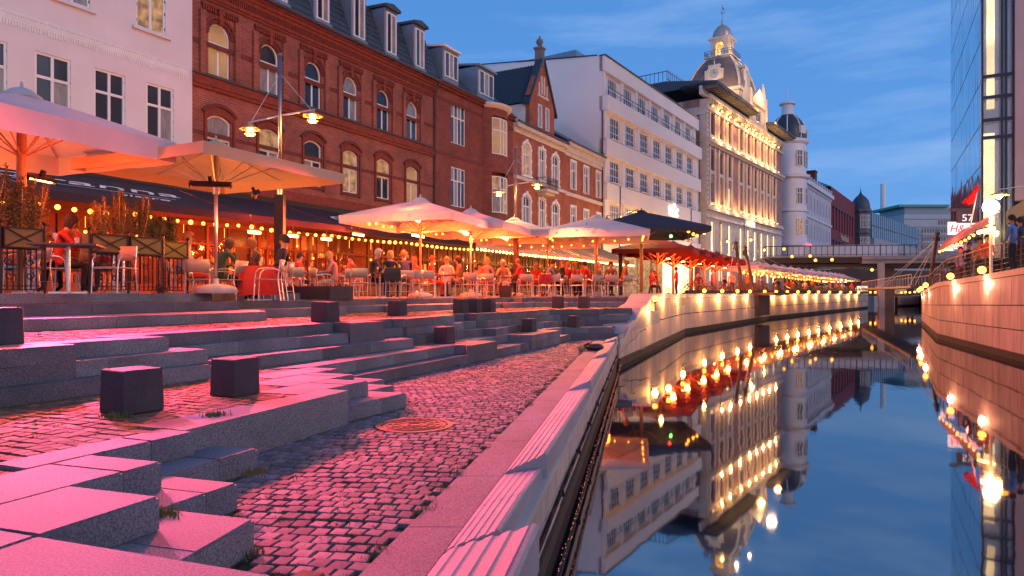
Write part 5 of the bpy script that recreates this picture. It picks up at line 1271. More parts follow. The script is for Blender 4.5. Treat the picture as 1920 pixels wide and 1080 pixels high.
# ---------------- tables
def table(x, y, label, h=.74, s_=.36, round_=False, z=zA, rz=.4, cloth=False):
    r = empty('cafe_table', (x,y,z), rz, label, 'table', 'cafe tables')
    b = MB()
    if round_: b.lathe([(.001,h),(s_,h),(s_,h-.03),(.001,h-.03)], n=20)
    else: b.box(-s_,s_,-s_,s_,h-.03,h)
    b.build('tabletop', table_m, r)
    b = MB(); b.tube((0,0,.03),(0,0,h-.03),.03,n=8); b.build('leg', metal, r)
    b = MB(); b.box(-.26,.26,-.03,.03,0,.03); b.box(-.03,.03,-.26,.26,.0,.03); b.build('base', metal, r)
    # glasses standing on it
    rnd_ = random.Random(int(x*100))
    for k in range(2):
        gx_, gy_ = x+rnd_.uniform(-.2,.2), y+rnd_.uniform(-.2,.2)
        g = MB(); g.lathe([(.03,0),(.028,.005),(.004,.01),(.004,.07),(.03,.1),(.036,.14),(.03,.18)] if k else [(.03,0),(.035,.12),(.032,.12),(.027,.01)], n=10)
        o = g.build('drinking_glass', mat('glassware', (.75,.6,.45), .05, var=0, alpha=.5), None, smooth=True); o.location = (gx_,gy_,z+h)
        tag(o, ('stemmed glass on the ' if k else 'tumbler on the ')+label, 'glass', 'glasses on the cafe tables')
    if cloth:
        b = MB(); vs = []
        N_ = 28
        for z_, k_ in ((h+.005,1.0),(h-.2,1.06),(h-.62,1.15)):
            for i in range(N_): a = 2*pi*i/N_; m_ = max(abs(cos(a)),abs(sin(a))); rr = (s_+.01)*k_/m_*(1+(.05*sin(a*9) if z_ < h-.3 else 0)); rr = min(rr, (s_*1.3)*k_); vs.append((rr*cos(a),rr*sin(a),z_))
        fs = [(j*N_+i,j*N_+(i+1)%N_,(j+1)*N_+(i+1)%N_,(j+1)*N_+i) for j in range(2) for i in range(N_)]+[tuple(range(N_))]
        b.add(vs, fs); o = b.build('tablecloth', red_cloth); o.location = (x,y,z); o.rotation_euler = (0,0,rz); tag(o, 'long red tablecloth hanging over the '+label, 'tablecloth')
    return r
# ---------------- people (one continuous skinned body each; head, hair and clothes zones)
skin_c = mat('skin', (.36,.20,.14), .6, var=.1)
def skin_body(J, edges, name):
    me = bpy.data.meshes.new(name); me.from_pydata([j[0] for j in J], edges, [])
    o = bpy.data.objects.new(name, me); COL.objects.link(o)
    m = o.modifiers.new('s', 'SKIN'); m.use_smooth_shade = True; m.branch_smoothing = .6
    for i, sv in enumerate(me.skin_vertices[0].data):
        r = J[i][1]; sv.radius = r if isinstance(r, tuple) else (r, r); sv.use_root = (i == 0)
    s2 = o.modifiers.new('u', 'SUBSURF'); s2.levels = 1; s2.render_levels = 1
    dg = bpy.context.evaluated_depsgraph_get(); dg.update()
    m2 = bpy.data.meshes.new_from_object(o.evaluated_get(dg)); bpy.data.objects.remove(o); bpy.data.meshes.remove(me)
    return m2
def person_mesh(pose):
    lean = {'up':.02, 'lean':.14, 'back':-.06, 'turn':.05, 'stand':.02, 'walk':.05}[pose]
    H = .0
    J = []; E_l = []
    def j(p, r, par=None):
        J.append((p, r)); 
        if par is not None: E_l.append((par, len(J)-1))
        return len(J)-1
    if pose in ('stand', 'walk'):
        st = .18 if pose == 'walk' else .0
        pel = j((0,0,.95), (.15,.11)); sp_ = j((0,.0,1.15), (.135,.10), pel); ch_ = j((0,lean*.4,1.35), (.165,.115), sp_); nk = j((0,lean*.6,1.50), .052, ch_)
        hd = j((0,lean*.6+.02,1.58), .075, nk); h2 = j((0,lean*.6+.03,1.66), (.078,.095), hd); j((0,lean*.6+.02,1.735), .06, h2)
        for s_ in (-1,1):
            sh_ = j((s_*.19,lean*.4,1.43), .055, ch_); el = j((s_*.25,.02+s_*st*.4,1.15), .042, sh_); wr = j((s_*.24,.14+s_*st*.4,.93), .028, el); ha = j((s_*.235,.17+s_*st*.4,.84), (.018,.038), wr); j((s_*.21,.205+s_*st*.4,.87), .012, wr)
            hp = j((s_*.09,0,.88), .095, pel); kn_ = j((s_*.1,.03+s_*st*.5,.5), .062, hp); an = j((s_*.1,-.02+s_*st,.1), .042, kn_); j((s_*.11,.14+s_*st,.045), .036, an)
    else:
        b_ = -.10 if pose == 'back' else 0
        pel = j((0,0,.55), (.155,.13)); sp_ = j((0,lean*.3+b_*.3,.78), (.14,.105), pel); ch_ = j((0,lean*.8+b_,1.0), (.165,.12), sp_); nk = j((0,lean*1.25+b_,1.155), .062, ch_)
        tw_ = .03 if pose == 'turn' else 0
        hd = j((tw_*.5,lean*1.45+b_+.02,1.225), .072, nk); h2 = j((tw_,lean*1.6+b_+.03,1.30), (.076,.092), hd); j((tw_,lean*1.6+b_+.02,1.37), .058, h2)
        for s_ in (-1,1):
            y0 = lean*.8+b_
            sh_ = j((s_*.185,y0,1.095), .062, ch_)
            if pose == 'lean' and s_ == 1: el = j((.24,y0+.22,.80), .042, sh_); wr = j((.10,y0+.24,1.03), .028, el); ha = j((.07,y0+.20,1.12), (.03,.024), wr); j((.05,y0+.23,1.08), .012, wr)
            elif pose == 'back': el = j((s_*.27,y0-.02,.84), .042, sh_); wr = j((s_*.20,y0+.20,.70), .028, el); ha = j((s_*.16,y0+.28,.69), (.036,.018), wr); j((s_*.13,y0+.24,.71), .012, wr)
            else: el = j((s_*.26,y0+.10,.82), .042, sh_); wr = j((s_*.18,y0+.34,.80), .028, el); ha = j((s_*.14,y0+.42,.80), (.036,.018), wr); j((s_*.10,y0+.38,.82), .012, wr)
            hp = j((s_*.09,.05,.52), .095, pel); kn_ = j((s_*.13,.46,.52), .066, hp); an = j((s_*.14,.42 if s_ == 1 else .5,.12), .042, kn_); j((s_*.15,.56 if s_ == 1 else .64,.05), .036, an)
    me = skin_body(J, E_l, 'person')
    hz = J[5][0]; nkz = J[3][0][2]
    for m in (skin_c, chair_m, chair_m, black_m): me.materials.append(m)
    seated = pose not in ('stand','walk')
    for f in me.polygons:
        c = f.center
        if c.z > nkz-.005: f.material_index = 0
        elif (c.z < .12 if seated else c.z < .09): f.material_index = 3
        elif seated and (c.z < .60 and (c.y > .10 or c.z < .5)) : f.material_index = 2
        elif not seated and c.z < .93 and abs(c.x) < .2: f.material_index = 2
        elif seated and abs(c.x) < .32 and c.y > J[2][0][1]+.28 and c.z > .62: f.material_index = 0
        elif not seated and abs(c.x) > .2 and c.z < .92: f.material_index = 0
        else: f.material_index = 1
    # face relief: nose, brow; hair shell
    hb = MB(); c = Vector(hz)
    def shell(long_):
        h = MB(); n1, n2 = 14, 9; vs = []
        for jz in range(n2+1):
            th = pi*jz/n2*(.62 if not long_ else .80)
            for i in range(n1):
                a = 2*pi*i/n1; front = max(0, sin(a)); t = th*(1-.42*front)
                k = 1.14+.05*math.sin(i*2.3+jz*1.7)
                vs.append((c.x+.092*k*sin(t)*cos(a), c.y-.012+.108*k*sin(t)*sin(a), c.z+.018+.125*k*cos(t)-(.03 if long_ and front < .2 and jz > 6 else 0)))
        fs = [(jz*n1+i,jz*n1+(i+1)%n1,(jz+1)*n1+(i+1)%n1,(jz+1)*n1+i) for jz in range(n2) for i in range(n1)]
        h.add(vs, fs); return h.build('hair', black_m, me_only=True, smooth=True)
    f = MB(); fy = c.y+.088
    f.add([(c.x-.012,fy,c.z-.02),(c.x+.012,fy,c.z-.02),(c.x,fy+.024,c.z-.022),(c.x,fy+.002,c.z+.022),(c.x,fy-.004,c.z-.03)],[(0,2,3),(2,1,3),(0,4,2),(4,1,2)])
    for s_ in (-1,1): f.ball((c.x+s_*.03, fy-.006, c.z+.012), .009, 5, mi=1); f.ball((c.x+s_*.082, c.y, c.z-.005), .02, 5)
    f.box(c.x-.022,c.x+.022,fy-.008,fy+.004,c.z-.052,c.z-.044,mi=2)
    fm = f.build('face', [skin_c, black_m, red_cloth], me_only=True)
    return me, shell(False), shell(True), fm
PM = {p: person_mesh(p) for p in ('up','lean','back','turn','stand','walk')}
CL = {}
def cloth(col):
    k = tuple(round(c,3) for c in col)
    if k not in CL: CL[k] = mat('cloth_%d' % len(CL), col, .85, var=.3, vs_=6, bump=.3, bs=20)
    return CL[k]
COLS = {'black':(.02,.02,.025),'navy':(.03,.04,.09),'white':(.52,.50,.48),'red':(.42,.03,.02),'grey':(.22,.22,.23),'blue':(.12,.2,.4),'beige':(.34,.25,.17),'brown':(.16,.08,.04),'green':(.06,.12,.06),'rust':(.38,.12,.05),'pink':(.36,.18,.19),
        'blond':(.38,.22,.08),'dark':(.03,.02,.015),'silver':(.36,.33,.30),'ginger':(.4,.16,.05)}
def person(x, y, rz, pose, label, top, legs='navy', hair='dark', long_=False, z=zA, s_=1, group='guests at the cafe tables'):
    me, hs, hl, fm = PM[pose]
    o = link('person', me, None, (x,y,z)); o.rotation_euler = (0,0,rz); o.scale = (s_,)*3
    for i, m in ((1, cloth(COLS[top])), (2, cloth(COLS[legs]))): o.material_slots[i].link = 'OBJECT'; o.material_slots[i].material = m
    h = link('hair', hl if long_ else hs, o); h.material_slots[0].link = 'OBJECT'; h.material_slots[0].material = cloth(COLS[hair])
    link('face', fm, o); tag(o, label, 'person', group); return o
# ---------------- parasols
def heater(parent, loc, rz, tilt, on=True, ln=.55, m=None, nm='heater'):
    r = empty(nm, loc, rz); r.parent = parent; r.rotation_euler = (tilt,0,rz)
    b = MB(); b.box(-ln/2,ln/2,-.06,.06,.0,.05); b.box(-ln/2-.02,-ln/2,-.07,.07,-.04,.05); b.box(ln/2,ln/2+.02,-.07,.07,-.04,.05); b.box(-.03,.03,-.03,.03,.05,.16); b.build('reflector', black_m, r)
    b = MB(); b.tube((-ln/2+.02,0,-.015),(ln/2-.02,0,-.015),.03,n=8); b.build('heating_tube', (m or heat_m) if on else heat_off, r); return r
def parasol(x, y, rz, side, z_edge, z_apex, label, m, group=None, pole=metal, floor=zA, val=.24, bulbs=True, base=True, ribs=8, detail=True, glow=None, pole_r=.035, cat='parasol', lt=None, lp=40):
    r = empty('parasol', (x,y,floor), rz, label, cat, group)
    ze = z_edge-floor; za_ = z_apex-floor; h = side/2
    # canopy: ribs to corners and to the middles of the sides, cloth sagging between them
    K = ribs if detail else 8; nseg = 4*K; R_ = 7 if detail else 3; vs = [(0,0,za_)]; 
    def edge(a):
        m_ = max(abs(cos(a)), abs(sin(a))); return h/m_
    for j in range(1, R_+1):
        t = j/R_
        for i in range(nseg):
            a = 2*pi*i/nseg; rr = edge(a)*t; ph = (i % 4)/4; sag = .03*sin(pi*ph)*t*(1.25-t)*side/3.5
            zz = za_+(ze-za_)*(t**1.06)-sag
            if j == R_: rr *= 1-.006*sin(pi*ph)
            vs.append((rr*cos(a), rr*sin(a), zz))
    n = nseg; fs = [(0,1+i,1+(i+1)%n) for i in range(n)]
    for j in range(R_-1):
        for i in range(n): fs.append((1+j*n+i,1+(j+1)*n+i,1+(j+1)*n+(i+1)%n,1+j*n+(i+1)%n))
    b = MB(); b.add(vs, fs); cn = b.build('canopy', m, r, smooth=True)
    b = MB(); vv = []
    L0 = 1+(R_-1)*n
    for i in range(n):
        p = vs[L0+i]; vv.append(p)
    for i in range(n):
        p = vs[L0+i]; w_ = val*(1+.03*sin(i*pi/2)); vv.append((p[0]*1.0+.012*cos(i*1.7), p[1]*1.0+.012*sin(i*1.3), p[2]-w_))
    b.add(vv, [(i,n+i,n+(i+1)%n,(i+1)%n) for i in range(n)]); b.build('valance', m, r, smooth=False)
    b = MB(); b.lathe([(.30,-.10),(.32,-.07),(.16,.05),(.03,.10),(.02,.18),(.001,.2)], (0,0,za_), n=12); b.build('vent_cap', m, r, smooth=True)
    b = MB(); b.tube((0,0,.05),(0,0,za_),pole_r,n=10); b.build('pole', pole, r, smooth=True)
    if detail:
        hub = ze-.25
        for i in range(8):
            a = 2*pi*i/8; e = edge(a)*.97; b = MB(); b.tube((.05*cos(a),.05*sin(a),za_-.05),(e*cos(a),e*sin(a),ze-.03),.014,n=4)
            b.tube((.04*cos(a),.04*sin(a),hub-.15),(e*.55*cos(a),e*.55*sin(a),(za_+ze)/2-.05),.013,n=4); b.build('rib', pole, r)
        b = MB(); b.lathe([(.055,hub-.3),(.07,hub-.1),(.07,hub-.05),(.04,hub)],n=10); b.build('hub', pole, r)
    if base:
        b = MB(); b.lathe([(.40,0),(.42,.04),(.38,.12),(.22,.17),(.06,.19),(.05,.3)],n=20); b.build('foot', conc_m, r, smooth=True)
    if bulbs:
        N_ = max(4, int(side*4/.62))
        for i in range(N_):
            a = 2*pi*(i+.5)/N_; e = edge(a)*.9; link('bulb', BULBS, r, (e*cos(a), e*sin(a), ze-.13+.06*(i%2)))
    if lt: lamp_light('parasol_light', (0.3,-.3,ze-.55), lt, lp, .25, r)
    return r
HD = math.atan2(1,.445)      # parasols stand square to the step line
P1 = parasol(-8.08, 11.25, HD, 3.25, EYE+2.64, EYE+3.28, 'big pale parasol lit red from beneath at the left frame edge', cv_cream, floor=EYE-.02, val=.36, bulbs=False, pole=wood_m, pole_r=.07, base=False)
lamp_light('red_light', (-6.75,8.6,EYE+1.7), (1,.07,.06), 110, .1)  # added red fill beyond the frame edge, no fixture; reddens the valance
k0_ = lamp_light('red_spot', (-6.6,8.2,EYE+1.7), (1,.10,.03), 1500, .08, None, spot=R(76)); k0_.rotation_euler = (Vector((-3.6,4.4,zC))-k0_.location).to_track_quat('-Z','Y').to_euler()  # added spot without a fixture, turns the left cobbles red-orange
heater(P1, (.35,.1,1.95), .3, .5); 
lamp_light('parasol_light', (.5,-.9,1.75), (1,.10,.01), 90, .2, P1); lamp_light('parasol_light', (.3,.9,1.7), (1,.16,.02), 70, .2, P1)  # extra red points added to tint the canopy's underside, no fittings of their own
P2 = parasol(-5.9, 13.6, HD-.03, 3.55, EYE+2.5, EYE+2.93, 'beige parasol with two dark heaters under it and a round concrete foot', cv_beige, floor=EYE-.02, val=.2, bulbs=False)
heater(P2, (-.55,-.5,2.05), -.9, .5, False, .7); heater(P2, (.55,-.5,2.0), -2.3, .4, False, .7)
lamp_light('parasol_light', (.2,-.2,1.35), (1,.30,.04), 60, .2, P2)  # added point with no lit fitting, makes the underside orange
P3 = parasol(-2.95, 22.0, HD+.1, 3.7, EYE+2.35, EYE+2.97, 'white parasol at the left end of the bulb-lit parasol row', cv_cream, 'white parasols with bulbs in front of the brick houses', pole=wood_m, lt=(1,.15,.012), lp=62)
P4 = parasol(-1.5, 24.9, HD+.1, 3.8, EYE+2.35, EYE+2.97, 'second white parasol of the bulb-lit row, half hidden by the first', cv_cream, 'white parasols with bulbs in front of the brick houses', pole=metal, lt=(1,.15,.012), lp=62)
P5 = parasol(.1, 27.8, HD+.1, 3.9, EYE+2.35, EYE+2.97, 'third white parasol of the bulb-lit row, in front of the beige awning', cv_cream, 'white parasols with bulbs in front of the brick houses', pole=wood_m, lt=(1,.15,.012), lp=62)
P5b = parasol(1.6, 30.8, HD+.1, 3.9, EYE+2.3, EYE+2.92, 'fourth white parasol of the bulb-lit row, mostly behind the third', cv_cream, 'white parasols with bulbs in front of the brick houses', pole=wood_m, lt=(1,.15,.012), lp=62, detail=False)
P6 = parasol(3.35, 27.2, HD+.25, 4.1, EYE+2.3, EYE+3.0, 'broad white parasol on a thick wooden pole in front of the navy one', cv_cream, pole=wood_m, pole_r=.06, lt=(1,.15,.012), lp=62)

P7 = parasol(6.35, 33.5, HD+.4, 5.4, EYE+3.0, EYE+3.95, 'large dark navy parasol with coloured bulbs rising behind the white ones', cv_navy2, pole=wood_m, pole_r=.08, bulbs=False)
lamp_light('parasol_light', (1.2,-1.2,2.6), (1,.5,.12), 60, .1, P7)
for i, (px, y, c) in enumerate([(1212,428,(1,.5,.1)),(1255,429,(1,.02,.02)),(1258,443,(.1,1,.1)),(1288,428,(1,.6,.2)),(1291,434,(1,.6,.2)),(1300,439,(1,.6,.2)),(1307,442,(1,.6,.2))]):
    q = PX(px, 32.0, y); me = mesh_bulb(.07, emis('bulb_%d' % i if i in (1,2) else 'warm_bulb', c, 10)); o = link('festoon_bulb', me, None, q)
    tag(o, ['orange bulb under the left corner of the navy parasol','red bulb under the navy parasol','green bulb hanging under the navy parasol','upper warm bulb at the right corner of the navy parasol','second warm bulb at the right corner of the navy parasol','third warm bulb at the right corner of the navy parasol','lowest warm bulb at the right corner of the navy parasol'][i], 'bulb')
# dark red row
for i, (px, Y) in enumerate(((1233,38.5),(1262,42.0),(1294,45.5),(1320,49.0),(1343,52.5))):
    p = PX(px, Y); rr = parasol(p.x, Y, HD+.05, 4.3, EYE+2.35, EYE+3.05, '%s dark red parasol in the heater-lit row beyond the navy one' % ['nearest','second','middle','fourth','farthest'][i], cv_red, 'dark red parasols with glowing heaters', pole=wood_m, floor=zA, base=False, bulbs=False, pole_r=.07, detail=i < 3)
    heater(rr, (-.6,-.7,2.05), .6, .5, ln=.5); lamp_light('red_light', (-.3,-.9,1.9), (1,.09,.015), 480, .15, rr)
    b = MB()
    for k in range(4): a = k*pi/2+.6; b.tube((0,0,1.75),(1.1*cos(a),1.1*sin(a),2.35),.04,n=5)
    b.build('strut', wood_m, rr)
# long white row along the quay
mids = []
for i in range(17):
    t = i/16; Y = 56.5+t*40; px = 1385+198*(1-(1-t)**1.45); p = PX(px, Y)
    far = parasol(p.x, Y, HD-.1, 3.9, EYE+2.1-.35*t, EYE+2.75-.35*t, 'white parasol %s in the long row above the far canal wall' % (ORD[i] if i < 16 else 'last'), cv_cream, 'long row of white parasols above the far canal wall', pole=wood_m, floor=zA, base=False, detail=False, bulbs=(i % 3 == 0))
    if i % 2 == 0: lamp_light('red_light', (0,-.6,1.9), (1,.14,.04), 300, .15, far)
    else: lamp_light('parasol_light', (.6,-1.0,1.9), (1,.5,.12), 60, .15, far)
    if i < 14: heater(far, (.2,-1.3,1.85-.1*t), .5, .5, ln=.45)

# ---------------- awnings, shopfronts (facade frame of the street)
class LF: pass
CF = LF(); CF.rz = math.atan2(1,.547); CF.root = empty('navy_awning', (OB[0],OB[1],0), CF.rz, 'long dark navy shop awning with white script lettering under the brick house', 'awning')
u_ = Vector((cos(CF.rz), sin(CF.rz))); n_ = Vector((-u_.y, u_.x))
def s_of(px, out):      # s on the line 'out' metres in front of the facade
    t = (px-960)/1280; ox, oy = OB[0]-n_.x*out, OB[1]-n_.y*out
    # (ox+u.x s) = t (oy+u.y s)
    return (t*oy-ox)/(u_.x-t*u_.y)
OUT = 4.3; zt_, zb_ = EYE+3.85, EYE+2.62
s0, s1 = -14, s_of(884, OUT)
def slope(s_, f, d=0): return (s_, -.1-(OUT-.1)*f, zt_+(zb_-zt_)*f+d)
edges = [-14,-7.6,s_of(470,OUT),s_of(640,OUT)+.6,s1]
for a, c in zip(edges, edges[1:]):
    b = MB(); k = 10; vs = []
    for j in range(5):
        for i in range(k+1): s_ = a+.02+(c-a-.04)*i/k; q = slope(s_, j/4); vs.append((q[0],q[1],q[2]-.05*sin(pi*j/4)))
    b.add(vs, [(j*(k+1)+i,(j+1)*(k+1)+i,(j+1)*(k+1)+i+1,j*(k+1)+i+1) for j in range(4) for i in range(k)])
    q = slope(a, 1); b.add([(a+.02,q[1],q[2]),(c-.02,q[1],q[2]),(c-.02,q[1]-.02,q[2]-.24),(a+.02,q[1]-.02,q[2]-.24)],[(0,3,2,1)])
    b.build('canvas', cv_navy, CF.root)
b = MB(); b.box(s0,s1,-.25,.0,zt_-.05,zt_+.16); b.build('awning_box', black_m, CF.root)
b = MB(); 
for s_ in edges: q = slope(s_,1); b.tube((s_,-.1,zt_-.6),(s_,q[1],q[2]-.03),.03,n=5)
o = b.build('folding_arms', metal, CF.root); o['kind'] = 'stuff'
# lettering lies in the plane of the canvas
ang = math.atan2(zt_-zb_, OUT-.1)
white_l = mat('white_lettering', (.75,.74,.78), .7, var=0)
def awn_text(s, s_, f, size, sx=1.35):
    q = slope(s_, f, .02); o = text('lettering', s, q, (ang,0,0), size, white_l, CF.root, ext=.002, shear=.35, sx=sx); return o
def under(s_a, s_b, f):
    b = MB(); a = slope(s_a,f,.02); c = slope(s_b,f+.04,.02); b.add([a,c,(c[0],c[1]-.05,c[2]-.014),(a[0],a[1]-.05,a[2]-.014)],[(0,3,2,1)]); b.build('lettering_flourish', white_l, CF.root)
f1 = .60; sA = s_of(702, .1+(OUT-.1)*f1); awn_text('Granna', sA, f1+.08, 1.35, 1.5); awn_text('ristorante', sA+1.2, f1+.27, .42, 1.6); under(sA-2.0, sA+2.6, f1+.13)
sB = s_of(165, .1+(OUT-.1)*f1); awn_text('Granna', sB, f1+.04, 1.25, 1.55); awn_text('bistro', s_of(255, 3.3), f1+.27, .48, 1.5); under(sB-2.2, sB+2.4, f1+.1)
# beige lit awning on the next houses
s2 = s_of(1188, OUT)
AW = empty('beige_awning', (OB[0],OB[1],0), CF.rz, 'long beige slatted awning with bright panels above a bulb string, right of the navy awning', 'awning')
k0 = s1+.5; nb_ = 9
glowp = emis('lit_awning_panel', (1,.78,.50), .9, noise=.3, ns=.6)
for i in range(nb_):
    a = k0+(s2-k0)*i/nb_; c = k0+(s2-k0)*(i+1)/nb_; ztt, zbb = EYE+4.35, EYE+2.55
    def sl(s_, f): return (s_, -.1-(OUT-.1)*f, ztt+(zbb-ztt)*f)
    b = MB(); b.add([sl(a+.03,0),sl(c-.03,0),sl(c-.03,1),sl(a+.03,1)],[(0,3,2,1)]); b.build('awning_panel', canvas('lit_beige_canvas', (.50,.42,.32), .5), AW)
    b = MB(); 
    for q in range(3): s_ = a+(c-a)*q/3; p, r_ = sl(s_,0), sl(s_,1); b.tube((p[0],p[1],p[2]+.03),(r_[0],r_[1],r_[2]+.03),.03,n=4)
    o = b.build('awning_slats', mat('grey_slat',(.2,.18,.17),.6,var=.1), AW); o['kind'] = 'stuff'
b = MB(); b.box(k0,s2,-OUT-.02,-OUT+.03,EYE+2.33,EYE+2.55); b.build('valance', cv_beige, AW)
def P_(s_, out, z): return (OB[0]+u_.x*s_-n_.x*out, OB[1]+u_.y*s_-n_.y*out, z)
string_lights('string of warm bulbs along the left half of the navy awning', [P_(-10,OUT+.05,EYE+2.30), P_(-7.5,OUT+.05,EYE+2.28), P_(-5,OUT+.05,EYE+2.27), P_(s_of(445,OUT),OUT+.05,EYE+2.25)], .42, .06, 'bulb strings along the awnings', me=BULB)
string_lights('string of warm bulbs along the right half of the navy awning', [P_(s_of(470,OUT),OUT+.05,EYE+2.25), P_(s_of(620,OUT),OUT+.05,EYE+2.22), P_(s_of(760,OUT),OUT+.05,EYE+2.25), P_(s1,OUT+.05,EYE+2.25)], .40, .05, 'bulb strings along the awnings', me=BULB)
string_lights('dense string of bright bulbs along the edge of the beige awning', [P_(k0,OUT+.05,EYE+2.3), P_((k0+s2)/2,OUT+.05,EYE+2.3), P_(s2,OUT+.05,EYE+2.3)], .40, .03, 'bulb strings along the awnings', me=mesh_bulb(.07, emis('bright_bulb', (1,.55,.13), 9)))
# shopfronts: dark frames with lit glass, doors and shelves
SF = empty('cafe_shopfront', (OB[0],OB[1],0), CF.rz, 'row of glowing cafe windows and doors in dark frames beneath the awnings', 'shopfront')
frame_m = mat('dark_shop_frame', (.05,.02,.015), .5, var=.3)
pan = [emis('cafe_glow_a', (1,.20,.02), .45, noise=.95, ns=2.6), emis('cafe_glow_b', (1,.36,.05), .75, noise=.95, ns=3.6), emis('cafe_glow_c', (1,.08,.01), .35, noise=.95, ns=2.1), mat('shop_dark_glass', (.05,.02,.02), .08, spec=1, var=.5, vs_=1)]
shop_glass = mat('shop_glass', (.12,.06,.03), .03, var=0, alpha=.22, spec=.8)
back_w = [mat('back_brick', (.15,.05,.02), .8, var=.7, vs_=7), mat('back_wood', (.05,.018,.01), .5, var=.5, vs_=3, vscale=(6,1,.5)), mat('back_plaster', (.24,.13,.06), .8, var=.5, vs_=2), mat('back_red', (.07,.008,.006), .8, var=.4, vs_=4), mat('back_dark', (.02,.01,.01), .6, var=.3)]
rnd = random.Random(21); s_ = -14.0; zf = EYE-.16
while s_ < s2+1:
    wv = rnd.choice((.8,1.1,1.5,2.0)); c = s_+wv
    yy = -.9 if s_ > -3 else -.5
    b = MB(); b.box(s_,s_+.1,yy-.06,yy+.05,zf,EYE+2.6); b.box(s_,c,yy-.05,yy+.05,EYE+2.45,EYE+2.62); b.box(s_,c,yy-.05,yy+.05,EYE+1.75,EYE+1.82); b.box(s_,c,yy-.05,yy+.05,zf,zf+.45); b.box((s_+c)/2-.02,(s_+c)/2+.02,yy-.04,yy+.04,zf,EYE+2.5); b.build('window_frame', frame_m, SF)
    m = rnd.choice((pan[0],pan[1],pan[1],pan[2],pan[3],pan[0]))
    b = MB(); b.add([(s_+.1,yy+.02,zf+.45),(c,yy+.02,zf+.45),(c,yy+.02,EYE+2.45),(s_+.1,yy+.02,EYE+2.45)],[(0,1,2,3)]); b.build('pane', shop_glass, SF)
    bw_ = rnd.choice(back_w); b = MB(); b.box(s_,c,-.08,.0,zf,EYE+2.6); b.build('back_wall', bw_, SF)
    k_ = rnd.random()
    if k_ < .55:
        b = MB()
        for k in range(4):
            z = EYE+.3+k*.42; b.box(s_+.12,c-.05,-.3,-.09,z,z+.03)
            x = s_+.2
            while x < c-.1: h = rnd.uniform(.12,.30); b.box(x,x+.06,-.24,-.14,z+.03,z+.03+h,mi=rnd.randrange(4)); x += rnd.uniform(.08,.16)
        o = b.build('bottle_shelves', [frame_m, MATS.get('bottle_amber') or mat('bottle_amber', (.35,.12,.02), .2, var=0), mat('bottle_green', (.05,.12,.03), .2, var=0), mat('bottle_pale', (.6,.5,.35), .3, var=0)], SF); o['kind'] = 'stuff'
    elif k_ < .8: b = MB(); b.box(s_+.25,c-.2,-.13,-.09,EYE+.5,EYE+1.6); b.build('menu_board', rnd.choice((pan[1], frame_m)), SF)
    if rnd.random() < .75: b = MB(); b.ball(((s_+c)/2,yy+.22,EYE+rnd.uniform(1.5,2.1)),.055,8); b.tube(((s_+c)/2,yy+.22,EYE+2.1),((s_+c)/2,yy+.22,EYE+2.6),.006,n=4); b.build('pendant_lamp', bulb_m, SF, smooth=True)
    if rnd.random() < .62: lamp_light('interior_light', ((s_+c)/2,-.42,EYE+2.0), rnd.choice(((1,.42,.08),(1,.26,.04),(1,.15,.02),(1,.5,.15))), rnd.uniform(10,26), .05, SF)
    s_ = c
b = MB(); b.box(-14,s2+1,-.6,.0,EYE+2.62,EYE+2.9); b.build('fascia', frame_m, SF)
# warm light under the awnings (the bulb strings and ceiling lamps of the terrace)
for s_, c, p in [(-8.5,(1,.10,.01),230),(-4.5,(1,.09,.01),200),(-.5,(1,.07,.008),230),(3,(1,.07,.008),260),(6.5,(1,.10,.01),280),(10,(1,.13,.015),280),(14,(1,.17,.02),280),(18,(1,.20,.03),280),(22.5,(1,.36,.08),260),(27,(1,.36,.08),260),(31.5,(1,.36,.08),260)]:
    q = P_(s_, OUT-.6, EYE+1.7); lamp_light('awning_light', q, c, p*.8, .12)
# heaters hanging at the front edge of the navy awning
for i, (px, y) in enumerate(((477,432),(549,438),(612,443))):
    s_ = s_of(px, OUT+.1); q = P_(s_, OUT+.1, EYE+2.02)
    hr = empty('patio_heater', q, CF.rz, '%s glowing heater hanging from the navy awning left of the script lettering' % ['leftmost','middle','rightmost'][i], 'heater', 'glowing heaters on the navy awning')
    b = MB(); b.box(-.28,.28,-.08,.08,.05,.1); b.tube((0,0,.1),(0,0,.35),.015); b.build('reflector', black_m, hr)
    b = MB(); b.tube((-.24,0,.0),(.24,0,.0),.05,n=8); b.build('heating_tube', heat_m, hr)
    lamp_light('red_light', (0,-.15,-.1), (1,.05,.012), 700, .1, hr)
for i, (px, y, Y) in enumerate(((776,408,21.0),(868,433,23.8),(943,444,26.6),(672,440,27.0),(784,442,24.0),(1098,432,26.0),(1150,431,26.2))):
    q = PX(px, Y, y); hr = empty('patio_heater', q, .8+.2*i, ['slanting glowing heater under the first white parasol','slanting glowing heater under the second white parasol','slanting glowing heater under the third white parasol','glowing lamp deep under the navy awning by the doors','glowing round lamp beside the first parasol pole','thin glowing heater under the left edge of the broad white parasol','dark heater bar under the right side of the broad white parasol'][i], 'heater')
    on = i != 6
    hr.rotation_euler = (0, .5 if i < 3 else .15, .3)
    b = MB(); b.box(-.26,.26,-.07,.07,.04,.09); b.tube((0,0,.09),(0,0,.3),.012); b.build('reflector', black_m, hr)
    b = MB(); b.tube((-.22,0,.0),(.22,0,.0),.065 if i < 3 else .045,n=8); b.build('heating_tube', heat_m if on else heat_off, hr)
    if on and i < 5: lamp_light('red_light', (0,-.2,-.15), (1,.09,.015), 420, .1, hr)
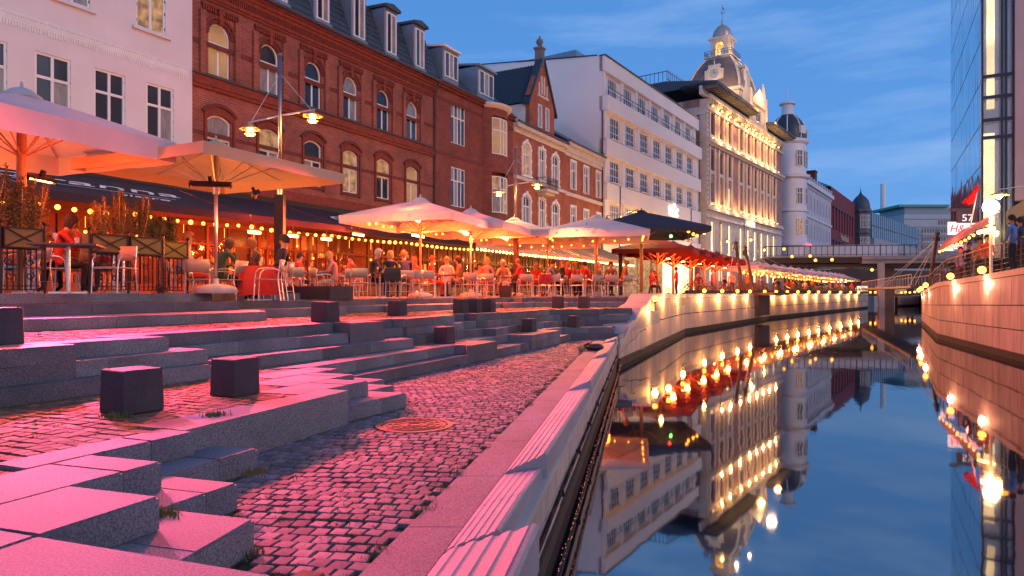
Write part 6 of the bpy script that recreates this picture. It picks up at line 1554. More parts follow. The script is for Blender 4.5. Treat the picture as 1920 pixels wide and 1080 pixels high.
# key heaters by the left parasol: their red light rakes over the granite steps
def aim(o, tgt): o.rotation_euler = (Vector(tgt)-o.location).to_track_quat('-Z','Y').to_euler()
k1 = lamp_light('red_spot', (-6.9,10.0,EYE+1.75), (1,.15,.42), 2600, .10, None, spot=R(92)); aim(k1, (-2.0,5.0,zD))
k2 = lamp_light('red_spot', (-4.9,14.6,EYE+1.8), (1,.06,.09), 4000, .10, None, spot=R(92)); aim(k2, (-1.0,8.6,zD))
k3 = lamp_light('red_spot', (-1.9,23.0,EYE+1.95), (1,.15,.09), 1700, .15, None, spot=R(120)); aim(k3, (1.0,13.5,zD))
k4 = lamp_light('red_spot', (2.2,26.2,EYE+2.0), (1,.20,.05), 2100, .15, None, spot=R(130)); aim(k4, (2.2,18,zD))

# ---------------- street lamps with two hanging shades
lampg = emis('street_lamp_glow', (1,.48,.08), 12)
shade_m = mat('lamp_shade_enamel', (.5,.35,.12), .4, metal=.3, var=.1)
def street_lamp(x, y, h, floor, label, arms, rz=0, pow_=260, col=(1,.42,.08), thick=True, arm=.95):
    r = empty('street_lamp', (x,y,floor), rz, label, 'street lamp', 'twin-armed street lamps')
    H = h-floor
    b = MB(); b.tube((0,0,0),(0,0,H*.52),.075 if thick else .06,n=10); b.tube((0,0,H*.52),(0,0,H-.1),.042,n=10); b.ball((0,0,H-.04),.06,8); b.build('post', mat('lamp_post_steel', (.22,.20,.24), .4, metal=.6, var=.1), r, smooth=True)
    if thick: b = MB(); b.box(-.11,.11,-.11,.11,0,2.6); b.build('control_box', black_m, r)
    za_ = H-1.55
    for (dx, dz, on) in arms:
        L_ = arm*dx
        a = MB(); a.tube((0,0,za_),(L_,0,za_+dz*.3),.022,n=6); a.tube((L_*.9,0,za_+dz*.27),(0,0,H-.5),.008,n=4); a.build('arm', metal, r)
        s_ = empty('lamp_head', (L_*.93,0,za_+dz*.3-.08), 0); s_.parent = r
        b = MB(); b.lathe([(.02,.10),(.05,.04),(.08,.0),(.24,-.07),(.245,-.09),(.08,-.04)],n=18); b.build('shade', shade_m, s_, smooth=True)
        b = MB(); b.lathe([(.10,-.17),(.14,-.19),(.14,-.20),(.02,-.21)],n=14); b.build('lower_shade', shade_m, s_, smooth=True)
        if on:
            b = MB(); b.lathe([(.001,-.03),(.075,-.05),(.085,-.11),(.06,-.17),(.001,-.18)],n=12); b.lathe([(.001,-.215),(.11,-.205),(.09,-.24),(.001,-.25)],n=12); b.build('lamp_glass', lampg, s_, smooth=True)
            lamp_light('lamp_bulb', (0,0,-.42), col, pow_, .08, s_)
        else: b = MB(); b.lathe([(.001,-.03),(.075,-.05),(.085,-.11),(.06,-.17),(.001,-.18)],n=12); b.build('lamp_glass', mat('amber_glass',(.3,.15,.03),.3,var=0), s_)
    return r
p = PX(525, 17.0); street_lamp(p.x, 17.0, EYE+5.95, zA, 'tall street lamp with two lit shades in front of the red brick house', [(-.84,-.6,1),(.92,.5,1)], 0, 260)
p = PX(967, 27.7); street_lamp(p.x, 27.7, EYE+5.95, zA, 'street lamp with two lit shades before the gabled brick house', [(-.78,-.6,1),(.98,.4,1)], 0, 160)
p = PX(1163, 38.8); street_lamp(p.x, 38.8, EYE+6.0, zA, 'street lamp before the white modern building, right shade lit, left one dark', [(-.86,-.4,0),(1.1,.9,1)], 0, 520)
p = PX(1296, 49.5); street_lamp(p.x, 49.5, EYE+6.0, zA, 'slim street lamp before the corner of the domed store', [(1.05,.3,1),(-.9,0,1)], 0, 600)
for i, (px, Y, yy) in enumerate(((1363,62,453),(1407,66,450),(1432,70,469))):
    p = PX(px, Y); hh = EYE+(548-yy)/1280*Y+1.8
    street_lamp(p.x-.6, Y, hh, zA, ['street lamp with lit shades rising before the shop windows of the domed store','street lamp before the middle of the domed store','farthest street lamp before the right end of the domed store'][i], [(1,0,1)], 0, 120, thick=False, arm=.7)

for i_, (x_, y_) in enumerate(((9.2,62.5),(13.6,69.0),(18.0,75.5),(22.4,82.0))):  # invented lamps with fittings, added to warm the white facade
    wl_ = empty('added_facade_lamp', (x_+.9,y_-.6,EYE+3.9), 0, 'added warm lamp before the ground floor of the white modern building, %s from the left' % ORD[i_], 'lamp', 'added lamps before the white building')
    b = MB(); b.box(-.15,.15,-.1,.1,-.08,.08); b.build('lamp_glass', lampg, wl_); b = MB(); b.box(-.2,.0,.1,.4,-.03,.03); b.build('bracket', black_m, wl_); lamp_light('lamp_bulb', (.5,-1.2,.4), (1,.55,.22), 420, .2, wl_)
# ---------------- planter railings at the left
iron_m = mat('wrought_iron', (.018,.014,.014), .5, metal=.3, var=.2); tin_m = mat('olive_tin', (.16,.14,.04), .5, metal=.2, var=.3, vs_=3)
ed = Vector((-6.0+12.2, 13.64-1.0)).normalized(); en = Vector((-ed.y, ed.x))
def edge_pt(px, off):
    t = (px-960)/1280; o_ = Vector((-12.2,1.0))+en*off; k = (t*o_.y-o_.x)/(ed.x-t*ed.y); return o_+ed*k
def planter_rail(px0, px1, off, label, h=1.12, z=EYE-.02):
    a, c = edge_pt(px0, off), edge_pt(px1, off); ln = (c-a).length; d = (c-a).normalized(); rz = math.atan2(d.y, d.x)
    r = empty('planter_railing', (a.x,a.y,z), rz, label, 'railing', 'iron railings with planter boxes')
    n = max(1, round(ln/.62))
    for i in range(n+1): x = ln*i/n; b = MB(); b.tube((x,0,0),(x,0,h-.03),.022,n=5); b.ball((x,0,h),.035,6); b.build('post', iron_m, r)
    for zz in (.06,.12,h-.42): b = MB(); b.tube((0,0,zz),(ln,0,zz),.012,n=4); b.build('rail', iron_m, r)
    b = MB(); rnd = random.Random(int(px0))
    m_ = int(ln/.085)
    for i in range(m_): x = ln*(i+.5)/m_; b.tube((x,0,.06),(x,0,h-.42),.011,n=4)
    for i in range(int(ln/.3)):     # scrolls
        cx = .15+i*.3
        for (q, s_) in ((.28,1),(.5,-1)):
            pts = [(cx+s_*(.02+.055*t/8)*cos(t*.9), 0, q+(.02+.055*t/8)*sin(t*.9)) for t in range(9)]; b.path(pts, .011, n=4)
    o = b.build('scrollwork', iron_m, r); o['kind'] = 'stuff'
    for i in range(n):
        x0, x1 = ln*i/n+.03, ln*(i+1)/n-.03
        b = MB(); b.box(x0,x1,-.02,.26,h-.40,h-.09); bx_ = b.build('planter_box', tin_m, r)
        b = MB(); y = -.03
        for q, w_ in (((x0,h-.40),(x1,h-.09)),((x0,h-.09),(x1,h-.40)),((x0,h-.40),(x1,h-.40)),((x0,h-.09),(x1,h-.09)),((x0,h-.40),(x0,h-.09)),((x1,h-.40),(x1,h-.09))): b.tube((q[0],y,q[1]),(w_[0],y,w_[1]),.013,n=4)
        b.build('cross_brace', iron_m, bx_)
    return r, a, c
planter_rail(-90, 84, .25, 'iron railing with planter boxes at the left frame edge'); planter_rail(168, 306, .30, 'iron railing with planter boxes between the table and the white-shirted guest'); planter_rail(298, 352, .85, 'short set-back railing with planter boxes beside the beige parasol')
leaf_m = [mat('leaf_a', (.10,.11,.02), .6, var=.5, vs_=3), mat('leaf_b', (.16,.13,.03), .6, var=.5, vs_=3)]
def shrub(x, y, z, h, w_, n, label, seed, feathery=False):
    r = empty('potted_shrub', (x,y,z), 0, label, 'shrub', 'shrubs in the planter boxes'); rnd = random.Random(seed)
    st_ = MB(); lf = MB()
    for k in range(max(4, n//220)):
        a = rnd.uniform(0,2*pi); rr = w_*rnd.uniform(.1,.9); tip = Vector((rr*cos(a), rr*.6*sin(a), h*rnd.uniform(.55,1.0))); base_ = Vector((rr*.3*cos(a), rr*.15*sin(a), 0)); mid = base_.lerp(tip,.5)+Vector((rnd.gauss(0,.03),rnd.gauss(0,.03),.03))
        st_.path([base_, mid, tip], .006, n=4)
        m_ = 220
        for q in range(m_):
            t = rnd.uniform(.12,1.05); c = (base_.lerp(mid,2*t) if t < .5 else mid.lerp(tip,2*t-1))+Vector((rnd.gauss(0,.05*(1.3-t)),rnd.gauss(0,.05*(1.3-t)),rnd.gauss(0,.03)))
            d = Vector((rnd.gauss(0,1),rnd.gauss(0,1),rnd.gauss(.5,.7))).normalized(); w2_ = d.orthogonal().normalized()*(.006 if feathery else .012); L_ = rnd.uniform(.03,.07)
            lf.add([c-w2_, c+d*L_*.5-w2_*.2, c+d*L_, c+w2_], [(0,1,2,3)], rnd.randrange(2))
    st_.build('stems', wood_m, r); o = lf.build('foliage', leaf_m, r); o['kind'] = 'stuff'; return r
for i, (px, off, h, w_, n, fe, lab) in enumerate(((-20,.4,.95,.4,3600,False,'bushy shrub cut by the left frame edge'),(38,.4,.85,.38,3600,False,'bushy shrub in the planter below the big red-lit parasol'),(66,.42,.75,.3,2600,True,'arching grassy shrub at the right end of the left planter'),(190,.45,.65,.32,2800,True,'feathery shrub at the left end of the second planter'),(225,.45,.9,.36,3600,True,'tall feathery conifer with upright tips in the second planter'),(262,.45,.8,.36,3400,True,'bushy conifer with orange-lit tips in the second planter'),(293,.45,.5,.24,1600,False,'dark leafy shrub at the right end of the second planter'),(322,1.0,.55,.22,1600,False,'dark shrub in the short set-back planter'))):
    p = edge_pt(px, off); shrub(p.x, p.y, EYE-.02+1.0, h, w_, n, lab, i+3, fe)

# ---------------- guests, chairs and tables
def at(px, Y): return (px-960)/1280*Y
def T(px, Y, lab, **k): return table(at(px,Y), Y, lab, **k)
ZL = EYE-.02
T(128,10.6,'dark table standing between the two planter railings', z=ZL, s_=.45, h=.76)
T(486,14.9,'round table beside the beige parasol', z=zA, round_=True, s_=.38, cloth=True)
T(590,19.5,'small table behind the dark planter cube', z=zA); T(712,19.9,'table of the dark-suited guest', z=zA); T(835,22.4,'table of the white-shirted guest facing the canal', z=zA)
T(948,25.4,'table of the two fair-haired guests', z=zA); T(1040,26.4,'table of the guest in the striped blue shirt', z=zA); T(1098,26.6,'table near the pole of the broad white parasol', z=zA); T(1140,26.9,'round table in front of the broad white parasol', z=zA, round_=True); T(55,12.4,'table in the red light behind the left railing', z=ZL); T(230,12.8,'table behind the second planter railing', z=ZL)
G = [ # px, Y, rz(deg: 0 faces away from the camera), pose, label, top, legs, hair, long, floor
 (348,14.6,-70,'up','guest in a white shirt seen behind the short railing','white','red','ginger',False,zA),
 (412,16.2,-40,'lean','dark-haired guest in a dark green top sitting behind the parasol pole','green','black','brown',True,zA),
 (492,16.2,100,'lean','guest with raised hand wearing a patterned dark top behind the red-clothed table','brown','black','ginger',True,zA),
 (518,14.9,90,'back','guest with a dark jacket seen from the side right of the red-clothed table','black','black','dark',False,zA),
 (104,12.3,-60,'lean','guest in red bent over the table between the railings','red','black','dark',True,ZL),
 (140,12.9,80,'up','guest in dark red leaning to the others left of the second railing','rust','black','brown',True,ZL),
 (198,13.5,180,'up','guest behind the feathery shrubs facing the camera','red','navy','dark',False,ZL),
 (30,13.2,170,'up','guest sitting deep in the red light at the left edge','rust','black','dark',False,ZL),
 (560,21.4,-90,'up','guest in red at the small table left of the planter cube','red','black','dark',False,zA),
 (632,20.6,90,'lean','guest in a pale flowered blouse right of the small table','pink','beige','blond',True,zA),
 (694,20.1,-80,'lean','grey-haired guest in a dark suit leaning over the table','black','navy','silver',False,zA),
 (731,20.6,0,'up','guest with light hair and black jacket seen from behind','black','black','blond',True,zA),
 (760,20.9,20,'lean','guest in a dark coat with red hair seen from behind','navy','black','ginger',False,zA),
 (806,23.2,-90,'turn','guest in bright red talking beside the parasol pole','red','red','brown',False,zA),
 (838,23.6,180,'up','guest in a white shirt and light trousers facing the canal','white','beige','blond',False,zA),
 (862,23.4,100,'up','guest in rust red beside the white-shirted one','rust','navy','dark',True,zA),
 (912,25.3,-30,'up','blond guest in a pink cardigan seen from behind','pink','pink','blond',True,zA),
 (945,26.6,170,'lean','white-haired guest in a yellowish jacket facing the canal','beige','beige','silver',True,zA),
 (982,26.0,60,'lean','stout guest in a dark red sweater right of the white-haired one','red','navy','brown',False,zA),
 (1026,27.2,-80,'lean','dark-haired guest in a striped blue shirt leaning forward','blue','navy','dark',False,zA),
 (1047,26.9,70,'back','guest in a black shirt sitting upright with crossed legs','black','navy','brown',False,zA),
 (1064,27.8,170,'up','guest in red facing the camera beyond the dark-shirted one','red','black','ginger',True,zA),
 (1078,28.0,190,'turn','guest with ginger hair beside the parasol pole, facing the camera','rust','black','ginger',False,zA),
 (1092,28.4,180,'up','guest in rust red between the two tables under the broad parasol','rust','black','brown',False,zA),
 (1106,27.3,60,'lean','guest in dark red with back to the broad parasol pole','red','black','dark',False,zA),
 (1128,28.0,-60,'back','guest in a grey jumper right of the broad parasol pole','grey','grey','blond',False,zA),
 (1146,28.2,160,'up','guest in brown at the far side of the round table','brown','black','dark',False,zA),
 (1166,27.9,70,'back','guest in an orange shirt at the right end of the round table','rust','navy','brown',False,zA),
 (660,24.0,150,'up','guest in brown deeper under the navy awning','brown','black','dark',False,zA),
 (784,25.2,150,'lean','guest in rust deeper under the second white parasol','rust','black','brown',True,zA),
 (900,29.5,170,'up','guest in beige behind the blond one','beige','navy','dark',False,zA),
 (1005,30.5,190,'up','guest in red deep under the third white parasol','red','navy','blond',True,zA)]
for px, Y, rz, pose, lab, top, legs, hair, lg, fl in G:
    person(at(px,Y), Y, R(rz), pose, lab, top, legs, hair, lg, z=fl, s_=random.uniform(.97,1.04))
    if pose != 'stand': 
        o = chair(at(px,Y)+.05*sin(R(rz)), Y-.05*cos(R(rz)), R(rz), 'armchair under '+' '.join(lab.split()[:11]), z=fl)
C_ = [(676,18.95,5,'empty armchair with pale back nearest the dark suit'),(742,19.55,-6,'empty armchair draped with a dark jacket'),(772,20.4,60,'empty armchair turned sideways before the first white parasol pole'),(801,21.0,8,'empty armchair catching orange light below the first white parasol'),
 (880,23.2,10,'armchair with tubular arms just left of the second parasol foot'),(893,23.6,-30,'armchair turned askew right behind the second parasol foot'),(914,24.3,0,'empty yellow-lit armchair in front of the blond guest'),(985,24.9,4,'empty armchair in front of the stout guest'),(1016,25.4,20,'armchair with a red jacket over its back'),(1040,25.5,-4,'empty armchair right of the one with the red jacket'),
 (1081,25.6,0,'empty armchair in the middle of the row under the broad white parasol'),(1112,25.9,30,'armchair left of the round table under the broad white parasol'),(1146,26.0,-8,'armchair in front of the round table under the broad parasol'),(1170,26.3,30,'armchair with curved arms near the right end of the row'),(1183,26.6,70,'last armchair at the right end of the row'),
 (372,13.9,20,'pale armchair beside the beige parasol foot'),(360,15.3,-20,'armchair half hidden behind the short railing'),(432,14.4,80,'armchair with curved arm right of the beige parasol pole'),(503,14.0,100,'armchair right of the red-clothed table, arm towards the camera'),(548,18.2,40,'armchair with round arms behind the dark planter cube'),(603,18.6,-50,'armchair turned to the small table behind the dark planter cube'),(645,19.3,60,'armchair with a flowered cloth over it'),(52,11.5,160,'armchair half seen through the left railing'),(215,11.9,170,'armchair half seen through the second railing')]
for px, Y, rz, lab in C_: chair(at(px,Y), Y, R(rz), lab, z=ZL if px < 340 else zA)
# jackets over chair backs
def jacket(px, Y, rz, m, lab):
    o = MB(); vs = []; n = 8
    for (z, y, w_) in ((.50,-.33,.25),(.70,-.335,.245),(.86,-.335,.235),(.875,-.29,.23),(.84,-.245,.22),(.62,-.22,.22)):
        for i in range(n+1): x = -w_+2*w_*i/n; vs.append((x, y-.02*sin(i*1.9), z+.012*sin(i*2.7)))
    o.add(vs, [(j*(n+1)+i,j*(n+1)+i+1,(j+1)*(n+1)+i+1,(j+1)*(n+1)+i) for j in range(5) for i in range(n)])
    k = o.build('jacket', m, None, smooth=True); k.location = (at(px,Y),Y,zA); k.rotation_euler = (0,0,R(rz)); tag(k, lab, 'jacket')
jacket(742,19.55,-6,cloth(COLS['black']),'dark jacket hung over a chair back near the first white parasol'); jacket(1016,25.4,20,red_cloth,'red jacket hung over a chair back under the third white parasol')
# dark planter cube with weeds and a shopping bag
pc = empty('low_planter', (at(598,17.2),17.2,zA), R(-30), 'dark low stone planter block in front of the heaters', 'planter')
b = MB(); b.box(-.78,.78,-.4,.4,0,.33); b.build('block', block_m, pc)
sp2 = [(at(628,16.5)+random.gauss(0,.05), 16.5, zA, 40, .04, .12)]; tufts(sp2, 'weeds_by_planter')
bagm = MB(); bagm.add([(-.2,-.1,0),(.2,-.1,0),(.2,.1,0),(-.2,.1,0),(-.24,-.07,.42),(.24,-.07,.42),(.24,.07,.42),(-.24,.07,.42)],[(0,1,5,4),(1,2,6,5),(2,3,7,6),(3,0,4,7),(3,2,1,0)]); bg_ = bagm.build('shopping_bag', black_m); bg_.location = (at(948,24.3),24.3,zA); bg_.rotation_euler = (0,0,-.2); tag(bg_, 'black shopping bag on the floor beside the fair-haired guests', 'bag')
b = MB(); 
for y in (-.08,.08): b.path([(-.1,y,.42),(-.08,y,.56),(.08,y,.56),(.1,y,.42)],.008,n=4)
b.build('handles', white, bg_)
# small dark parcel (bag and cap) left lying on the quay kerb
pk_ = empty('dropped_bag', (PX(1108,15.0).x,15.4,zD), 0, 'dark leather bag left lying on the kerb near the far end of the lower quay', 'bag')
b = MB(); b.M = Matrix.Scale(.42,4,(0,0,1)); b.ball((.12,0,.18),.22,10); b.M = None; o = b.build('body', mat('brown_leather',(.06,.025,.02),.5,var=.4), pk_, smooth=True)
b = MB(); b.ball((-.17,-.03,.06),.08,8); b.build('flap', mat('tan_cloth',(.45,.26,.14),.8,var=.2), pk_, smooth=True); b = MB(); b.path([(-.12,0,.1),(-.02,-.05,.16),(.05,0,.14)],.02); b.build('strap', black_m, pk_)
# ============================================================ LEFT QUAY LIGHTS, BRIDGES, MASTS, RIGHT BANK
def globe(p, label, group, r=.085, m=None, pw=0, col=(1,.42,.10)):
    g = empty('quay_lamp', p, 0, label, 'lamp', group)
    b = MB(); b.ball((0,0,0), r, 10); b.build('globe', m or bulb_m, g, smooth=True); b = MB(); b.tube((0,0,-r-.06),(0,0,-r*.8),.03,n=8); b.build('holder', black_m, g)
    if pw: lamp_light('globe_light', (0,0,-r-.34), col, pw, .10, g)
def wall_pt(px, off=-.22):
    for (x0,y0),(x1,y1) in zip(W2, W2[1:]):
        t = (px-960)/1280; d = (x1-x0) - t*(y1-y0)
        k = (t*y0-x0)/d
        if 0 <= k <= 1:
            v = Vector((x1-x0,y1-y0)).normalized(); return Vector((x0+(x1-x0)*k-v.y*off, y0+(y1-y0)*k+v.x*off))
    return Vector(W2[-1])
pxs = [1216,1243,1271,1313,1347,1376,1400,1428,1450,1471,1491,1512,1530,1551,1572,1591,1606]
for i, px in enumerate(pxs):
    p = wall_pt(px); z = top2(p)+.16 if i else top2(p)+.10
    globe((p.x,p.y,z), ('round glowing quay lamp low on the stair cheek, nearest of the row' if i == 0 else '%s round glowing lamp of the row on the far canal wall' % ORD[i] if i < 16 else 'last round glowing lamp of the row on the far canal wall'), 'round lamps along the left canal wall', r=.085+.0006*p.y, pw=(34+1.5*p.y))
globe(tuple(PX(1632,90,548)), 'lamp on the left of the pair beside the bridge pier', 'lamps by the pier', r=.13); globe(tuple(PX(1641,90,548)), 'lamp on the right of the pair beside the bridge pier', 'lamps by the pier', r=.13)
# far guests under the long row and red row
for i in range(26):
    Y = 38+i*2.2+random.uniform(-.5,.5); 
    wp = w2(Y); x = wp-1.6-random.uniform(0,2.6) if Y > 34 else at(1200,Y)
    person(x, Y, random.uniform(0,6.3), random.choice(['up','lean','stand','walk','back']) if i % 2 else 'up', 'tiny guest in the far glow, %s from the near end of the far terrace' % (ORD[i] if i < 20 else ['twenty-first','twenty-second','twenty-third','twenty-fourth','twenty-fifth','farthest'][i-20]), random.choice(['red','rust','black','beige','navy','white']), 'navy', random.choice(['dark','brown','blond']), z=zA, group='far guests under the parasols')
fr_m = mat('glass_screen_frame', (.25,.08,.05), .5, var=.2)
for i in range(9):
    Y = 37+i*6.2; a = Vector((w2(Y)-1.0, Y)); c = Vector((w2(Y+5.6)-1.0, Y+5.6)); d = c-a
    r = empty('planter_hedge', (a.x,a.y,zA), math.atan2(d.y,d.x), '%s low hedge in a dark trough along the far quay edge' % ORD[i], 'hedge', 'hedges along the far quay'); L_ = d.length
    b = MB(); b.box(0,L_,-.15,.15,0,.3); b.build('trough', block_m, r)
    lf = MB(); rnd = random.Random(i)
    for k in range(420): c_ = Vector((rnd.uniform(0,L_), rnd.gauss(0,.12), .3+abs(rnd.gauss(.2,.15)))); dv = Vector((rnd.gauss(0,1),rnd.gauss(0,1),rnd.gauss(0,1))).normalized()*.09; o_ = dv.orthogonal().normalized()*.05; lf.add([c_-o_,c_+dv,c_+o_],[(0,1,2)],rnd.randrange(2))
    o = lf.build('foliage', leaf_m, r); o['kind'] = 'stuff'
ps = [wall_pt(p, 2.2) for p in (1440,1480,1520,1560,1600)]
for a, c, i in zip(ps, ps[1:], range(9)): string_lights('warm bulb string hanging on the %s stretch of the long white parasol row' % ORD[i], [(a.x,a.y,EYE+1.75-.1*i),(c.x,c.y,EYE+1.68-.1*i)], 1.2, .1, 'bulb strings under the far parasols', me=mesh_bulb(.10, bulb_s, 6), drop=.1)

# ---------------- road bridge
conc2 = mat('bridge_concrete', (.36,.31,.29), .8, var=.25, vs_=.5, bump=.2, bs=6); steel_b = mat('brown_steel', (.09,.05,.035), .5, metal=.4, var=.3)
BA, BB = Vector((35.2,95.0)), Vector((74,87.5)); bd = (BB-BA).normalized(); brz = math.atan2(bd.y,bd.x); BLn = (BB-BA).length
br = empty('road_bridge', (BA.x,BA.y,EYE), brz, 'concrete road bridge with brown steel railing crossing the canal in the distance', 'bridge')
xs_ = 12.5
def bb(x0,x1,y0,y1,z0,z1,m,nm): b = MB(); b.box(x0,x1,y0,y1,z0,z1); return b.build(nm, m, br)
bb(xs_,BLn,-.1,11,3.9,4.9,conc2,'deck'); bb(xs_-.0,BLn,-.35,.05,4.45,4.95,conc2,'kerb_beam'); bb(0,xs_,0,11,4.0,4.85,steel_b,'steel_span'); bb(0,xs_,-.05,.0,4.78,5.0,conc2,'edge_strip'); bb(0,BLn,.4,10.5,3.5,3.9,steel_b,'girder')
b = MB(); b.path([(0,0,6.35),(xs_+7,0,6.35)],.06,n=5); b.build('handrail', steel_b, br); b = MB(); b.path([(0,0,5.15),(xs_+7,0,5.15)],.04,n=5); b.build('bottom_rail', steel_b, br)
for i in range(27): x = i*.74; big_ = i % 4 == 0; b = MB(); b.box(x-.06 if big_ else x-.03,x+.06 if big_ else x+.03,-.04,.04,4.9,6.45 if big_ else 6.3); b.build('railing_post', steel_b, br)
bb(xs_+7,BLn,-.05,.05,6.2,6.35,conc2,'handrail'); bb(xs_+7,BLn,-.05,.05,5.65,5.78,conc2,'handrail'); bb(xs_+7,BLn,-.05,.05,5.1,5.2,conc2,'handrail')
for i in range(12): x = xs_+7+i*1.9; b = MB(); b.box(x-.06,x+.06,-.08,.08,4.9,6.4); b.build('railing_post', conc2, br)
bb(xs_-6,xs_+7,7,7.2,4.9,6.9,mat('white_hoarding',(.62,.62,.68),.6,var=.1),'hoarding')
p1 = (PX(1652,90)-Vector((BA.x,BA.y,0))); 
for px, w_, nm, m in ((1652,.65,'pier',mat('pale_pier',(.5,.4,.38),.8,var=.2,vs_=.6)),(1666,1.2,'pier',mat('brown_pier',(.22,.14,.09),.8,var=.3,vs_=.6))):
    q = PX(px,91 if px == 1652 else 94); dd = Vector((q.x-BA.x,q.y-BA.y)); lx = dd.dot(bd); ly = dd.dot(Vector((-bd.y,bd.x))); b = MB(); b.box(lx-w_/2,lx+w_/2,ly-.4,ly+.4,-2.2,3.9); b.build(nm, m, br)
# dark passage under the bridge: shop fronts far behind
ub = empty('underpass_shop', (62,112,EYE), .3, 'dim shop with a lit white sign seen beneath the road bridge', 'shop')
b = MB(); b.box(-16,26,0,6,-.6,3.6); b.build('wall', mat('dim_brick',(.10,.06,.05),.8,var=.4,vs_=.4), ub)
text('lit_sign', 'Bar Bodega', (-11.5,-.2,1.6), (R(90),0,0), 1.1, emis('white_sign',(1,.9,.75),4), ub, ext=.03)
for i in range(10):
    b = MB(); x = -15+i*4; b.box(x,x+2.4,-.06,0,-.3,1.0); b.build('shop_window', [glass_w,glass_d,glass_y,pan[2]][i%4], ub)
for i, px in enumerate((1690,1698,1706,1715)): globe(tuple(PX(px,98,548.5-(i%2))), 'small warm lamp on the quay beyond the bridge, %s from the left' % ORD[i], 'warm lamps on the quay beyond the bridge', r=.14, m=bulb_s)
for i, (px, y, Y) in enumerate(((1485,481,84),(1519,480,84),(1529,488,80),(1560,487,80),(1635,506,85),(1470,467,84))):
    globe(tuple(PX(px,Y,y)), ['amber lamp before the bridge, second from the left','amber lamp just above the bridge edge in the middle of the railing','amber lamp on the brown steel span, left of the last one','amber lamp at the right end of the brown steel span','amber lamp hanging below the concrete deck near the pier','leftmost amber lamp before the bridge railing'][i], 'amber lamps hanging before the road bridge', r=.17, m=bulb_s)

# ---------------- footbridge with cable stays
ml = Vector((44.0,84.0)); mr = Vector((28.6,47.2)); fb_ = empty('footbridge', (mr.x,mr.y,EYE), math.atan2(ml.y-mr.y, ml.x-mr.x), 'slim dark footbridge hung on white cables across the canal', 'footbridge')
FL = (ml-mr).length; b = MB(); b.box(0,FL,-.9,.9,.30,.46); b.build('deck', steel_b, fb_)
for sy_ in (-.85,.85): b = MB(); b.tube((0,sy_,1.25),(FL,sy_,1.25),.03,n=5); b.build('handrail', metal, fb_)
b = MB()
for i in range(28): x = i*FL/27; b.tube((x,-.85,.46),(x,-.85,1.25),.02,n=4); b.tube((x,.85,.46),(x,.85,1.25),.02,n=4)
o = b.build('railing_posts', metal, fb_); o['kind'] = 'stuff'
def mast(px, Y, ytop, ybot, lean, label):
    p = PX(px, Y); m_ = empty('mast', (p.x,p.y,EYE+(548-ybot)/1280*Y), 0, label, 'mast'); h = (ybot-ytop)/1280*Y
    b = MB(); b.tube((0,0,0),(lean,0,h),.12,.10,n=10); b.build('spar', steel_b, m_); b = MB(); b.box(lean-.2,lean+.12,-.12,.12,h-.45,h-.15); b.lathe([(.16,0),(.16,.12),(.03,.16),(.02,.4)],(lean,0,h),n=8); b.build('cap', steel_b, m_); return p, Vector((p.x+lean,p.y,EYE+(548-ytop)/1280*Y))
p, tp = mast(1745, 46.5, 440, 520, .45, 'tall dark footbridge mast on the right bank')
cab = mat('white_cable', (.6,.58,.6), .4, var=0)
cb = empty('stay_cables', tp, 0, 'white stay cables running down from the right bank mast to the footbridge', 'cables')
for f in (.12,.2,.62,.74):
    q = mr.lerp(ml, f); b = MB(); b.tube((0,0,-.3),(q.x-tp.x,q.y-tp.y,EYE+.46-tp.z),.022,n=4); b.build('cable', cab, cb)
for sy_ in (3.0,3.4): b = MB(); b.tube((0,0,-.6-sy_*.2),(26-0,40,-.2-sy_*.35),.02,n=4); b.build('cable', cab, cb)
p, t2 = mast(1391, 46.0, 457, 545, -.4, 'leaning dark mast at the left end of the far quay, nearer one'); p, t3 = mast(1412, 47.5, 466, 545, -.55, 'leaning dark mast just right of its twin on the far quay')
cb2 = empty('mast_cables', t2, 0, 'thin cables slanting from the left masts down to the quay', 'cables')
for tt, (px, Y, y) in ((t2,(1362,44,540)),(t2,(1510,60,538)),(t3,(1560,70,540)),(t3,(1480,55,541))): q = PX(px,Y,y); b = MB(); b.tube(tt-t2, q-t2, .018, n=4); b.build('cable', cab, cb2)
st_ = empty('landing_platform', tuple(PX(1438,49,549.5)), .9, 'dark landing platform jutting over the far canal wall', 'platform'); b = MB(); b.box(-1.6,1.8,-1.0,.9,-.15,.05); b.build('deck', steel_b, st_); b = MB(); b.box(-1.2,1.2,.2,.7,-1.6,-.15); b.build('bracket', steel_b, st_)

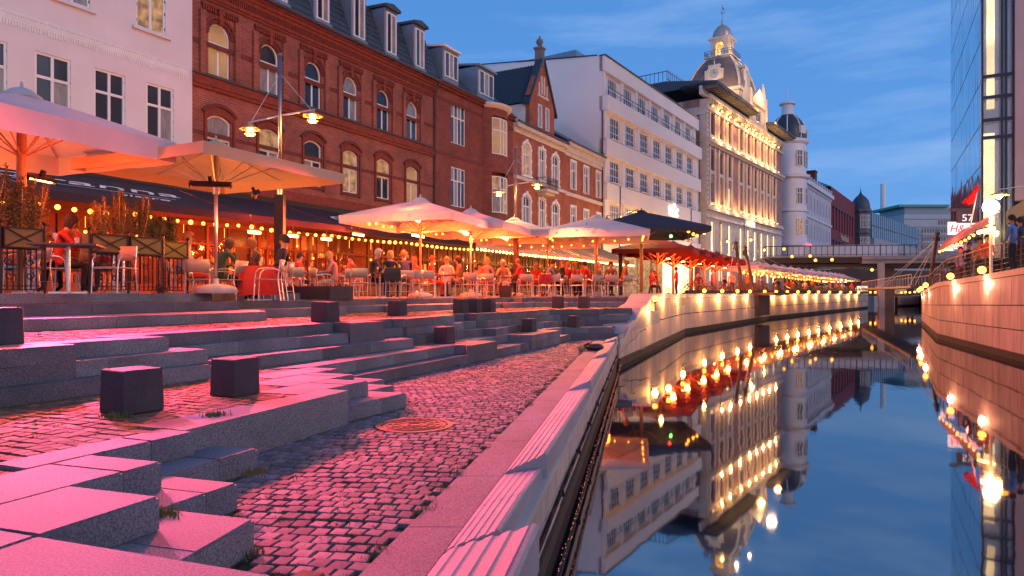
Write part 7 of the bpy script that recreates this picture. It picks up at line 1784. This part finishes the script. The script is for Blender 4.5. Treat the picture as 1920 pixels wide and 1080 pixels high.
# ---------------- right bank: railing, lamps, bar terrace
def rw(y, off=0):
    for (x0,y0),(x1,y1) in zip(RW, RW[1:]):
        if y <= y1:
            d = Vector((x1-x0,y1-y0)).normalized(); t = (y-y0)/(y1-y0); return Vector((x0+(x1-x0)*t+d.y*off, y-d.x*off))
    return Vector(RW[-1])
rr = empty('cable_railing', (0,0,0), 0, 'steel cable railing along the top of the right canal wall', 'railing')
ys = [16+i*1.75 for i in range(18)]; P = [rw(y,.35) for y in ys]; Z = [top3(p) for p in P]
for p, z in zip(P, Z): b = MB(); b.tube((p.x,p.y,z-.05),(p.x,p.y,z+1.05),.02,n=6); b.build('post', steel_b, rr)
for k in range(6): b = MB(); b.path([(p.x,p.y,z+.15+.17*k) for p, z in zip(P,Z)], .008 if k < 5 else .028, n=4); b.build('cable' if k < 5 else 'handrail', steel_b, rr)
for i, (px, y) in enumerate(((1857,500),(1796,509),(1759,520),(1736,533),(1746,526),(1717,541))):
    t = (px-960)/1280
    best = min((abs(rw(yy,.1).x/rw(yy,.1).y-t), yy) for yy in [14+.05*k for k in range(750)])[1]; p = rw(best,-.15)
    globe((p.x,p.y,top3(p)+.14), ['nearest round glowing lamp on the right canal wall','second round glowing lamp on the right canal wall','third round glowing lamp on the right canal wall','large glowing lamp where the right wall bends away','small glowing lamp just above the bend of the right wall','farthest small glowing lamp beyond the bend of the right wall'][i], 'round lamps along the right canal wall', r=.13, pw=60, col=(1,.40,.22))
grs = MB(); rnd = random.Random(2)
for k in range(5200):
    y = rnd.uniform(12,23); p = rw(y, rnd.uniform(.4,1.6)); z = EYE+.30+.02*(23-y) if False else top3(p)-.02; h = rnd.uniform(.05,.22); a = rnd.uniform(0,6.3); grs.add([(p.x,p.y,z),(p.x+.02,p.y,z),(p.x+.05*cos(a),p.y+.05*sin(a),z+h)],[(0,1,2)])
o = grs.build('grass_strip', mat('lamp_lit_grass',(.13,.20,.03),.8,var=.4,vs_=2)); o['kind'] = 'stuff'
b = MB(); tp_ = [rw(y,.3) for y in (12,20,30,44)]; bt = [rw(y,9) for y in (44,30,20,12)]
pts = tp_+bt; zz_ = [top3(p)-.04 for p in tp_]+[top3(p)-.04 for p in tp_][::-1]; b.prism([(p.x,p.y) for p in pts], .5, zz_ if True else 0); 
o = b.build('right_terrace', promenade_m); o['kind'] = 'structure'
p = PX(1858, 24.0, 388); q = PX(1858,24.0)
sl_ = empty('street_lamp', (p.x,p.y,EYE+.5), 0, 'bright street lamp with a dazzling globe on the right bank', 'street lamp'); hh = p.z-EYE-.5
b = MB(); b.tube((0,0,0),(0,0,hh),.05,n=8); b.build('post', metal, sl_); b = MB(); b.ball((0,0,hh),.25,12); b.build('globe', emis('dazzling_globe',(1,.72,.34),30), sl_, smooth=True); lamp_light('lamp_bulb', (-.1,-.1,hh-.42), (1,.5,.16), 700, .1, sl_)
p = PX(1873, 27.0, 365); wl = empty('wall_lamp', p, 0, 'smaller hanging lamp beside the glass stair hall', 'lamp'); b = MB(); b.lathe([(.03,.2),(.08,.1),(.34,.0),(.35,-.03)],n=14); b.build('shade', shade_m, wl, smooth=True); b = MB(); b.ball((0,0,-.06),.12,8); b.build('lamp_glass', lampg, wl, smooth=True); b = MB(); b.tube((0,0,.2),(1.8,0,.45),.02); b.tube((1.8,0,.45),(1.8,0,-.2),.02); b.build('arm', metal, wl); lamp_light('lamp_bulb', (0,0,-.3), (1,.5,.15), 160, .1, wl)
# bar pavilion with dark roof and red lit interior
bar = empty('bar_pavilion', (23.6,29.5,EYE+.3), math.atan2(-.469,.883), 'dark roofed bar pavilion glowing red beneath the stair hall', 'pavilion')
b = MB(); b.box(-1.0,14,0,6,3.2,3.9); b.build('roof', mat('green_black_roof',(.05,.07,.05),.5,var=.3), bar)
b = MB(); b.add([(-1,0,3.2),(14,0,3.2),(14,-2.6,2.9),(-1,-2.6,2.9)],[(0,1,2,3)]); b.build('canopy', mat('dark_canopy',(.03,.04,.035),.7,var=.3), bar)
b = MB(); b.box(-.6,14,2.5,2.7,-.4,3.2); b.build('back_wall', mat('bar_wall',(.10,.05,.04),.7,var=.4), bar)
for i in range(7): b = MB(); b.box(.2+i*1.6,1.4+i*1.6,2.4,2.48,.3,2.4); b.build('lit_panel', pan[i%3], bar)
for i in range(10): b = MB(); x = -.5+i*1.5; b.box(x-.05,x+.05,-.05,.05,-.4,3.2); b.build('post', black_m, bar)
lamp_light('bar_light', (1.5,.8,1.9), (1,.16,.05), 260, .2, bar)
text('lit_letters', 'BAR', (4.2,-.1,3.35), (R(90),0,0), .45, emis('bar_letters',(1,.75,.2),3), bar)
# awning with bulbs on the bar
aw = empty('red_lit_awning', PX(1850, 27.5, 470), 0, 'slanting pale awning hung with bulbs over the right bank bar', 'awning')
A0_, A1_ = PX(1762,33,462), PX(1862,25.5,405); B0_, B1_ = PX(1775,35.5,447), PX(1880,27.5,392); o_ = aw.location
b = MB(); b.add([A0_-o_,A1_-o_,B1_-o_,B0_-o_],[(0,1,2,3)]); b.build('canvas', canvas('rose_canvas',(.6,.3,.25),.4), aw)
b = MB(); b.add([A0_-o_,A1_-o_,A1_-o_-Vector((0,0,.22)),A0_-o_-Vector((0,0,.22))],[(0,1,2,3)]); b.build('valance', canvas('rose_canvas',(.6,.3,.25),.4), aw)
lamp_light('awning_light', ((A0_+B1_)/2-o_-Vector((0,0,.7))), (1,.1,.05), 200, .1, aw)
string_lights('string of warm bulbs along the awning of the right bank bar', [tuple(A0_-Vector((0,0,.2))),tuple(A1_-Vector((0,0,.2)))], .62, .1, me=mesh_bulb(.06,bulb_s,6))
hb = PX(1849,26,432); h_ = empty('patio_heater', hb, 0, 'glowing heater under the right bank awning', 'heater'); h_.rotation_euler = (0,-.25,0); b = MB(); b.tube((-.32,0,0),(.32,0,0),.07,n=8); b.build('heating_tube', heat_m, h_); b = MB(); b.box(-.34,.34,-.08,.08,.08,.13); b.build('reflector', black_m, h_)
# slim red parasol folded beside the glass tower
rp_ = empty('red_parasol', PX(1829,30,432), 0, 'narrow tilted red parasol against the blue glass tower', 'parasol'); t0 = PX(1834,30,350)-rp_.location
b = MB(); b.add([t0, (-.62,0,1.22), (-.1,.0,1.15), (.12,0,1.7)],[(0,1,2,3)]); b.tube((-.42,0,1.15),tuple(t0),.13,.10,n=8); b.build('folded_canopy', canvas('red_parasol_canvas',(.55,.02,.02),.4), rp_); b = MB(); b.tube((-.5,0,-1.2),tuple(t0),.03); b.build('pole', metal, rp_)
lamp_light('parasol_light', (-.2,-.8,1.3), (1,.1,.05), 60, .1, rp_)
# house number plate and red logo boxes
sg = empty('number_sign', PX(1812,31,408), 0, 'dark sign plate with the pale number 57', 'sign'); b = MB(); b.box(-.42,.5,0,.06,-.24,.30); b.box(-.75,.55,-.02,.08,.30,.42); b.build('plate', mat('sign_plate',(.04,.035,.05),.5,var=.1), sg)
text('number', '57', (.03,-.03,-.16), (R(90),0,0), .44, mat('pale_letters',(.7,.72,.78),.5,var=0,emit=(.6,.65,.8),es=.6), sg, ext=.01, sx=1.2)
def logo(px, y, Y, w_, h_, s_, label):
    g = empty('store_sign', PX(px,Y,y), 0, label, 'sign', 'lit boxes with red store letters'); b = MB(); b.box(-w_/2,w_/2,0,.12,-h_/2,h_/2); b.build('light_box', emis('logo_box',(1,.72,.75),1.1), g)
    text('letters', 'H&M', (0,-.03,-s_*.36), (R(90),0,0), s_, emis('logo_red',(1,.01,.01),2.2), g, ext=.01, shear=.25)
logo(1801,428,33,1.1,.62,.52,'large lit white box with red letters below the number plate'); logo(1777,464,36,.62,.34,.28,'small lit white box with red letters left under the awning'); logo(1797,463,36,.5,.22,.22,'small red lettered box right of the other small one'); logo(1830,424,32,.75,.3,.3,'red lettered box right of the large lit one')
for i, (px, Y, top, lab, pose) in enumerate(((1899,21.5,'blue','standing man in a blue shirt at the right frame edge','stand'),(1914,22.0,'navy','man in a dark jacket cut by the right frame edge','stand'),(1836,28,'rust','guest in rust red inside the right bank bar','stand'),(1816,30,'black','guest in black beside the railing of the right bar','walk'),(1800,32,'blue','guest in pale blue walking at the left end of the right bar','walk'),(1850,27,'red','guest in red behind the bright lamp','stand'))):
    person(at(px,Y), Y, R(170 if i > 1 else 30), pose, lab, top, 'black', 'dark', z=top3((0,Y))-.04, group='guests on the right bank')
# string of tiny lights glinting along the foot of the near wall
tl = empty('tiny_light_string', (0,0,0), 0, 'thin string of tiny reddish lights along the foot of the near canal wall', 'string lights')
b = MB(); pts = [(TH*y-.555, y, .16+.01*sin(y*7)) for y in [3+.12*i for i in range(125)]]; b.path(pts, .004, n=3); b.build('wire', black_m, tl)
b = MB(); rnd = random.Random(8)
for p in pts:
    for k in range(2): b.ball((p[0]+rnd.gauss(0,.008),p[1]+rnd.uniform(0,.12),p[2]+rnd.gauss(0,.006)), .003, 4)
o = b.build('tiny_bulbs', emis('tiny_red_bulb',(1,.22,.08),1.2), tl); o['kind'] = 'stuff'
